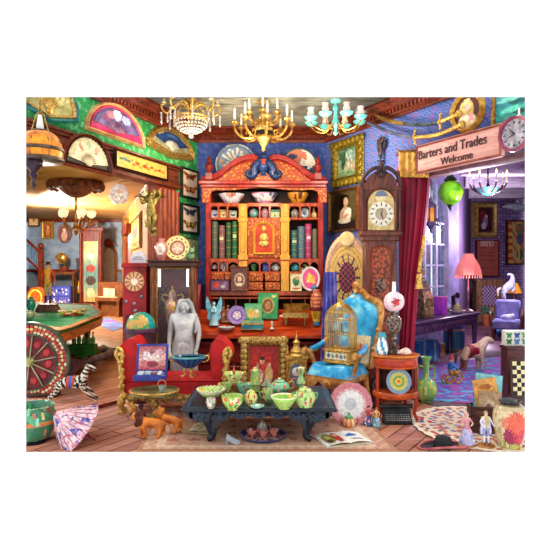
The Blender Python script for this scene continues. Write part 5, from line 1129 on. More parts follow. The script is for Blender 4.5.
b.add(vs,[(q*n+i,q*n+(i+1)%n,(q+1)*n+(i+1)%n,(q+1)*n+i) for q in range(3) for i in range(n)]); b.build('wood_rail',mt('d8702a','8a3a10',.3,0,3,'wood',st=(1.2,1.2,8),coat=.4),r)
for i in (0,1,5,6): q=MB(); x,y=lo[i]; t_=.75 if i==3 else .2; x,y=x+(cx_-x)*t_,y+(cy_-y)*t_; q.lathe([(.05,0),(.08,.05),(.05,.12),(.09,.4),(.06,.5),(.09,.6)],12,c=(x,y,0)); q.build('leg',WOODD,r)
r,k=rs('costumed_figurine','statuette of a figure in a red jacket and yellow trousers on the green gaming table','figurine',48,311,TZ)
b=MB(k); b.add([(-11,-6,0),(11,-6,0),(11,6,0),(-11,6,0),(-8,-4.5,7),(8,-4.5,7),(8,4.5,7),(-8,4.5,7)],[(0,1,2,3),(4,5,6,7),(0,1,5,4),(1,2,6,5),(2,3,7,6),(3,0,4,7)]); b.build('pedestal',mt('6a4a48','3a2424',.5),r)
SKN=mt('d8a078','b87a58',.5)
human('figure',42*k,AT(.45),r,dict(el=(.15,0,.65),wl=(.17,-.05,.54),hl=(.17,-.06,.5),er=(-.15,0,.65),wr=(-.1,-.09,.6),hr=(-.06,-.1,.6)),colf=lambda p: (lin('e0b088') if p.z>.85 else lin('c8542a') if p.z>.52 and abs(p.x)>.06 else lin('e8b840') if p.z>.5 else lin('c8b058') if p.z>.2 else lin('5a3420'))).location=(0,0,7*k)
b=MB(k); b.lathe([(4.2,0),(4.2,.6),(2.2,.8),(2,3),(0,3.4)],14,c=(0,0,7+39.5)); b.build('hat',mt('3a2a28',None,.5),r)
r,k=rs('chip_tray','heap of coloured gaming chips on the green gaming table','gaming chips',73,315,TZ); 
for i in range(34): q=MB(k); q.lathe([(0,0),(2.6,0),(2.6,1.3),(0,1.3)],12,c=(R.uniform(-9,9),R.uniform(-16,12),(i%4)*1.3)); q.build('chip',mt(R.choice(['d83a2a','f0c840','3a9a4a','e88a30','d8d0c0','b8c840']),None,.5),r)
r,k=rs('turquoise_vase','small turquoise vase on the far edge of the green gaming table','vase',31,312,TZ); pot(r,k,9,15,VASE,fb('3aa8a0',['80d0c8','207068'],44))
r,k=rs('pale_jar','small grey green jar near the rail of the gaming table','jar',29.5,320,TZ); pot(r,k,9,9,SPH,fb('8aa080',['5a7a58','c8d0b0'],45))
# wheel of fortune
r,k=rf('wheel_of_fortune','large upright wheel of fortune ringed with red and gold panels','gaming wheel',30,268+825/6.4); zc=268+825/6.4-362
W_=M.Translation((0,0,zc*k))@M.Rotation(PI/2,4,'X')
b=MB(k,W_); b.lathe([(0,-2),(38,-2),(38,0),(0,0)],56); b.build('backboard',mt('7a1a1e','4a0c10',.4,0,8),r)
b=MB(k,W_)
for r0,r1,z in ((37.6,40,2.6),(27,28.6,2.2)): b.lathe([(r0,-2.5),(r1,-2.5),(r1,z),(r0,z),(r0,-2.5)],56)
b.build('rim',mt('4a5a48','28342a',.4,.2,12),r)
b=MB(k,W_); 
for row in range(3):
    r0=28.6+row*3
    for i in range(52):
        a=2*PI*(i+.12)/52; a1=2*PI*(i+.86)/52; c_=['d8583a','e8c890','c83a30','f0d8b0'][(i//3+row)%4] if True else 0
        vs=[]; 
        for z in (0,1.2):
            for rr_,aa in ((r0,a),(r0+2.4,a),(r0+2.4,a1),(r0,a1)): vs.append((rr_*math.cos(aa),rr_*math.sin(aa),z))
        b.col=lin(c_); b.add(vs,[(0,1,2,3),(4,5,6,7),(0,1,5,4),(1,2,6,5),(2,3,7,6),(3,0,4,7)])
b.build('number_panels',AT(.4),r)
for i in range(10):
    a=2*PI*i/10+.2; q=MB(k,W_); q.tube([(3*math.cos(a),3*math.sin(a),2),(27.5*math.cos(a),27.5*math.sin(a),1.4)],.7,6); q.build('spoke',mt('a8b088','6a7450',.4,.3),r)
b=MB(k,W_); 
for i in range(10): a=2*PI*(i+.5)/10+.2; b.prism([(x+18*math.cos(a),z+18*math.sin(a)) for x,z in circ(0,0,4,4,10)],0,1) if False else b.lathe([(0,.2),(4.2,.2),(3,1.4),(0,1.6)],10,c=(19*math.cos(a),19*math.sin(a),0))
b.build('roundels',mt('c83038','7a1018',.35,0,6,coat=.4),r)
b=MB(k,W_); b.lathe([(0,0),(5.5,0),(5,2),(3.5,3.5),(2,5),(0,5.4)],18); b.build('hub',mt('b8b878','6a6a38',.3,.6),r)
b=MB(k); b.box(-4,4,3,8,0,zc,.6); b.box(-18,26,-4,14,0,4,.8); b.build('stand',WOODD,r)
# green toy cart with skittles
r,k=rf('green_cart','green wooden toy cart on small wheels below the gaming table','toy cart',83,362); b=MB(k); b.box(-13,13,-5,6,5,18,.5); b.build('cart_box',mt('4cb848','2c7a2c',.4,0,6),r)
for x in (-8,9): 
    for y in (-5.5,6.2): q=MB(k,M.Translation((x*k,y*k,4*k))@M.Rotation(PI/2,4,'X')); q.lathe([(0,-.7),(4,-.7),(4,.7),(0,.7)],16); q.build('wheel',mt('a84a3a','5a2018',.5),r)
p=r.location
for i,(x,l) in enumerate(((-9,'skittle at the end of the green cart nearest the wheel'),(-4,'second green skittle in the toy cart from the wheel'),(1,'middle green skittle in the toy cart'),(5.5,'fourth green skittle in the toy cart'),(10,'skittle at the end of the green cart nearest the globe'))):
    q=root('skittle',l,'skittle',p+V((x*k,0,18.05*k)),0,'skittles in the green cart'); pot(q,k,4.6,12+(i%2)*1.5,BOTL,lambda u,v:lin('6ac060') if v<.6 else lin('c8e8a8') if v<.8 else lin('3a9a50'),m=14,n=12)
# long gun and plane
a0,a1=gpt(69,374),gpt(117,357); t_=V((a1[0]-a0[0],a1[1]-a0[1],0)); L_=t_.length
r=root('long_gun','long violet grey toy gun lying on the gallery floor behind the zebra','toy gun',(a0[0],a0[1],0),math.atan2(t_.y,t_.x)); GUN=mt('8a8ac0','5a5a90',.4,.1)
b=MB(); b.tube([(L_*.3,0,.09),(L_,0,.09)],.055,10); b.tube([(L_*.93,0,.09),(L_,0,.09)],.075,10); b.build('barrel',GUN,r)
b=MB(); b.prism([(0,.0),(.35,.03),(L_*.36,.06),(L_*.36,.15),(.4,.13),(0,.22)],-.04,.04); b.build('stock',mt('8a6a8a','54405a',.4),r)
b=MB(); b.tube([(L_*.32+.12*math.cos(a),0,.03+.05*math.sin(a)) for a in [2*PI*i/10 for i in range(10)]],.012,6,closed=True); b.build('trigger_guard',BRASS,r)
r,k=rf('toy_aeroplane','small blue and white toy aeroplane on the gallery floor beyond the long gun','toy',108,354.5,.5); PB=mt('5a7ab8','b8c0d0',.4,0,20)
b=MB(k); b.tube([(-9,0,4),(-4,0,4.4),(4,0,4.4),(10,0,5)],[1,2,1.6,.7],10); b.build('fuselage',PB,r)
b=MB(k); b.box(-5,-1,-12,12,4.8,5.4,.2); b.box(-5,-1,-12,12,8,8.5,.2); b.box(8,10.5,-4,4,5,5.5); b.box(8.5,10.5,-.3,.3,5,8); b.build('wings',mt('4a68a8','8a98c0',.4,0,20),r)
b=MB(k)
for sy in (-3,3): b.lathe([(0,-.5),(1.8,-.5),(1.8,.5),(0,.5)],12,c=(-3,sy,0)) if False else b.ball((-4,sy,1.8),(1.8,.6,1.8)); b.tube([(-4,sy,1.8),(-3,sy*.6,4)],.3,5)
b.build('wheels',DARK,r)
# zebra
r,k=rf('rocking_zebra','striped toy zebra with a red and blue saddle galloping on the floor','toy animal',73,402,.0); k*=1.1
def zs(p):
    q=p.x*1.25+p.z*.5 if abs(p.x)<10 and p.z>12 else p.z*1.5+p.x*.7
    return lin('e8e0d0') if math.sin(q*1.15)>0 else lin('1a1614')
vs=[(0,0,18),(-7,0,18),(-11,0,17),(7,0,19),(10,0,22),(12,0,29),(14,0,33),(18,0,31),(21,0,29),(-12,2.6,14),(-17,2.6,9),(-21,2.6,6),(-25,2.6,1.5),(-12,-2.6,13),(-15,-2.6,8),(-20,-2.6,4),(-23,-2.6,1.2),(9,2.6,15),(14,2.6,11),(18,2.6,7),(22,2.6,2),(9,-2.6,14),(13,-2.6,9),(18,-2.6,5),(23,-2.6,1.4),(-14,0,18),(-18,0,13)]
es=[(0,1),(1,2),(0,3),(3,4),(4,5),(5,6),(6,7),(7,8),(2,9),(9,10),(10,11),(11,12),(2,13),(13,14),(14,15),(15,16),(3,17),(17,18),(18,19),(19,20),(3,21),(21,22),(22,23),(23,24),(2,25),(25,26)]
ra=[5,5.2,4.6,5,4.2,3,2.6,2,1.5,2.6,1.7,1.3,1.1,2.6,1.7,1.3,1.1,2.4,1.6,1.2,1.1,2.4,1.6,1.2,1.1,.9,.6]
skin('zebra_body',vs,es,ra,AT(.5),r,2,zs,k)
b=MB(k)
for i in range(12): b.ball((9.5+i*.35,0,25+i*.95),(1.2,.7,1.6),7,5,col='181412' if i%2 else 'e0d8c8')
for sg in (-1,1): b.ball((13,sg*1.6,36.4),(.8,.6,1.8),7,5,col='2a2420')
b.build('mane',AT(.6),r)
b=MB(k); b.lathe([(5.3,-5.4),(5.7,-4),(5.7,4),(5.3,5.4)],20,c=(0,0,0),a0=-.5,a1=PI+.5) if False else None
m_=M.Translation((-1*k,0,18*k))@M.Rotation(PI/2,4,'Y'); b=MB(k,m_); b.lathe([(5.2,-3.6),(5.8,-3),(5.8,3),(5.2,3.6)],24,10,lambda u,v: lin('3a6ac8') if .3<v<.7 else lin('c84a3a')); b.build('saddle_cloth',AT(.6),r)
# cloisonne pot at the corner
r,k=rf('cloisonne_bowl','large green cloisonne fish bowl on a dark stand at the corner','bowl',33,268+825/4.74)
zt=268+825/4.74-405
pot(r,k,46,34,[(0,0),(.5,0),(.75,.12),(.97,.45),(1,.62),(.86,.88),(.9,1),(.82,1),(.76,.88),(.86,.6),(.6,.15),(0,.08)],flo('3a7a58',['8ad0b0','c86a48','58a878','e0c878','2a5a88','b8e0c8','d8886a'],200,.034,12,4.,bands=[(.34,.38,'c87a3a'),(.1,.13,'c8a050')]),n=48,m=48,z=zt-34)
b=MB(k); b.lathe([(0,0),(13,0),(14,1),(13,2),(14,zt-35),(16,zt-34),(0,zt-33.5)],8); b.build('stand',mt('1e2038','0e0e1c',.35),r)
# paper parasol
r=root('paper_parasol','pink paper parasol with painted blossoms lying open on the floor','parasol',P(53,413,4.62)); ax=V((.70,.36,-.62)).normalized(); e1=ax.cross(V((0,-1,.2))).normalized(); e2=ax.cross(e1).normalized(); Lp,rp_=.27,.25
b=MB(); n=96; cols=[]
def par(a,t):
    q=NZ.noise(V((math.cos(a)*t*6,math.sin(a)*t*6,3))); q2=NZ.noise(V((math.cos(a)*t*14,math.sin(a)*t*14,8)))
    if t<.1: return lin('8a6a70')
    if q>.3: return lin('3a4aa8') if q2>0 else lin('8a78b8')
    if q2>.25: return lin('d0708a')
    return lin('e8c8cc') if q>-.15 else lin('d8b0c0')
vs=[V((0,0,0))];fs=[];cs=[]; m=22
for i in range(1,m+1):
    t=i/m
    for j in range(n):
        a=2*PI*j/n; s_=1-.035*(j%4!=0)*t; vs.append(ax*Lp*(t**1.12)+(e1*math.cos(a)+e2*math.sin(a))*rp_*t*s_)
for j in range(n): fs.append((0,1+j,1+(j+1)%n)); cs.append(par(0,.05))
for i in range(m-1):
    for j in range(n): a=1+i*n; fs.append((a+j,a+(j+1)%n,a+n+(j+1)%n,a+n+j)); cs.append(par(2*PI*j/n,(i+1.5)/m))
b.add(vs,fs,cs); b.build('paper_canopy',AT(.7),r,recalc=False)
b=MB()
for j in range(24): a=2*PI*j*4/96; d_=(e1*math.cos(a)+e2*math.sin(a)); b.tube([ax*.02,ax*Lp*.5*.95+d_*rp_*.53,ax*Lp+d_*rp_*1.01],.0022,5)
b.build('ribs',mt('8a5a68','5a3444',.5),r)
b=MB(); b.tube([-ax*.05,ax*.44],.011,8); b.ball(-ax*.05,.018); b.build('pole',WOODR,r)
a0,a1=gpt(98,409),gpt(122,402.5); t_=V((a1[0]-a0[0],a1[1]-a0[1],0)); r=root('walking_cane','short red brown wooden cane lying on the floor by the settee foot','cane',(a0[0],a0[1],0),math.atan2(t_.y,t_.x)); b=MB(); b.tube([(-.1,0,.022),(t_.length,0,.022)],[.022,.018],8); b.build('shaft',WOODR,r); b=MB(); b.ball((t_.length,0,.028),.028); b.build('knob',BRASS,r)
# ================================================================ THE LOW TABLE AND ITS CHINA
LAC=mt('141e2e','080c16',.3,0,14,bump=.3,coat=.25); LAC2=mt('26384c','0e1826',.3,0,40,'vor',bump=.6)
TH=.315; xc=-.135; y0_,y1_=4.62,5.53; tw=.66
r=root('low_table','black lacquered low table with carved apron and inlaid border, laid with green china','table',(xc,5.1,0)); 
b=MB(); b.box(-tw,tw,y0_-5.1,y1_-5.1,TH-.03,TH,.008); b.build('table_top',LAC,r)
b=MB(); 
for (x0,x1,a,c) in ((-tw+.02,tw-.02,y0_-5.1+.02,y0_-5.1+.07),(-tw+.02,tw-.02,y1_-5.1-.07,y1_-5.1-.02),(-tw+.02,-tw+.07,y0_-5.03,y1_-5.17),(tw-.07,tw-.02,y0_-5.03,y1_-5.17)):
    n=max(int((x1-x0)/.05),1); m=max(int((c-a)/.05),1)
    for i in range(n):
        for j in range(m): b.box(x0+(x1-x0)*(i+.1)/n,x0+(x1-x0)*(i+.9)/n,a+(c-a)*(j+.1)/m,a+(c-a)*(j+.9)/m,TH-.001,TH+.003)
b.build('inlaid_border',mt('42586c','1e2c3c',.3,0,30),r)
hw=.52
b=MB(); ap=[(-hw-.1,TH-.03),(-hw-.1,TH-.07)]; 
for x in [i*.04-hw for i in range(int(2*hw/.04)+1)]: ap.append((x,TH-.085-.012*math.cos(x*38)-(.03 if abs(x)>hw-.16 else 0)))
ap+=[(hw+.1,TH-.07),(hw+.1,TH-.03)]
b.prism(ap,y0_-5.1+.05,y0_-5.1+.08); 
for i in range(-6,7): b.ball((i*.075,y0_-5.1+.048,TH-.06),(.028,.012,.014),8,6)
b.box(-hw,hw,y1_-5.1-.1,y1_-5.1-.07,TH-.1,TH-.03)
for sx in (-1,1): b.box(sx*(hw+.06)-.015,sx*(hw+.06)+.015,y0_-5.05,y1_-5.16,TH-.1,TH-.03)
b.build('carved_apron',LAC2,r)
for sx in (-1,1):
    for y in (y0_-5.1+.1,y1_-5.1-.12):
        b=MB(); x=sx*.41; b.tube(smooth([(x-sx*.0,y,TH-.03),(x+sx*.03,y-.01,TH-.1),(x+sx*.01,y,.14),(x-sx*.01,y,.07),(x+sx*.01,y-.01,.044),(x+sx*.035,y-.02,.036)],24),[.06,.055,.045,.036,.032,.03,.026,.02],8)
        b.prism([(x-sx*.0,TH-.08),(x+sx*.17,TH-.08),(x+sx*.13,TH-.115),(x+sx*.08,TH-.125),(x+sx*.05,TH-.16),(x,TH-.2)],y-.03,y) if y<0 else None
        b.prism([(x,TH-.08),(x-sx*.17,TH-.08),(x-sx*.13,TH-.115),(x-sx*.08,TH-.125),(x-sx*.05,TH-.16),(x,TH-.2)],y-.03,y) if y<0 else None
        b.build('leg',LAC,r)
TT=TH+.0032
GR='b8d878'
def gc(seed,bg=GR,base=None): return flo(bg,['c83a28','e8d848','5a9a40','d86a38','f0e8b0','3a8a58','c8406a'],70,.062,seed,3.,bands=[(.9,1.,'f0e8a8')]+([(0,.14,base)] if base else []))
def rose(seed,bg='c0dc80'):
    q=random.Random(seed)
    B=[(q.uniform(0,1),q.uniform(.62,.95),.06,lin(q.choice(['c83a28','d8603a','e8c848','5a9a40']))) for _ in range(30)]; c0=lin(bg); ce=lin('d8503a'); w0_=lin('f4ecc0')
    def f(u,v):
        if v>.93: return ce
        for a,b_,rr_,c in B:
            du=min(abs(u-a),1-abs(u-a))*1.6
            if du*du+(v-b_)**2<rr_**2: return c
        return w0_ if .5<v<.6 else lin('a8c868') if v<.45 else c0
    return f
TG='green and red flowered china on the low table'
def ch(kind,label,cat,x,row):
    r,k=rs(kind,label,cat,x,row,TT,0,TG); return r,k*1.1
r,k=ch('fruit_bowl','wide cream green bowl with a beaded rim, nearest the settee','bowl',211,402); pot(r,k,25,11.5,[(0,0),(.4,0),(.36,.06),(.2,.14),(.24,.26),(.62,.5),(.92,.84),(1,1),(.95,1),(.6,.58),(0,.4)],rose(1),n=48,m=44)
b=MB(k)
for i in range(22): a=2*PI*i/22; b.ball((12.2*math.cos(a),12.2*math.sin(a),11.8),(1,1,1),6,5)
b.build('beaded_rim',mt('f0ecc8','c8c890',.25),r)
r,k=ch('egg_cup','small white brown spotted egg cup in front of the pierced bowl','cup',211,408.5); pot(r,k,8.5,8.5,CUP,fb('e0d8c8',['a87850','8a9a78'],51),m=14)
r,k=ch('epergne','tiered green flowered dish stand with a red stem','dish stand',234,398); b=MB(k); b.lathe([(5,0),(4,1),(1.2,3),(1,9),(1.8,11),(1,14),(.9,22),(1.6,24),(.6,27),(0,32)],12,24); b.build('stem',mt('c85a30','8a2a18',.3,coat=.4),r)
pot(r,k,19,8,BOWL,gc(2,'c8d880'),'top_bowl',z=14.5,n=44,m=36)
for i,(x,y) in enumerate(((-8,1),(8.5,1),(0,8))): pot(r,k,14,9,BOWL,gc(3+i,['a8c868','7ac8a8','b0d080'][i]),'side_bowl',z=3.5,c=(x,y))
r,k=ch('flower_bowl','deep green bowl painted with red flowers in front of the tiered stand','bowl',232.5,409.5); pot(r,k,19.5,12.5,[(0,0),(.5,0),(.4,.07),(.6,.2),(.9,.5),(1,.9),(1,1),(.92,1),(.7,.5),(0,.25)],gc(7,'a4c85c'),n=44,m=40,flute=8,fa=.02)
r,k=ch('coffee_pot','tall narrow green and yellow pot with a red lid','pot',255,391); pot(r,k,11,22,[(0,0),(.8,0),(.85,.04),(.9,.25),(1,.3),(.8,.45),(.75,.8),(.8,.84),(.5,.9),(.2,.94),(.25,.98),(0,1)],gc(8,'a0c070','e0c848'),n=36,m=40)
handle(r,k,[(4.3,0,17),(8,0,17),(7.5,0,9),(4.8,0,7)],.8,mt('c8503a','8a2a20',.3,coat=.4))
r,k=ch('sugar_jar','small lidded yellow green jar before the tall pot','jar',251,405); pot(r,k,12,14.5,JAR,gc(9,'d8d878'))
r,k=ch('tea_cup','green cup with pink dots between the lidded jar and the teapot','cup',268,401.5); pot(r,k,10.5,11,CUP,gc(10,'a8cc88'),m=18); handle(r,k,[(-4.6,0,9),(-7.5,0,8),(-6.5,0,4),(-3.8,0,3.5)],.7,mt('a8cc78','6a9a48',.25))
r,k=ch('saucer','small pale turquoise saucer with a spoon rest shape before the lidded jar','saucer',257,408); pot(r,k,13,2.4,[(0,0),(.5,0),(1,.8),(.97,1),(.5,.4),(0,.35)],fb('a0d0c0',['5a9a90','e0e8d0'],52),m=12)
r,k=ch('tea_pot','squat green flowered teapot with a lid near the framed picture','teapot',279.5,394); pot(r,k,18,15,[(0,0),(.5,0),(.55,.04),(.95,.3),(1,.48),(.8,.68),(.5,.74),(.55,.78),(.4,.86),(.12,.9),(.18,.96),(0,1)],gc(11,'8ac8a0'),n=44,m=40,flute=8,fa=.02)
b=MB(k); b.tube(smooth([(-8,0,6),(-11,0,8),(-12,0,12),(-13.5,0,13)],12),[1.8,1.4,1.1,.9],8); b.build('spout',mt('98cc90','4a8a58',.25,0,20,coat=.4),r); handle(r,k,[(8,0,10),(12,0,11.5),(12.5,0,6),(8.2,0,4.5)],.8,mt('c8a848','8a6420',.3))
r,k=ch('salad_bowl','wide bright green bowl at the middle of the table edge','bowl',284,408.5); pot(r,k,24,11,BOWL,rose(12,'98d850'),n=48,m=44)
r,k=ch('candle_stand','slim green china candlestick with a red handle behind the lidded jar','candlestick',301,393); pot(r,k,12,23,[(0,0),(.9,0),(1,.05),(.5,.12),(.35,.25),(.7,.4),(.5,.55),(.3,.7),(.55,.85),(.6,1),(.4,1),(.3,.9)],gc(13,'90c888')); b=MB(k); b.tube([(-6+3.6*math.cos(a),0,9+4*math.sin(a)) for a in [2*PI*i/14 for i in range(14)]],.8,6,closed=True); b.build('handle',mt('c8705a','7a3028',.3),r)
r,k=ch('biscuit_jar','large round green jar with domed lid and red flowers, nearest the blue chair','jar',305,406.5); pot(r,k,19,18.5,JAR,gc(14,'b8d480'),n=48,m=44)
for sg in (-1,1): handle(r,k,[(sg*8.4,0,12),(sg*11,0,12.5),(sg*10.6,0,8),(sg*8.6,0,7.5)],.7,mt('8ab868','4a7a38',.3))
# under the table
r,k=rs('oval_tray','blue rimmed oval tray with a patterned centre on the rug under the table','tray',263,437,.0125); 
b=MB(k); b.lathe([(0,0),(18,0),(22,1.4),(23.5,3),(22.6,3),(18,1),(0,1)],40,24,lambda u,v: lin('2e4a8a') if v<.64 else lin('b8a8a0') if NZ.noise(V((math.cos(u*6.28)*(1-v)*14,math.sin(u*6.28)*(1-v)*14,2)))>0 else lin('7a4a50'),sy=1.0); b.build('tray',CER,r); TP=r.location+V((0,0,1.02*k))
for i,(x,y,l) in enumerate(((-11,-4,'rosy lustre bowl on the oval tray, nearest the glass shoe'),(0,-6,'rosy lustre bowl at the middle of the oval tray'),(11,-3,'rosy lustre bowl on the oval tray, nearest the table leg with the book beyond'))):
    q=root('lustre_bowl',l,'bowl',TP+V((x*k,y*k,0)),0,'lustre china on the oval tray'); pot(q,k,11,7,BOWL,flo('c87868',['8a3a40','e8c8b0','6a8aa0'],14,.14,i+60,3.),m=14,n=18)
q=root('lustre_teapot','small pink grey teapot standing behind the bowls on the oval tray','teapot',TP+V((-1*k,8*k,0)),0,'lustre china on the oval tray'); pot(q,k,11,13,JAR,flo('a8a098',['c86a60','e0d8c8','5a7a8a'],14,.12,66,3.),m=18,n=18); handle(q,k,[(5,0,9),(8,0,9),(7.5,0,4),(5,0,3.5)],.6,mt('b8887a','6a4038',.3))
r,k=rs('glass_slipper','clear glass high heeled slipper on the rug under the table','ornament',233,444.5,.0125,.2); GS=mt('e0e8f0','a8b8c8',.08,0,8,trans=.45,coat=.5)
b=MB(k); b.tube(smooth([(-6,0,8),(-4,0,6),(0,0,3),(4,0,1.6),(7.5,0,1.2)],14),[1.6,1.9,2,1.9,1],8,sq=1.2); b.build('sole',GS,r); b=MB(k); b.tube([(-6,0,7.5),(-6.2,0,0)],[1.2,.5],7); b.build('heel',GS,r); b=MB(k); b.tube(smooth([(-6,-1.5,10),(-2,-2,7),(3,-1.6,4.4),(6.5,0,3),(3,1.6,4.4),(-2,2,7),(-6,1.5,10)],24),.7,6); b.build('vamp',GS,r)
def openbook(label,x,row,wd,dp,rz,cov,pl,pr,z=.0125):
    r,k=rs('open_book',label,'book',x,row,z,rz); b=MB(k); b.box(-wd-1,wd+1,-dp/2-1,dp/2+1,0,.8,.3); b.build('cover',mt(cov,None,.5),r)
    for sg,cf in ((-1,pl),(1,pr)):
        vs=[];fs=[];cs=[]; nx,ny=18,22
        for i in range(ny+1):
            for j in range(nx+1): u=j/nx; x_=wd*(u if sg>0 else u-1); t=abs(x_)/wd; vs.append((x_,-dp/2+dp*i/ny,1+3.2*math.sin(PI*min(1,t*.9+.1))**.7*(1-t*.55)))
        for i in range(ny):
            for j in range(nx): a=i*(nx+1)+j; fs.append((a,a+1,a+nx+2,a+nx+1)); cs.append(cf((j+.5)/nx,(i+.5)/ny))
        b=MB(k); b.add(vs,fs,cs); b.build('page',AT(.7),r,recalc=False)
        b=MB(k); x0,x1=(-wd,0) if sg<0 else (0,wd); b.box(x0,x1,-dp/2,dp/2,.6,1.0); b.build('page_block',IVORY,r)
    return r
def textpage(u,v):
    if .1<u<.9 and .08<v<.92 and (v*26)%1<.45 and NZ.noise(V((u*14,int(v*26)*3.3,1)))>-.35: return lin('b09878')
    return lin('e4d4b0')
openbook('open old book with brown text pages on the rug, half under the low table',203,430,13,28,-.12,'8a6a48',bl('e0d0a8',(.5,.6,.4,.3,'c8b088'),(.5,.55,.2,.15,'a89070')),textpage)
openbook('open book with a red dressed picture and a blue mask drawing, before the low table',343,440,24,36,.30,'d8d0c4',bl('ece4d8',(.34,.5,.26,.42,'8a8a3a'),(.72,.5,.2,.42,'b82a24'),(.34,.6,.12,.16,'d8c060'),(.72,.68,.1,.12,'e8b898'),(.3,.3,.14,.14,'5a3a20')),bl('f0ece6',(.42,.6,.3,.12,'2a70b8',10),(.5,.66,.2,.1,'2a70b8',-20),(.5,.28,.34,.04,'5a5a5a'),n=.03))
# pictures standing on the floor
def floorpic(name,label,cat,x,d,w,h,colf,fm,fw,rz=0,tilt=-.1,knob=True,y=0):
    k=d/F; r=picture(name,label,cat,V(((x-275)/F*d,d,.0)),w*k,h*k,rz,colf,fm,fw,.07,nx=40,nz=50,tilt=tilt); f=fw*min(w,h)*k; w*=k;h*=k
    if knob:
        b=MB(); n=40
        for i in range(n):
            t=(i+.5)/n*2*(w+h); q=(-w/2+t,f*.4) if t<w else (w/2-f*.4,t-w) if t<w+h else (w/2-(t-w-h),h-f*.4) if t<2*w+h else (-w/2+f*.4,h-(t-2*w-h)); b.ball((q[0],-.07,q[1]),(f*.4,.02,f*.4),8,6)
        b.build('carved_border',fm,r)
    return r
floorpic('gilt_framed_painting','heavy gilt framed painting of a seated figure in red, standing behind the low table','picture',264,6.35,47,61,bl(['8a1a1c','d03028','b02422'],(.2,.6,.16,.5,'c83028'),(.85,.6,.14,.5,'b02822'),(.5,.22,.36,.24,'6a3a28'),(.45,.42,.22,.2,'c84038'),(.36,.3,.14,.16,'d8c0a0'),(.44,.64,.08,.08,'e0b898'),(.44,.70,.09,.05,'3a2418'),(.66,.34,.14,.2,'d8b878'),(.66,.54,.07,.07,'d8a888'),(.55,.16,.2,.1,'e0d0b8'),(.28,.5,.05,.1,'d8a888'),n=.4,sc=12),OGOLD,.2)
r=root('shrine_clock','tall gilt shrine shaped clock with a blue enamel front beside the gilt framed painting','clock',(P(296.5,0,6.2).x,6.2,0)); k=6.2/F
b=MB(k); b.box(-10,10,-3,4,0,44,.6); b.box(-11.5,11.5,-4.5,5,0,7,.6); b.box(-11.5,11.5,-4.5,5,42,46,.6)
for sx in (-1,1): b.lathe([(1.5,0),(1.2,4),(1.2,30),(1.7,35)],10,c=(sx*9,-4,7)); b.lathe([(1.5,0),(2,2),(.6,5),(1,7),(0,11)],10,c=(sx*9,-2,46))
b.lathe([(8,46),(6,48),(6.6,50),(3.5,54),(3,57),(4,59),(1.2,62),(.6,66),(0,71)],14); b.build('gilt_case',GOLD,r)
b=MB(k); b.prism([(-6,9)]+circ(0,32,6,6,13,PI,0)+[(6,9)],-4.2,-3); b.build('enamel_panel',mt('4a7a9a','7a5a8a',.3,0,24,coat=.4),r)
b=MB(k,M.Translation((0,-4.2*k,30*k))@M.Rotation(PI/2,4,'X')); b.lathe([(0,.6),(4,.5),(4.6,0)],22); b.build('dial',WHITE,r); b=MB(k); b.box(-.3,.3,-5.1,-4.9,30,33); b.box(0,2.4,-5.1,-4.9,29.7,30.3); b.build('hands',DARK,r)
# ================================================================ THE BLUE CHAIR
SAT=mt('2aa4d8','1478b4',.28,0,9,c3='8adcf0',coat=.3,w=(.3,.7)); CG_=mt('e0a860','a8682c',.35,.35,14,bump=.4)
d=5.62; r=root('blue_satin_chair','gilt armchair upholstered in turquoise blue satin, beside the round orange cabinet','chair',(P(339,0,5.8).x,5.8,.0125),-.68); k=5.7/F
sh_=38; 
seat=[(-24,-22),(24,-22),(22,21),(-22,21)]
b=MB(k); b.slab(seat,sh_-7,sh_); b.build('seat_rail',CG_,r)
b=MB(k); nx,ny=26,20; vs=[];fs=[]
for i in range(ny+1):
    for j in range(nx+1):
        u,v=j/nx,i/ny; hw_=24-2*v; e=min(1,min(u,1-u)*9)*min(1,min(v,1-v)*9); vs.append(((2*u-1)*hw_*1.02,-22.6+44*v,sh_-2+11*max(e,0)**.45+1.2*math.sin(u*9+1)*math.sin(v*7)))
for i in range(ny):
    for j in range(nx): a=i*(nx+1)+j; fs.append((a,a+1,a+nx+2,a+nx+1))
b.add(vs,fs); b.build('seat',SAT,r)
b=MB(k); b.prism([(-24,sh_-5)]+[(x,sh_-11-3.5*math.cos(x*.35)) for x in range(-24,25,3)]+[(24,sh_-5)],-23.5,-21.5); b.ball((0,-23.5,sh_-9),(5,1.5,4)); b.build('carved_apron',CG_,r)
for sx in (-1,1):
    q=MB(k); q.tube(smooth([(sx*21.5,-20,sh_-5),(sx*24,-22,sh_-13),(sx*22,-21,16),(sx*20.5,-20.5,5),(sx*22.5,-23,1.8)],24),[4.5,4.2,3.2,2.2,2,2.2],8); q.build('leg',CG_,r)
    q=MB(k); q.tube(smooth([(sx*20.5,17,sh_-4),(sx*21,20,20),(sx*22,25,1.8)],12),[3.4,2.6,2],8); q.build('leg',CG_,r)
    q=MB(k); q.tube(smooth([(sx*22.5,-10,sh_),(sx*25,-9,sh_+10),(sx*27.5,-13,sh_+19),(sx*30,-18,sh_+22),(sx*30,-20,sh_+19),(sx*29.5,-16,sh_+18)],26),[2.2,2.2,2.4,2.6,2.4,1.6],8); q.tube(smooth([(sx*28.5,-14,sh_+20),(sx*28,0,sh_+21),(sx*24,18,sh_+32)],14),[2.2,2.2,2.2],8); a_=q.build('arm',CG_,r)
    q=MB(k); q.tube(smooth([(sx*28.6,-9,sh_+22.4),(sx*28,0,sh_+22.8),(sx*25.5,10,sh_+27.4)],10),[2,3,2.2],10); q.build('arm_pad',SAT,a_)
bo=[(-20,0),(-22,14),(-25,30),(-26,44),(-22,52),(-13,55),(-6,60),(0,62),(6,60),(13,55),(22,52),(26,44),(25,30),(22,14),(20,0)]
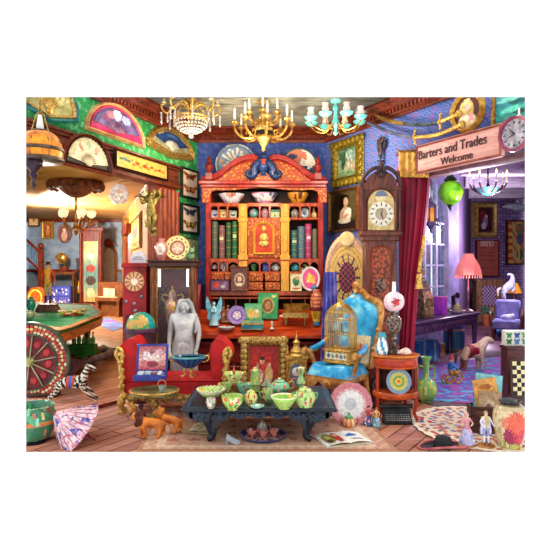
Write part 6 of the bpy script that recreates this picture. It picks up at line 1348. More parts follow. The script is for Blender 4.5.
bs=smooth([(x*1.28,z*1.36) for x,z in bo],56); tl=M.Translation((0,22*k,(sh_+3)*k))@M.Rotation(-.16,4,'X')
inn=[(x*.84,4+(z)*.86) for x,z in bs]
b=MB(k,tl); b.ring(bs,inn,-3,2.5); 
for x,z in bs[::4]: b.ball((x*.93,-2,z*.94+1.6),(2.4,1.4,2.4),8,6)
b.ball((0,-2.5,85),(4.5,2,4)); b.build('back_frame',CG_,r)
def hwid(z):
    best=4
    rp_=[(x,q) for x,q in inn if x>=0]
    for (xa,za),(xb,zb) in zip(rp_,rp_[1:]):
        lo,hi=min(za,zb),max(za,zb)
        if lo<=z<=hi and hi>lo: best=max(best,xa+(xb-xa)*(z-za)/(zb-za))
    return best
b=MB(k,tl); nx,ny=22,26; vs=[];fs=[]
for i in range(ny+1):
    v=i/ny; z=6+v*71
    hw_=hwid(z)
    for j in range(nx+1):
        u=j/nx; e=min(1,min(u,1-u)*7)*min(1,min(v,1-v)*7); vs.append(((2*u-1)*hw_,1-6*max(e,0)**.5+.8*math.sin(u*11)*math.sin(v*13),z))
for i in range(ny):
    for j in range(nx): a=i*(nx+1)+j; fs.append((a,a+1,a+nx+2,a+nx+1))
b.add(vs,fs); b.build('backrest',SAT,r)
b=MB(k,tl); b.prism(inn,1.5,2.4); b.build('back_lining',mt('8a6a40',None,.7),r)
CH=r; seatz=(sh_+8.6)*k
# birdcage on the seat
r=root('birdcage','gilt wire birdcage with a domed top and painted base on the blue chair','birdcage',(CH.location.x+.012,CH.location.y-.06,seatz+.0325),-.68); k=5.8/F
z0c=14
b=MB(k); b.box(-15,15,-10,10,0,2.5,.4); b.box(-14,14,-9,9,2.5,12,.3); b.box(-15,15,-10,10,11.5,z0c,.5); b.build('base',GOLD,r)
q=MB(k); q.grid(-12,12,4,10.5,40,12,bl(['e8e0c8','d8d4b8'],(.15,.5,.08,.34,'5a6a8a'),(.35,.45,.08,.3,'8a9a70'),(.55,.55,.08,.3,'a86a60'),(.75,.45,.09,.32,'6a7a9a'),(.92,.5,.05,.3,'8a7a58'),sc=14),y=-9.3,th=.2); q.build('painted_panel',AT(.3),r)
GW_=mt('e0b858','a87a28',.3,.7)
b=MB(k)
def cage(u): # outline point around the base
    t=u*4; i=int(t)%4; f_=t-int(t); c=[(-13,-8.5),(13,-8.5),(13,8.5),(-13,8.5)]; p,q=c[i],c[(i+1)%4]; return (p[0]+(q[0]-p[0])*f_,p[1]+(q[1]-p[1])*f_)
for i in range(40):
    x,y=cage(i/40); b.tube(smooth([(x,y,z0c),(x,y,z0c+28),(x*.86,y*.86,z0c+36),(x*.5,y*.5,z0c+42),(0,0,z0c+46)],14),.28,4)
for z,s in ((z0c+.4,1),(z0c+14,1),(z0c+28,1),(z0c+36,.86)): b.tube([(cage(i/24)[0]*s,cage(i/24)[1]*s,z) for i in range(24)],.5,5,closed=True)
b.build('wires',GW_,r)
b=MB(k); b.lathe([(2.5,45),(3,46.5),(1.2,48),(1.6,50),(.6,52),(0,53)],12); b.tube([(4*math.cos(a),0,57+4*math.sin(a)) for a in [2*PI*i/18 for i in range(18)]],.7,6,closed=True); b.build('finial_ring',GW_,r)
b=MB(k); b.tube([(-12,0,z0c+16),(12,0,z0c+16)],.5,6); b.build('perch',WOODB,r)
q=root('toy_bird','small blue green bird on the perch inside the gilt birdcage','bird',r.location+V((1*k,.4*k,(z0c+16.4)*k)),-.68); b=MB(k); b.ball((0,0,3),(2,2,3)); b.ball((0,-.4,6.4),(1.5,1.5,1.5)); b.tube([(0,1,2),(0,3,-4)],[1.2,.5],6); b.build('body',mt('3a9a8a','2a5a9a',.5,0,20),q); b=MB(k); b.tube([(0,-1.6,6.4),(0,-3,6.1)],[.6,.1],6); b.build('beak',mt('e0a030',None,.5),q)
# framed print and small jars on the seat
r=root('floral_print','cream card printed with a pink orchid leaning on the back of the blue chair','picture',(CH.location.x+.20,CH.location.y-.06,seatz+.025),-.68); k=5.85/F; r.rotation_euler=(-.2,0,-.68)
b=MB(k); b.box(-10,10,0,1.4,0,27,.3); b.build('card',mt('e0d0a8','c8b080',.6),r); b=MB(k); b.grid(-9.4,9.4,.6,26.4,26,32,bl(['e8dcb8','e0d0a0'],(.5,.45,.3,.12,'d87a8a',20),(.5,.5,.14,.26,'c86a7a'),(.3,.6,.2,.1,'e8a048',-30),(.7,.62,.2,.1,'e8a860',30),(.55,.2,.06,.2,'6a8a48'),(.5,.4,.12,.12,'8a5a98'),n=.1),y=-.15); b.build('printed_face',AT(.5),r)
# ---------------------------------------------------------------- peacock chair behind
r=root('peacock_chair','tall round backed wicker chair with a pale moon disc at its crown','chair',(P(347,0,6.85).x,6.85,0),-.1); k=6.85/F; fz=268+825/6.85
zz_=lambda y: fz-y
PK=mt('f0c8a4','d09870',.45,0,30,bump=.3); 
b=MB(k); b.ring(circ(0,zz_(272),22,38,44),circ(0,zz_(275),16.5,30,44),-2.2,2); b.build('back_rim',PK,r)
def fanb(u,v):
    x,y=(u-.5)*2,(v-.45)*2; a=math.atan2(x,y); rr_=math.hypot(x,y)
    if rr_<.5 : 
        q=(int(u*14)+int(v*22))%2; return lin('9a4448') if q else lin('3a2440')
    if math.sin(a*13)>.72 and rr_<.74: return lin('3a2c5c')
    return lin('e0b868') if math.sin(rr_*40)>0 else lin('c09850')
b=MB(k); b.grid(-17,17,zz_(306),zz_(243),40,60,fanb,y=-.4,mask=lambda u,v:(u-.5)**2+(v-.5)**2<.25,th=0); b.build('woven_back',AT(.5),r)
b=MB(k,M.Translation((0,-2.4*k,zz_(239)*k))@M.Rotation(PI/2,4,'X')); b.lathe([(0,1.4),(5.5,1),(6.8,.4),(7.4,0),(7.4,-1),(0,-1)],28); b.build('moon_disc',mt('f0d8a0','d8b070',.5,0,9),r)
b=MB(k); b.lathe([(0,34),(17,34),(18,36),(17,38),(0,38.5)],26,c=(0,-14,0)); b.build('seat',PK,r)
b=MB(k); b.lathe([(16,0),(17,1.5),(9,18),(15,34)],24,24,c=(0,-14,0)); b.build('wicker_base',PK,r)
r=root('draped_robe','violet blue robe draped over the side of the tall round backed chair','robe',(P(330,0,6.42).x,6.42,0)); k=6.42/F; fz=268+825/6.42
b=MB(k); nx,nz=20,30; vs=[];fs=[]
for i in range(nz+1):
    for j in range(nx+1): u,v=j/nx,i/nz; vs.append(((u-.5)*(13+9*(1-v)),-1.6*math.sin(u*22+v*2)-1,(fz-272)*v))
for i in range(nz):
    for j in range(nx): a=i*(nx+1)+j; fs.append((a,a+1,a+nx+2,a+nx+1))
o2=len(vs); vs+=[(x,y+1.2,z) for x,y,z in vs]; fs+=[[o2+q for q in f] for f in fs]
b.add(vs,fs); b.build('folded_cloth',mt('4a58b0','6a4a98',.7,0,7,c3='8a7ac0'),r)
# ================================================================ TALL CLOCK AND CURTAIN
r,k=rf('longcase_clock','tall dark wooden longcase clock with an arched silver dial beside the crimson curtain','clock',381,268+825/6.1); fz=268+825/6.1; Y=lambda y: fz-y
CW=mt('7a3c2c','3c1812',.35,0,4,'wood',st=(6,6,1),coat=.3)
b=MB(k); b.box(-19,19,0,17,0,Y(345),1); b.box(-20.5,20.5,-1.5,17.5,0,6,.6); b.box(-16,16,1,16,Y(345),Y(238),.6); b.box(-18.5,18.5,-1,17,Y(241),Y(235),.8); b.box(-18,18,-1,17,Y(350),Y(344),.8); b.build('trunk',CW,r)
b=MB(k); b.ring([(-11,Y(335))]+circ(0,Y(252),11,7,13,PI,0)+[(11,Y(335))],[(-9,Y(333))]+circ(0,Y(252),9,5,13,PI,0)+[(9,Y(333))],-.8,1.2); b.build('trunk_door',mt('8e3c22','561c10',.3,0,5,coat=.4),r)
b=MB(k); b.prism([(-9.2,Y(333))]+circ(0,Y(252),9.2,5,13,PI,0)+[(9.2,Y(333))],.6,1.1); b.build('marquetry_panel',mt('a84a24','5e2010',.3,0,30,'vor',coat=.4),r)
b=MB(k,M.Translation((0,-.4*k,Y(285)*k))@M.Rotation(PI/2,4,'X')); b.lathe([(0,1),(5,.8),(5.6,0)],20,sy=1.3); b.build('oval_boss',mt('3a2a2a','8a6a5a',.3,.3,30,'vor'),r)
b=MB(k); b.box(-21,21,-3,17.5,Y(236),Y(231),.8); b.box(-20,20,.5,17,Y(231),Y(190))
b.prism([(-20,Y(190)),(-20,Y(186))]+circ(0,Y(186),16,15,17,PI,0)+[(20,Y(186)),(20,Y(190))],-1,17); b.build('hood',CW,r)
for sx in (-1,1): q=MB(k); q.lathe([(1.8,0),(1.4,2),(1.4,34),(2,38),(2.2,40)],12,c=(sx*18.5,-1.5,Y(231))); q.build('hood_column',mt('5a2c24','2a100c',.3,0,6,coat=.3),r)
b=MB(k); 
for sx in (-1,1):
    b.tube(smooth([(sx*20,-2,Y(186)),(sx*17,-2,Y(177)),(sx*10,-2,Y(170)),(sx*4,-2,Y(168)),(sx*3,-2,Y(172)),(sx*6,-2,Y(173))],18),[1.8,1.8,2,2,1.6,1.2],8)
    b.lathe([(2,0),(2,2),(1,4),(2.4,7),(1,10),(0,13)],10,c=(sx*17,2,Y(182)))
b.lathe([(2.5,0),(2,3),(3,6),(1,9),(0,12)],10,c=(0,0,Y(171))); b.ball((0,-2,Y(175)),(4,2,3)); b.build('carved_crest',mt('4a3438','241418',.4,0,10,bump=.4),r)
b=MB(k); b.ring([(-15.5,Y(233)+2)]+circ(0,Y(204),15.5,16.5,17,PI,0)+[(15.5,Y(233)+2)],[(-13,Y(230))]+circ(0,Y(204),13,14,17,PI,0)+[(13,Y(230))],-2.5,1); b.build('dial_frame',mt('8a4430','4a1c14',.3,0,6,coat=.4),r)
b=MB(k); b.prism([(-13.4,Y(230.5))]+circ(0,Y(204),13.4,14.4,17,PI,0)+[(13.4,Y(230.5))],-.8,.8); b.build('dial_plate',mt('d8c088','a88a50',.3,.3,20),r)
b=MB(k,M.Translation((0,-1*k,Y(214)*k))@M.Rotation(PI/2,4,'X')); b.lathe([(0,.3),(6,.5),(6.4,.8),(11.8,.5),(12.2,0)],36,14,lambda u,v: lin('b0a088') if v<.45 else lin('8a7a60') if .45<v<.5 else lin('e8e0cc')); b.build('chapter_ring',AT(.35),r)
b=MB(k,M.Translation((0,-1*k,Y(196.5)*k))@M.Rotation(PI/2,4,'X')); b.lathe([(0,.6),(5,.5),(6,0)],24,8,lambda u,v: lin('6a7a98') if u<.5 else lin('e0cc98')); b.build('moon_dial',AT(.35),r)
b=MB(k)
for i in range(12):
    a=PI/6*i; x,z=math.sin(a),math.cos(a); q=[(x*(9.6+dx)+z*dw,Y(214)+z*(9.6+dx)-x*dw) for dx,dw in ((-1.4,-.45),(-1.4,.45),(1.4,.45),(1.4,-.45))]; b.prism(q,-2.1,-1.6)
b.build('dial_marking',DARK,r)
for nm,a,l in (('hour_hand',.25,5.5),('minute_hand',2.9,8.5)):
    b=MB(k); x,z=math.sin(a),math.cos(a); b.prism([(z*.5,Y(214)-x*.5),(x*l,Y(214)+z*l),(-z*.5,Y(214)+x*.5)],-2.7,-2.3); b.build(nm,DARK,r)
# curtain
r=root('crimson_curtain','crimson velvet curtain with a gold fringed top hanging at the edge of the wide opening','curtain',RW(412,268,.0)*1.0,RA); p0=r.location.copy(); p0.z=0; r.location=p0; k=p0.y/F
Ri=M.Rotation(-RA,3,'Z')
def cpt(px,row,off):
    p=RW(px,row,off); q=Ri@(p-p0); return q
pro=[(152,401,428),(175,401,429.5),(210,401,427),(250,401,422),(290,400.5,417),(330,400,414),(360,399,412),(400,398,412)]
def cedge(row):
    for (a,l0,r0),(b_,l1,r1) in zip(pro,pro[1:]):
        if a<=row<=b_: t=(row-a)/(b_-a); return l0+(l1-l0)*t,r0+(r1-r0)*t
    return pro[-1][1:]
def drape(name,ra,rb,mat,off,amp,nf,n=50,m=40,xr=(0,1)):
    vs=[];fs=[]
    for i in range(m+1):
        row=ra+(rb-ra)*i/m; l,rg=cedge(row)
        for j in range(n+1):
            u=xr[0]+(xr[1]-xr[0])*j/n; q=cpt(l+(rg-l)*u,row,off); q.y-=amp*math.sin(u*nf*2*PI+row*.01)+amp*.4*math.sin(u*nf*4.6+1)
            vs.append(q)
    o2=len(vs); vs+=[V((q.x,q.y+.02,q.z)) for q in vs]
    for i in range(m):
        for j in range(n): a=i*(n+1)+j; fs.append((a,a+1,a+n+2,a+n+1)); fs.append((o2+a,o2+a+1,o2+a+n+2,o2+a+n+1))
    b=MB(); b.add(vs,fs); return b.build(name,mat,r)
# rows below the floor line are cut at z>0
fl_=268+825/p0.y-1
drape('curtain_cloth',168,min(402,fl_),mt('b0143e','5a0820',.55,0,3,w=(.2,.75)),.07,.035,4)
drape('gold_valance',150,171,mt('c89a48','8a5c20',.45,.3,14,bump=.4),.09,.025,4,50,8)
b=MB()
for i in range(24): q=cpt(401+27*i/23,171,.13); b.tube([q,q+V((0,0,-.07))],.010,5)
b.build('gold_fringe',GOLD,r)
b=MB(); q0=cpt(418,255,.12); b.tube(smooth([tuple(cpt(424,236,.12)),tuple(cpt(423,248,.14)),tuple(cpt(421,258,.13)),tuple(cpt(419,272,.13))],12),.02,7); q=cpt(419,274,.13); b.lathe([(.02,0),(.035,-.03),(.03,-.06),(.045,-.16),(0,-.16)],10,c=tuple(q)); b.build('tassel',GOLD,r)
# ================================================================ ROUND ORANGE CABINET WITH THE LAMP
OR2=mt('d8601c','963008',.28,0,4,'wood',st=(2,2,4),coat=.5); d=5.42
r=root('demilune_cabinet','small round orange wooden cabinet with an open shelf, standing beside the blue chair','cabinet',(P(395.5,0,d).x,d,0)); k=d/F; fz=268+825/d; Y=lambda y: fz-y
tz_=66.5
b=MB(k); b.lathe([(0,tz_-2.5),(23,tz_-2.5),(24.5,tz_-1),(24,tz_),(0,tz_)],36,sy=.78); b.build('top',mt('d87a28','9a4410',.25,0,5,coat=.5),r)
b=MB(k); b.lathe([(0,tz_-13),(21.5,tz_-13),(22,tz_-12),(22,tz_-3),(0,tz_-3)],32,sy=.78); dr=b.build('drawer_case',OR2,r)
b=MB(k); b.lathe([(22.3,tz_-11),(22.8,tz_-10.5),(22.8,tz_-5),(22.3,tz_-4.5)],20,a0=-PI+.5,a1=-.5,sy=.78); b.build('drawer_front',mt('c83a18','8a1c08',.3,coat=.5),r)
b=MB(k); b.lathe([(0,24),(21,24),(22.5,25.5),(22.5,29),(21.5,30),(0,30)],32,sy=.78); b.build('lower_shelf',OR2,r)
for a in (-PI+.35,-.35,PI-.9,.9): 
    q=MB(k); x,y=20*math.cos(a),15.5*math.sin(a); q.tube([(x,y,30),(x,y,tz_-13)],1.6,8); q.tube(smooth([(x,y,25),(x*1.02,y*1.02,16),(x*.95,y*.95,8),(x*1.1,y*1.1,1.6)],14),[2,1.8,1.5,1.8],8); q.build('leg',mt('b8381c','6e160a',.3,coat=.4),r)
b=MB(k); b.lathe([(18,30),(18,tz_-13)],20,a0=.2,a1=PI-.2,sy=.78)
for i in range(9): a=.2+(PI-.4)*i/8; b.tube([(17.4*math.cos(a),17.4*.78*math.sin(a),30),(17.4*math.cos(a),17.4*.78*math.sin(a),tz_-13)],.8,6)
b.build('back_panel',mt('5a2a28','2a1010',.5,0,8),r)
q=root('bullseye_plate','round plate ringed in blue, green and orange in the orange cabinet','plate',r.location+V((0,-.14,30.05*k))); rings=['d8502a','e8b040','6aa04a','4a9a90','c8b858','5a98a8','7a8ab0']
plate(q,k,11.7,lambda u,v: lin('8a98a8') if v<.53 else (lin(rings[min(6,int((1-v)*15))])),lean=.16,dep=.5)
tb=tz_*k
def onround(name,label,cat,x,dd): return root(name,label,cat,V(((x-275)/F*dd,dd,tb+.0005))),dd/F
r,k2=onround('oil_lamp','oil lamp with a pink globe painted with a red rose, on the round orange cabinet','lamp',394,5.42); k=k2
pot(r,k,15,8,[(0,0),(1,0),(.95,.2),(.5,.5),(.35,1),(0,1)],lambda u,v:lin('5a4a38'),'lamp_base',mt('5a4a3a','2a2018',.35,.5,20))
b=MB(k); b.lathe([(2.5,7),(1.6,12),(3,15),(2,17),(6.5,24),(7.5,31),(6.5,36),(3.5,39),(4.5,41),(3,43)],20,30); b.build('oil_font',mt('4a3434','8a7a6a',.3,.3,30,'vor',bump=.5),r)
b=MB(k)
def rosef(u,v):
    du=(u-.75); x=du*6.28; y=(v-.5)*3.0; q=math.hypot(x,y)
    if q<.30: return lin('d8344a') if NZ.noise(V((x*9,y*9,1)))<.15 else lin('a81c34')
    if q<.46 and abs(math.sin(math.atan2(y,x)*2.5))>.75: return lin('5a7a48')
    return lin('f2ccd4')
b.ball((0,0,52),(10.2,10.2,10.2),40,28,colf=rosef); b.build('globe',AT(.25,0,.3,em=.12),r)
b=MB(k); b.lathe([(2,60),(2.1,64),(1.8,72),(1.5,72),(1.6,61)],12); b.build('chimney',mt('f4f0f0','e0d8dc',.1),r)
r,k=onround('swirl_vase','small white vase with turquoise swirls on the round orange cabinet','vase',382,5.36); pot(r,k,12.5,22,[(0,0),(.7,0),(.95,.12),(1,.3),(.8,.55),(.55,.75),(.7,.82),(.55,.98),(.4,1),(.4,.9)],lambda u,v: lin('3a9ab0') if v>.78 and v<.95 else lin('4a90b8') if math.sin(u*31+v*9)>.35 else lin('e8f0f0'),flute=7,fa=.05)
r,k=onround('conch_shell','white conch shell lying on the round orange cabinet','shell',404.5,5.32); b=MB(k); b.tube(smooth([(-7,0,2),(-3,0,3.4),(1,0,4),(4,0,3.4),(7,0,2.6)],18),[.5,2.4,3.8,3,.6],12); 
for i in range(6): b.ball((1.5-i*.7+2*math.cos(i),-2+i*.5,5.4-.3*i),(1.3,1.2,1.5),7,5)
b.build('shell',mt('f0e4dc','d8b8a8',.35,0,20),r)
# things on the floor about it
r,k=rf('typewriter','old black typewriter on the floor under the round orange cabinet','typewriter',397,423); k*=.88; BKM=mt('2c3034','14161a',.35,.3,16,bump=.3)
b=MB(k); b.add([(x,y,z) for x in (-15.5,15.5) for y,z in ((-8,0),(9,0),(9,15),(3,16),(-2,9),(-8,4))],[tuple(range(6)),tuple(range(11,5,-1))]+[(i,(i+1)%6,6+(i+1)%6,6+i) for i in range(6)]); b.build('body',BKM,r)
b=MB(k); b.tube([(-17,5,18),(17,5,18)],2.4,12); b.tube([(-18.5,5,18),(-17,5,18)],3,10); b.tube([(17,5,18),(18.5,5,18)],3,10); b.build('platen',mt('3a3a3e','1a1a1c',.4),r)
b=MB(k)
for i in range(4):
    for j in range(10): b.lathe([(0,0),(1.1,0),(1.1,.8),(0,.8)],8,c=(-12.5+j*2.8,-7+i*2,4.6+i*1.6))
b.build('keys',mt('a8a8a0','6a6a64',.4),r)
r,k=rf('plum_vase','dark plum coloured vase standing behind the orange round cabinet by the blue chair','vase',374,408); pot(r,k,11,31,VASE,fb('4a2434',['2a101c','6a4048'],71))
r,k=rf('green_flask','tall necked green and yellow glazed flask beside the round orange cabinet','vase',426,402); pot(r,k,22,45,[(0,0),(.45,0),(.5,.03),(.85,.12),(1,.3),(.8,.46),(.3,.54),(.28,.75),(.33,.9),(.5,1),(.4,1),(.25,.92)],flo('7ab068',['c8c84a','4a9a8a','a8d080','3a7a78','e0d870'],40,.07,72,3.),m=40,n=32)
for sg in (-1,1): handle(r,k,[(sg*3,0,35),(sg*7,0,36),(sg*8.5,0,29),(sg*7.5,0,22)],.9,mt('a8a848','5a6a28',.3))
r,k=rf('scalloped_plate','large pink and white fluted plate leaning against the leg of the blue chair','plate',350.5,424); b=MB(k,M.Translation((0,0,19.8*k))@M.Rotation(PI/2-.2,4,'X')); b.lathe([(q*20.5,t*20) for q,t in PLP],48,20,lambda u,v: lin('c87880') if v<.54 else lin('d8808a') if v<.62 else (lin('e8c0c4') if int(u*32)%2 else lin('d89aa0')) if v<.72 else lin('f0ecec') if v<.86 else lin('c8ccd0'),flute=16,fa=.02); b.build('plate',CER,r)
r,k=rf('pumpkin_teapot','small orange lobed teapot with a green lid in front of the pink plate','teapot',349,427.5); pot(r,k,13,10,SPH,lambda u,v: lin('d87a38') if math.sin(u*50)>-.4 else lin('f0d0a0'),flute=8,fa=.05,n=32); pot(r,k,8,6,[(1,0),(.9,.3),(.3,.5),(.35,.8),(0,1)],lambda u,v:lin('5aa060'),'lid',z=9.5,m=12,n=16); handle(r,k,[(6,0,8),(9,0,8),(8,0,3.5),(5.6,0,3)],.7,mt('c86a38','8a3a18',.3)); b=MB(k); b.tube([(-5.6,0,4),(-8,0,6.5),(-9.5,0,9)],[1.2,.9,.6],7); b.build('spout',mt('c86a38','8a3a18',.3),r)
def china_lady(label,x,row,H,dress,top,skin_='e8c0a0',hair='5a3420',grp=None,name='china_figurine'):
    r,k=rf(name,label,'figurine',x,row,0,grp); k*=H/36
    b=MB(k); b.lathe([(0,0),(8.6,0),(8.8,1.2),(8,2.4),(0,2.6)],20); b.build('base',mt('8a4a28','c88a48',.3,0,12,coat=.4),r)
    b=MB(k); b.lathe([(7.6,2.6),(7.4,5),(6.4,10),(4.6,15),(2.4,19),(2,20)],28,20,flo(dress,['f0e8f0','8aa8d8','e8a8b8'],30,.09,int(x)),flute=9,fa=.06); b.build('skirt',CER,r)
    human('figure',31*k,AT(.25,0,.5),r,dict(el=(.17,-.05,.66),wl=(.1,-.14,.62),hl=(.06,-.16,.62),er=(-.18,0,.68),wr=(-.2,-.09,.6),hr=(-.2,-.13,.6)),colf=lambda p: lin(skin_) if p.z>.82 or (abs(p.x)>.06 and p.y<-.06) else lin(top)).location=(0,0,2.4*k)
    b=MB(k); b.ball((0,.6,2.4+31*.925),(2.1,2.1,2.3)); b.ball((0,1.6,2.4+31*.89),(1.8,1.4,2)); b.ball((0,.4,2.4+31*.985),(1.3,1.3,1)); b.build('hair',mt(hair,None,.5),r)
    b=MB(k); b.lathe([(3.4,18),(3,19.2),(2.2,20),(2.6,18)],16,flute=8,fa=.08); b.build('sash',mt(top,None,.3,0,20),r)
    return r
china_lady('small china lady in a dark blue dress beside the orange teapot','369.5' and 368.5,427,23,'3a4a78','b83a3a',hair='2a1a18')
china_lady('small china lady in a turquoise green dress, nearest the typewriter','376' and 376.5,428,22,'4aa0a0','d8a858',hair='b8783a')
# ================================================================ NEAR CORNER
o=MB(); cx_,cy_=P(478,0,5.2).x,5.2; n=72
def shawl(a,t):
    x,y=t*math.cos(a),t*math.sin(a)
    if t>.96: return lin('e8dcc0')
    if t>.88: return lin('b85a4a') if int(a*22)%3==0 else lin('e4d4b4')
    if t>.70: 
        q=math.sin(a*16)*math.sin((t-.7)*35); return lin('b04a44') if q>.35 else lin('5a6a88') if q<-.5 else lin('e0d0b0')
    q=NZ.noise(V((x*9,y*9,4))); return lin('b86a60') if q>.2 else lin('6a7aa0') if q<-.28 else lin('d8c4a8')
vs=[(cx_,cy_,.008)];fs=[];cs=[]; m=16
for i in range(1,m+1):
    for j in range(n): a=2*PI*j/n; t=i/m*(1+(.012*math.cos(a*36) if i==m else 0)); vs.append((cx_+.6*t*math.cos(a),cy_+.745*t*math.sin(a),.008))
for j in range(n): fs.append((0,1+j,1+(j+1)%n)); cs.append(lin('d8c4a8'))
for i in range(m-1):
    for j in range(n): a=1+i*n; fs.append((a+j,a+(j+1)%n,a+n+(j+1)%n,a+n+j)); cs.append(shawl(2*PI*j/n,(i+1.5)/m))
o.add(vs,fs,cs); tag(o.build('round_rug',AT(.9),recalc=False),'round cream rug with red and blue floral border under the two china figures','rug')
SZ=.0085
china_lady('china lady in a pink and blue dress holding her skirt, on the round cream rug',467,446,36,'b8b0d8','d88a98',hair='d8a8a0',grp='pair of china figures')
r,k=rf('china_figurine','china gentleman in a white coat and lilac breeches, standing beside the dark crate','figurine',486,447,0,'pair of china figures')
b=MB(k); b.lathe([(0,0),(8.6,0),(8.8,1.2),(8,2.4),(0,2.6)],20); b.build('base',mt('8a4a28','c88a48',.3,0,12,coat=.4),r)
human('figure',34*k,AT(.25,0,.5),r,dict(el=(.17,0,.66),wl=(.22,-.04,.56),hl=(.24,-.05,.53),er=(-.17,0,.66),wr=(-.12,-.1,.58),hr=(-.08,-.13,.58),kl=(.06,-.02,.27),al=(.075,.0,.05),tl=(.08,-.08,.03)),colf=lambda p: lin('e8c4a8') if p.z>.835 or p.z<-1 else lin('e4e0ea') if p.z>.5 and abs(p.x)>.045 else lin('c8b070') if p.z>.5 else lin('9a98d0') if p.z>.28 else lin('ecebf0') if p.z>.06 else lin('3a2a2a')).location=(0,0,2.4*k)
b=MB(k)
for sg in (-1,1): b.prism([(sg*1.5,27),(sg*4,27),(sg*5.5,16),(sg*5,13),(sg*2.5,14)],-.4,2)
b.build('coat_tails',mt('dcdcf0','a8b0d8',.3,0,20,coat=.4),r); b=MB(k); b.ball((0,.7,2.4+34*.925),(2.2,2.2,2.4)); b.ball((0,2.2,2.4+34*.88),(1.2,1,2)); b.build('hair',mt('c8a890','8a6a58',.5),r)
# flower vase at the corner
r,k=rf('chrysanthemum_vase','tall cream vase painted with red chrysanthemums at the corner','vase',510,447.2)
CHR=[(.75,.68,.17,'e0604a'),(.80,.45,.15,'c83848'),(.69,.44,.14,'9a1c48'),(.66,.66,.10,'d87a60'),(.84,.66,.1,'d85a50'),(.76,.2,.1,'c8c060'),(.2,.5,.08,'c83a48'),(.4,.6,.08,'d8604a')]
def chrys(u,v):
    for cx,cy,rr_,c in CHR:
        x,y=(u-cx)*2.1,(v-cy)*1.0; q=math.hypot(x,y); a=math.atan2(y,x)
        if q<rr_*(1.1+.14*math.sin(a*17)): c=lin(c); t=.7+.45*abs(math.sin(a*12+q*30)); return (c[0]*t,c[1]*t,c[2]*t,1)
    q=NZ.noise(V((u*18,v*9,2)))
    if v<.34 and q>-.05: return lin('8aa050') if q<.2 else lin('c8cc80')
    if v>.86: return lin('8a7a58') if v>.95 else lin('c8b088')
    return lin('d8c49a') if q<.2 else lin('b8a070')
pot(r,k,33,46,[(0,0),(.62,0),(.66,.03),(.78,.2),(.97,.5),(1,.66),(.92,.82),(.72,.92),(.55,.95)],chrys,n=80,m=60); 
b=MB(k); b.lathe([(8.6,43.6),(9.6,45),(11,46.4),(10.4,47.4),(9,46.6),(7.6,44),(0,43.4)],28); b.build('neck_rim',mt('5a5658','2c2a2e',.3,.4,20),r)
# crate with books
r,k=rf('wooden_crate','dark wooden crate with a drawer pull, holding old books behind the china gentleman','crate',489,432,-.12); CRT=mt('5a3428','2c1610',.5,0,4,'wood',st=(2,8,8))
b=MB(k); b.box(-19.5,19.5,-9,-7.6,0,27,.4); b.box(-19.5,19.5,8,9.4,0,27,.4); b.box(-19.5,-18.1,-9,9.4,0,27,.4); b.box(18.1,19.5,-9,9.4,0,27,.4); b.box(-18.5,18.5,-8,9,0,1.5); b.build('crate_body',CRT,r)
b=MB(k); b.box(-15.5,-5,-9.8,-9,13,23,.3); b.build('name_plate',mt('6a4434','3a2018',.5),r); b=MB(k); b.lathe([(0,0),(1.2,0),(1.2,1),(0,1.2)],10,c=(-10,-10,17)); b.build('knob',BRASS,r)
p=r.location; i_=0
for nm,l,x,w_,h_,rz,ti,cov,fc,y in (('atlas','teal backed atlas standing tallest in the dark crate',-3.5,27,54,.0,.20,'4a98a8',bl(['6ab0c0','88c0c0'],(.5,.4,.3,.26,'c0a880'),(.4,.5,.16,.16,'8a8a78'),(.62,.6,.2,.1,'d8c8a0')),.5),('map_folder','orange map folder printed with a pink map, tilted in the dark crate',3.5,23,50,0,-.3,'e0a048',bl(['e0a850','d89a50'],(.5,.42,.4,.32,'c88a78'),(.4,.5,.2,.2,'d8a898'),(.6,.36,.2,.16,'b86a60'),(.5,.85,.35,.05,'a8642a')),-3.2),('brown_album','small pale brown album in front inside the dark crate',-2,22,38,0,.1,'b89068',bl(['c0a080','a88a68'],(.5,.5,.36,.3,'d0b898'),(.45,.5,.2,.2,'8a6a58')),-6.6)):
    q=root(nm,l,'book',p+V((x*k,y*k,3.4*k))); q.rotation_euler=(-.14,ti*.55,-.12); b=MB(k); b.box(-w_/2,w_/2,0,2.2,0,h_,.3); b.build('boards',mt(cov,None,.5),q); b=MB(k); b.grid(-w_/2+.6,w_/2-.6,.6,h_-.6,24,30,fc,y=-.12); b.build('cover_picture',AT(.5),q)
# games cabinet, chess board, butterfly box at the side
d=5.3; r=root('games_cabinet','dark red wooden cabinet at the side, under the white butterfly box','cabinet',(P(527,0,d).x,d,0)); k=d/F; fz=268+825/d
b=MB(k); b.box(-19,19,0,18,0,fz-348,.6); b.box(-20,20,-1,19,fz-350,fz-346.5,.5); b.build('cabinet_body',mt('5a2224','2a0c10',.35,0,4,'wood',st=(2,8,8),coat=.3),r); cz=(fz-346.4)*k
q=root('chess_board','black and cream chess board leaning on the dark red cabinet','chess board',r.location+V((-1*k,-.11,0.0))); q.rotation_euler=(-.08,0,0); b=MB(k); b.box(-19,19,0,1.6,28,66,.3); b.box(-19,19,0,1.4,0,28) if False else None; b.build('board_frame',WOODD,q)
b=MB(k); b.grid(-16.5,16.5,30.5,63.5,8,8,lambda u,v: lin('e8d8a8') if (int(u*8)+int(v*8))%2 else lin('1c1614'),y=-.15,th=.1); b.build('squares',AT(.4),q)
q.location.z=-28*k*math.cos(.08)+.0 if False else q.location.z
q=root('butterfly_box','white box with four green and blue butterflies on the dark red cabinet','box',V((P(524,0,d).x,d+.08,cz+.0005))); b=MB(k); b.box(-17,17,-5,5,0,15,.4); b.build('box_body',mt('e4e0d4','c8c4b8',.5),q)
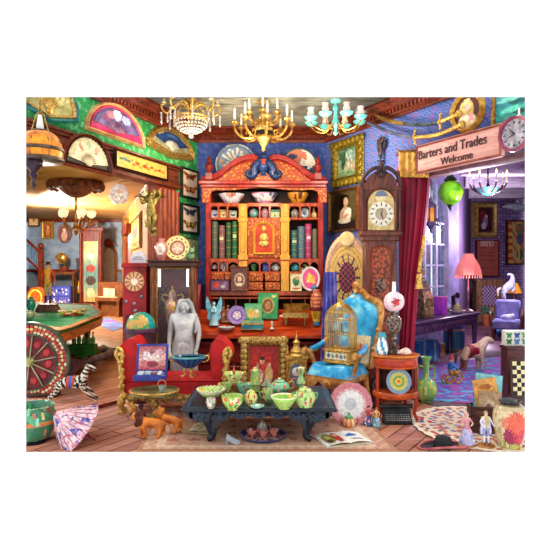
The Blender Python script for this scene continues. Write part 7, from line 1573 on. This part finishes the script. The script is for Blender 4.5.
for i in range(6):
    b=MB(k,M.Translation(((-13.5+8*(i%3)*1.0)*k,-5.2*k,(10.6-6.4*(i//3))*k)))
    for sg in (-1,1): b.prism([(sg*x*2.9,z*3.4) for x,z in [(0,0),(.3,.7),(1.0,.9),(.9,.2),(.6,-.1),(.8,-.7),(.3,-.8)]],-.5,0,['3a8a5a','2a5a9a','5aa048','3a6a3a','4a7ab0','2a7a6a'][i])
    b.tube([(0,-.4,-1.6),(0,-.4,1.8)],.4,5,col='1a1a18'); b.build('butterfly',AT(.4),q)
# black cocked hat
r,k=rf('cocked_hat','black cocked hat with a pink braid edge lying on the round cream rug','hat',443,448,.12); k*=1.08; HB=mt('1c2228','0a0c10',.55,0,9)
b=MB(k); n=48; vs=[];fs=[]
prof=[(1.0,0),(.72,.0),(.58,.05),(.52,.5),(.42,.9),(.2,1.06),(0,1.1)]
for i,(t,h) in enumerate(prof):
    for j in range(n):
        a=2*PI*j/n; up=(3.2*abs(math.sin(a))**2+(-0.0))*(1 if i==0 else 0); vs.append((23*t*math.cos(a)*(1 if i<2 else .72),11.5*t*math.sin(a)*(1 if i<2 else .9),1+up+h*10.5))
for i in range(len(prof)-1):
    for j in range(n): fs.append((i*n+j,i*n+(j+1)%n,(i+1)*n+(j+1)%n,(i+1)*n+j))
b.add(vs,fs); b.build('hat_body',HB,r)
b=MB(k); b.tube([(23*math.cos(a),11.5*math.sin(a),1+3.2*abs(math.sin(a))**2) for a in [2*PI*i/48 for i in range(48)]],1.1,6,closed=True); b.build('pink_braid',mt('c8686a','8a3a40',.5),r)
# ================================================================ THE BRICK ROOM
r=root('green_glass_lantern','ribbed green glass pendant lamp hanging in the wide opening','lamp',P(450.5,192,7.45)); k=7.45/F; r.location.z=3.7; z=lambda row:(EY-(row-HZ)*k)-3.7
b=MB(); b.lathe([(3*k,z(180.5)),(9*k,z(184)),(12*k,z(191)),(12*k,z(194)),(9.5*k,z(200)),(5*k,z(204)),(3*k,z(205))],32,24,flute=10,fa=.03); b.build('glass_globe',mt('86c41c','3e7a0c',.15,0,7,em=.15,coat=.6),r)
b=MB(); b.lathe([(0,z(172)),(2*k,z(173)),(3*k,z(176)),(7*k,z(180)),(4*k,z(182)),(0,z(182))],18); b.lathe([(0,z(212)),(1*k,z(210)),(2.5*k,z(207)),(4*k,z(204.5)),(0,z(204))],14); b.tube([(0,0,z(174)),(0,0,0)],.015,6); b.build('metal_cap',mt('3a4a3a','1a241c',.35,.5),r)
lamp('pendant_light',(r.location.x,r.location.y-.35,3.7+z(192)),3,'d8ff70',.1)
r=root('candle_chandelier','dark chandelier with lit candles and a blue glass bowl in the brick room','chandelier',P(488,185,9.0)); k=9.0/F; r.location.z=3.7; z=lambda row:(EY-(row-HZ)*k)-3.7
b=MB(); b.tube([(0,0,0),(0,0,z(190))],.012,6); b.lathe([(0,z(188)),(2*k,z(187)),(1*k,z(183)),(0,z(182))],10); b.build('stem',mt('4a3a40','2a2024',.4,.5),r)
b=MB(); b.lathe([(0,z(196)),(5*k,z(195)),(9*k,z(191)),(10*k,z(188)),(9.4*k,z(188)),(5*k,z(193)),(0,z(194))],24); b.build('blue_glass_bowl',mt('6ac0d8','2a7aa8',.15,0,10,em=.15,coat=.6),r)
b=MB(); b.tube(smooth([(.02,0,z(190)),(.13,0,z(193)),(.24,0,z(189)),(.29,0,z(184))],12),.014,6); a=b.build('arm',mt('4a3a40','2a2024',.4,.5),r)
b=MB(); b.lathe([(0,0),(.03,.01),(.012,.02),(.012,.12),(0,.122)],8,c=(.29,0,z(184))); b.build('candle',WHITE,a); b=MB(); b.lathe([(0,.12),(.02,.15),(0,.21)],8,c=(.29,0,z(184))); b.build('flame',FLAME,a); ringarms(r,7,a,.3); lamp('candle_chandelier_light',(r.location.x,r.location.y-.2,3.7+z(200)),22,'ffe0c0',.15)
r=root('amber_lantern','violet iron lantern with amber panes hanging beside the crimson curtain','lamp',P(431,205,6.75)); k=6.75/F; r.location.z=3.7; z=lambda row:(EY-(row-HZ)*k)-3.7; IR=mt('6a5a8a','3a2e54',.4,.4,16)
b=MB(); b.lathe([(4.6*k,z(222)),(4.9*k,z(208))],6); b.build('amber_panes',mt('f0a840','d07a18',.3,0,8,em=.5),r)
b=MB(); b.lathe([(0,z(196)),(1*k,z(197)),(3*k,z(201)),(7*k,z(206)),(7*k,z(208)),(0,z(208))],6); b.lathe([(0,z(236)),(1*k,z(232)),(3*k,z(227)),(6.4*k,z(223.5)),(6.4*k,z(222)),(0,z(222))],6)
for i in range(6): a=2*PI*i/6; b.tube([(5.1*k*math.cos(a),5.1*k*math.sin(a),z(222)),(5.2*k*math.cos(a),5.2*k*math.sin(a),z(208))],.008,5); b.tube(smooth([(5.5*k*math.cos(a),5.5*k*math.sin(a),z(224)),(9*k*math.cos(a),9*k*math.sin(a),z(226)),(8*k*math.cos(a),8*k*math.sin(a),z(219)),(6.6*k*math.cos(a),6.6*k*math.sin(a),z(221))],10),.007,5)
b.tube([(0,0,z(197)),(0,0,0)],.008,5); b.build('iron_frame',IR,r)
def bpic(name,label,x0,x1,y0,y1,colf,fm,fw,**q):
    d=16.95; k=d/F; return picture(name,label,'picture',P((x0+x1)/2,y1,d),(x1-x0)*k,(y1-y0)*k,0,colf,fm,fw,.1,**q)
bpic('gilt_portrait','gilt framed dark portrait hanging on the violet brick wall',471.5,498,202,238,bl(['2a1018','5a1420','3a1420'],(.5,.45,.3,.42,'4a1824'),(.55,.6,.12,.12,'d8a898'),(.5,.4,.16,.24,'8a7a98'),(.4,.25,.16,.14,'c8b0b8'),(.3,.7,.2,.2,'7a1c2c'),n=.3),mt('d8b468','9a7438',.4,.4,16),.24)
def bill(u,v):
    if v>.84 and abs(u-.5)<.36: return lin('d8a090') if NZ.noise(V((u*20,v*6,1)))>-.2 else lin('a84a40')
    if (v*9)%1<.22 and .15<u<.85 and NZ.noise(V((u*9,int(v*9)*2.2,1)))>-.2: return lin('8a3a38')
    return lin('b85a4c')
bpic('red_playbill','faded red playbill hanging under the gilt portrait on the brick wall',475,498.5,240,277,bill,mt('8a3a38','5a2024',.5),.04)
def scr(u,v):
    c=lin('c8a068'); x,y=abs(u-.5)*2,v
    if math.hypot(x,(y-.22)*1.9)<.32: c=lin('2a6a58') if math.hypot(x,(y-.22)*1.9)<.26 and (int(u*14)%3) else lin('d8b058')
    elif math.hypot(x*1.1,(y-.58)*2.4)<.3: c=lin('3a6a8a') if x<.15 else lin('b83a30')
    elif math.hypot(x*1.0,(y-.82)*2.8)<.36: c=lin('4a7a5a') if int(y*30)%2 else lin('c86a40')
    elif x>.62: c=lin('b84a34') if int(v*12)%2 else lin('d8a850')
    elif int((u+v)*16)%5==0: c=lin('a8563a')
    return c
bpic('painted_screen','ornate painted panel in red, green and gold on the brick wall',505,534,220,265,scr,mt('6a4428','3a2414',.4),.06,nx=40,nz=50)
r=root('toy_shark','white model shark mounted on the violet brick wall','model',P(517,208,16.7)); k=16.7/F
b=MB(k); b.tube(smooth([(-15,0,1),(-9,0,2),(-2,0,1),(6,0,0),(13,0,1),(17,0,2)],20),[.5,2.6,4.2,4,2,.8],12); b.prism([(-3,4),(1,10),(3,3)],-.6,.6); b.prism([(13,1),(19,7),(17,1),(19,-4)],-.5,.5); b.box(-1,1,2,7.5,-1,1); b.build('body',mt('c8ccd4','8a90a0',.4,0,9),r)
# long table
t0=V((1.64,7.2,0)); t1=V((3.5,9.4,0)); tt=t1-t0; TL_=tt.length; TA=math.atan2(tt.y,tt.x)
r=root('hall_table','long dark violet table with a carved apron under the arched window','table',t0,TA); VW=mt('4a3458','241830',.35,0,4,'wood',st=(1,8,8),coat=.3)
b=MB(); b.box(-.05,TL_+.05,0,.58,.70,.75,.012); b.build('table_top',VW,r); b=MB(); b.box(.03,TL_-.03,.03,.06,.56,.70); b.box(.03,TL_-.03,.52,.55,.56,.70)
for i in range(34): x=.06+i*(TL_-.12)/33; b.ball((x,.025,.63),(.03,.012,.045),7,5)
b.build('carved_apron',mt('5a3a54','2a1a30',.4,0,20,bump=.4),r)
for x in (.06,TL_-.06):
    for y in (.07,.5): q=MB(); q.lathe([(.045,0),(.05,.04),(.03,.08),(.04,.3),(.045,.5),(.05,.56)],8,c=(x,y,0)); q.build('leg',VW,r)
def ontab(name,label,cat,s,y,rz=0): 
    p=t0+M.Rotation(TA,3,'Z')@V((s,y,.7505)); return root(name,label,cat,p,rz if rz else TA),p.y/F
r,k=ontab('cash_register','old brown cash register on the violet table by the crimson curtain','cash register',1.25,.3); BR3=mt('8a6a48','4a3420',.4,.3,20,bump=.4)
b=MB(k); b.box(-11,11,-9,9,0,20,.8); b.add([(x,y,z) for x in (-10,10) for y,z in ((-8,20),(8,20),(8,42),(2,42),(-6,27))],[tuple(range(5)),tuple(range(9,4,-1))]+[(i,(i+1)%5,5+(i+1)%5,5+i) for i in range(5)]); b.build('case',BR3,r)
b=MB(k); b.box(-8,8,-1,6,42,48,.5); b.box(-9,9,-9.6,-9,3,10,.3)
for i in range(9): b.box(-8.8+2*i,-7.8+2*i,-9.4,-9,11,18.5)
b.build('brass_trim',mt('a8925a','5a4a28',.4,.5),r)
b=MB(k)
for i in range(4):
    for j in range(6): b.ball((-7+j*2.8,-6.4+i*2.1,27.6+i*3.9),.9,6,4)
b.build('keys',mt('3a3a44','6a6a78',.4),r); b=MB(k); b.tube([(-3,2,48),(-3,2,56)],.8,6); b.box(-7,7,1,2.5,49,55,.3); b.build('price_flag',mt('3a3034','1a1618',.4),r)
r,k=ontab('gift_box','bright magenta and violet box on the violet table','box',1.95,.3); b=MB(k); b.box(-5.5,5.5,-5,5,0,17,.4); b.build('box_body',mt('a83aa8','7a2a98',.4),r); b=MB(k); b.box(-5.8,5.8,-5.3,5.3,15.5,18,.3); b.build('lid',mt('c858b0','8a308a',.4),r)
r,k=ontab('fan_dish','pale dish with an olive fan shaped cone on the violet table','dish',2.3,.16); pot(r,k,16,3,[(0,0),(.5,0),(1,.9),(.95,1),(.5,.4),(0,.35)],lambda u,v: lin('d8dce0'),m=12); b=MB(k); b.lathe([(6.2,2),(4,6),(1.2,10.5),(0,11)],18,flute=9,fa=.06); b.build('olive_cone',mt('8a8a58','54502c',.5,0,14),r)
r,k=ontab('black_telephone','black candlestick telephone with a horn at the far end of the violet table','telephone',2.74,.42); b=MB(k); b.lathe([(0,0),(5.5,0),(5.5,1.5),(2,3),(1.3,4),(1.3,14),(2,15),(0,16)],14); b.tube([(0,0,14),(-1,-3,15.5),(-2,-6,16)],[1.2,1.6,3.2],10); b.build('stand',mt('28242e','100e14',.3,.3),r); b=MB(k); b.tube([(2.4,0,15),(2.8,-1,9),(2.4,-1,4)],[1.5,.9,1.4],8); b.build('receiver',DARK,r)
r,k=ontab('table_lamp','table lamp with a fringed salmon pink shade at the far end of the violet table','lamp',2.7,.13); k*=1.08; b=MB(k); b.lathe([(0,0),(5,0),(4.6,1.4),(1.6,3),(1,5),(1.4,20),(1,24),(1,44)],14,24); b.build('stem',mt('7a5a6a','3a2a38',.35,.3),r)
b=MB(k); b.lathe([(4.5,54),(6,50),(9.5,44),(11.5,38),(11.9,34.5)],24,16,flute=8,fa=.05); b.build('shade',mt('f08a7c','d86a64',.6,0,6,em=.35),r)
b=MB(k)
for i in range(28): a=2*PI*i/28; b.tube([(11.6*math.cos(a),11.6*math.sin(a),35),(11.8*math.cos(a),11.8*math.sin(a),31.5)],.35,4)
b.build('fringe',mt('f4b0a0','d88a80',.6,em=.1),r)
lamp('table_lamp_light',(r.location.x-.1,r.location.y-.25,1.25),9,'ffb0a0',.08)
# below and beyond the table
r,k=rf('luggage_chest','bright blue trunk with pale straps under the violet table by the curtain','chest',424,361,.6); b=MB(k); b.box(-14,14,-7,7,0,17,.8); b.box(-14.5,14.5,-7.5,7.5,16.5,21,1.4); b.build('trunk_body',mt('3a80b8','20508a',.45,0,7),r); b=MB(k)
for x in (-8,8): b.box(x-1.2,x+1.2,-7.8,7.8,0,21.3,.2)
b.build('strap',mt('a8b8b0','6a7a78',.5),r)
r,k=rf('teal_barrel','teal painted drum with pale bands under the violet table','drum',454,350); pot(r,k,21,22,[(0,0),(.85,0),(1,.3),(1,.7),(.85,1),(0,1)],lambda u,v: lin('d8a878') if abs(v-.25)<.03 or abs(v-.75)<.03 else lin('4a9aa8') if int(u*10)%2 else lin('3a7a90')); b=MB(k); b.lathe([(0,22),(9.6,22),(10,24.5),(0,25)],20); b.build('lid',mt('5a8ac0','3a5a90',.4),r)
r,k=rf('orange_parcel','small ochre box with blue ribbon beside the teal drum','box',438,356); b=MB(k); b.box(-6,6,-4,4,0,13,.4); b.build('box_body',mt('c89858','8a6030',.6),r); b=MB(k); b.box(-1,1,-4.2,4.2,-.0,13.2); b.build('ribbon',mt('4a70b0',None,.5),r)
o=MB(); o.slab([gpt(404,399),gpt(408,374),gpt(440,364),gpt(503,357),gpt(513,381),gpt(470,404)],.001,.011); tag(o.build('blue_rug',mt('4a4a98','a8488c',.9,0,7,c3='5aa0b8',w=(.4,.6))),'blue and violet patterned rug on the boards below the rocking horse','rug')
# rocking horse
r,k=rf('toy_horse','cream toy horse with a red saddle standing on the blue violet rug','toy horse',472,372,.2); r.location.z=.0115
vs=[(0,0,20),(-6,0,20),(-9,0,20),(6,0,21),(10,0,24),(14,0,29),(17,0,32),(21,0,30),(24,0,28),(-9,3,14),(-9,3,7),(-11,3,1.3),(-9,-3,14),(-9,-3,7),(-11,-3,1.3),(8,3,14),(9,3,7),(8,3,1.3),(8,-3,14),(10,-3,7),(10,-3,1.3)]
es=[(0,1),(1,2),(0,3),(3,4),(4,5),(5,6),(6,7),(7,8),(2,9),(9,10),(10,11),(2,12),(12,13),(13,14),(3,15),(15,16),(16,17),(3,18),(18,19),(19,20)]
ra=[5.6,5.8,5,6,5.4,4.6,4,3,2.2,3,1.9,1.4,3,1.9,1.4,3,1.9,1.4,3,1.9,1.4]
skin('horse_body',vs,es,ra,AT(.5),r,2,lambda p: lin('e0ccA0'.lower()) if p.x>7 else lin('c8a87c') if p.z>12 else lin('8a5a3a'),k)
b=MB(k,M.Translation((0,0,20*k))@M.Rotation(PI/2,4,'Y')); b.lathe([(6,-5),(6.6,-4),(6.6,4),(6,5)],24); b.build('saddle',mt('a8202c','5e0c14',.4),r)
b=MB(k)
for sg in (-1,1): b.ball((16,sg*2,36.4),(1,.8,2)); b.ball((20.5,sg*2.4,31.6),.6,6,4)
b.tube(smooth([(-12,0,20),(-17,0,17),(-18,0,9)],10),[1,2,.6],7); b.build('ears_and_tail',mt('6a4430','3a2418',.6),r)
r,k=rf('tricycle_toy','small brightly coloured clown toy riding a tricycle on the blue rug','toy',452,384,.3); r.location.z=.0115
for x,y,R_ in ((7,0,6),(-6,-4,4),(-6,4,4)): q=MB(k,M.Translation((x*k,y*k,R_*k))@M.Rotation(PI/2,4,'X')); q.tube([(R_*.9*math.cos(a),R_*.9*math.sin(a),0) for a in [2*PI*i/20 for i in range(20)]],.9,6,closed=True); [q.tube([(0,0,0),(R_*.9*math.cos(a),R_*.9*math.sin(a),0)],.3,4) for a in [2*PI*i/6 for i in range(6)]]; q.build('wheel',mt('d8a838','8a5a18',.4),r)
b=MB(k); b.tube([(7,0,6),(6,0,14)],.7,6); b.tube([(6,-4,14.5),(6,4,14.5)],.6,6); b.tube([(6.4,0,9),(-4,0,8),(-6,0,4)],.7,6); b.tube([(-6,-4,4),(-6,4,4)],.5,5); b.build('frame',mt('b83a3a','6a1a1a',.4),r)
human('rider_body',27*k,AT(.5),r,dict(pel=(-.08,0,.38),spi=(-.08,0,.5),che=(-.06,0,.64),nec=(-.04,0,.76),hea=(-.03,0,.85),top=(-.03,0,.93),pl=(-.06,.07,.38),kl=(.14,.1,.42),al=(.24,.1,.2),tl=(.3,.1,.17),pr=(-.06,-.07,.38),kr=(.14,-.1,.44),ar=(.22,-.1,.28),tr=(.28,-.1,.26),sl=(-.05,.11,.7),el=(.04,.16,.6),wl=(.17,.13,.56),hl=(.2,.12,.56),sr=(-.05,-.11,.7),er=(.04,-.16,.6),wr=(.17,-.13,.56),hr=(.2,-.12,.56)),dict(pel=.11,spi=.1,che=.11,p=.08,k=.06,a=.04,hea=.085,top=.06,s=.06,e=.05,w=.04),colf=lambda p: lin('e8c0a0') if p.z>.77 else lin('3a78b8') if p.z>.5 else lin('d8a040')).location=(0,0,0)
b=MB(k); b.lathe([(3,0),(2.6,.6),(1.2,4),(0,6)],12,c=(-.8,0,24)); b.build('hat',mt('c83a48','7a1a24',.5),r)
# far furniture of the brick room
r,k=rf('chequer_cabinet','wooden cabinet with a chequered violet panel by the brick wall','cabinet',488.5,322); b=MB(k); b.box(-13.5,13.5,-4,8,0,42,.6); b.box(-14.5,14.5,-5,9,40,43,.5); b.build('cabinet_body',mt('a87a58','6a4430',.5,0,4,'wood',st=(4,4,1)),r); b=MB(k); b.grid(-7.5,5.5,17,36,8,10,lambda u,v: lin('5a3a78') if (int(u*8)+int(v*10))%2 else lin('c8a8c0'),y=-4.4,th=.3); b.build('chequered_panel',AT(.5),r)
r,k=rf('potted_plant','orange flower pot with green leaves before the chequered cabinet','plant',487,326); pot(r,k,10,11,[(0,0),(.6,0),(.9,.8),(1,.82),(1,1),(.9,1),(.8,.85),(0,.8)],lambda u,v: lin('d8784a'),'pot'); b=MB(k)
for i in range(26): a=R.uniform(0,6.28); q=R.uniform(2,7); b.ball((q*math.cos(a),q*math.sin(a)*.7,R.uniform(11,19)),(1.8,1.2,1.4),6,4)
b.build('foliage',mt('5a8a68','2e5a48',.6,0,30),r)
r,k=rf('plinth','pale violet plinth carrying the white horse figure by the brick wall','plinth',508,331); b=MB(k); b.box(-7,7,-5,5,0,29,.5); b.box(-8,8,-6,6,27,30,.5); b.build('plinth_block',mt('7a90b8','4a5a88',.5,0,6),r); p=r.location
r=root('white_horse_figure','white plaster prancing horse on the pale violet plinth','sculpture',p+V((0,0,30.05*k))); b=MB(k); b.box(-7,7,-3,3,0,1.5,.3); b.build('base',WHITE,r)
skin('horse_body',[(0,0,14),(-4,0,12),(4,0,17),(5,0,22),(4,0,26),(1,0,27),(-1,0,25.6),(-5,1.6,7),(-4,1.6,1.8),(-5,-1.6,7),(-3,-1.6,1.8),(5,1.6,12),(1.5,1.6,11),(6,-1.6,12),(3,-1.6,9)],[(0,1),(0,2),(2,3),(3,4),(4,5),(5,6),(1,7),(7,8),(1,9),(9,10),(2,11),(11,12),(2,13),(13,14)],[3.6,3.8,3.4,2.6,2.2,1.7,1.2,2,1,2,1,1.4,.9,1.4,.9],mt('e8e8f0','b8bccc',.5,0,9),r,1,None,k)
b=MB(k); b.tube(smooth([(-7,0,13),(-10,0,11),(-10,0,5)],8),[.8,1.4,.5],6); b.build('tail',WHITE,r)
r,k=rf('toy_fish','blue glazed fish ornament on the boards before the plinth','ornament',501,337,.3); b=MB(k); b.tube(smooth([(-9,0,5),(-5,0,5.4),(0,0,6),(5,0,5.4),(8,0,5)],14),[.6,3.4,4.6,2.6,1],12); b.prism([(7,5),(12,9),(11,5),(12,1)],-.5,.5); b.prism([(-2,9.6),(2,13),(3,9)],-.4,.4); b.box(-3,3,-2.5,2.5,0,2,.3); b.build('body',mt('4a88b8','2a5a90',.3,0,14,coat=.5),r)
r,k=rf('lilac_armchair','lilac upholstered armchair with a wooden frame on the dark boards','chair',507,340,-.5); LIL=mt('9a98cc','6a68a4',.7,0,6); 
b=MB(k); b.box(-13,13,-11,9,11,21,2); b.build('seat',LIL,r); b=MB(k); b.box(-12,12,7,11,20,40,2); b.build('backrest',LIL,r); b=MB(k); b.tube([(0,-4,22),(7,-2,24)],[4,3],10); b.ball((1,-3,23),(7,4,3)); b.build('cushion',mt('d8d8e8','a8a8c8',.7),r)
for sx in (-1,1):
    q=MB(k); q.tube(smooth([(sx*14,9,30),(sx*14.5,-4,29),(sx*14.5,-11,25),(sx*14,-10,14)],14),1.4,7); q.build('arm',WOODB,r)
    for y in (-9,8): q=MB(k); q.tube([(sx*12,y,11),(sx*12.5,y-1,0.8)],[1.6,1],7); q.build('leg',WOODB,r)
r,k=rf('orange_lamp','floor lamp with an orange shade behind the lilac armchair','lamp',514,330); b=MB(k); b.lathe([(0,0),(5,0),(4.6,1),(.8,2),(.8,36),(0,36)],12); b.build('pole',BRASS,r); b=MB(k); b.lathe([(3.5,47),(7.5,37)],18); b.build('shade',mt('f0a030','d07818',.5,em=.5),r)
# ---------------------------------------------------------------- the room is built only as far as the photograph sees it: trim what runs past
def finish():
    bpy.context.view_layer.update()
    kl,kr,kt,kb=(26-275)/F,(525-275)/F,(HZ-97)/F,(HZ-452)/F
    PL=[V((-1,kl,0)),V((1,-kr,0)),V((0,-kt,1)),V((0,kb,-1))]; o0=V((0,0,EY))
    for o in [x for x in SC.objects if x.type=='MESH']:
        mw=o.matrix_world.copy()
        cs=[mw@V(c)-o0 for c in o.bound_box]
        cut=[n for n in PL if any(n.dot(c)>1e-4 for c in cs)]
        if not cut: continue
        bm=bmesh.new(); bm.from_mesh(o.data); bm.transform(mw)
        for n in cut:
            r=bmesh.ops.bisect_plane(bm,geom=bm.verts[:]+bm.edges[:]+bm.faces[:],dist=1e-6,plane_co=o0,plane_no=n,clear_outer=True)
            ed=[e for e in r['geom_cut'] if isinstance(e,bmesh.types.BMEdge) and e.is_valid and len(e.link_faces)==1]
            if ed:
                try: bmesh.ops.holes_fill(bm,edges=ed,sides=0)
                except Exception: pass
        if not bm.faces: 
            bm.free(); 
            for ch in list(o.children): ch.parent=o.parent
            bpy.data.objects.remove(o); continue
        bm.transform(mw.inverted()); me=o.data.copy(); bm.to_mesh(me); bm.free(); o.data=me
    for o in [x for x in SC.objects if x.type=='EMPTY' and not x.children]: bpy.data.objects.remove(o)
finish()
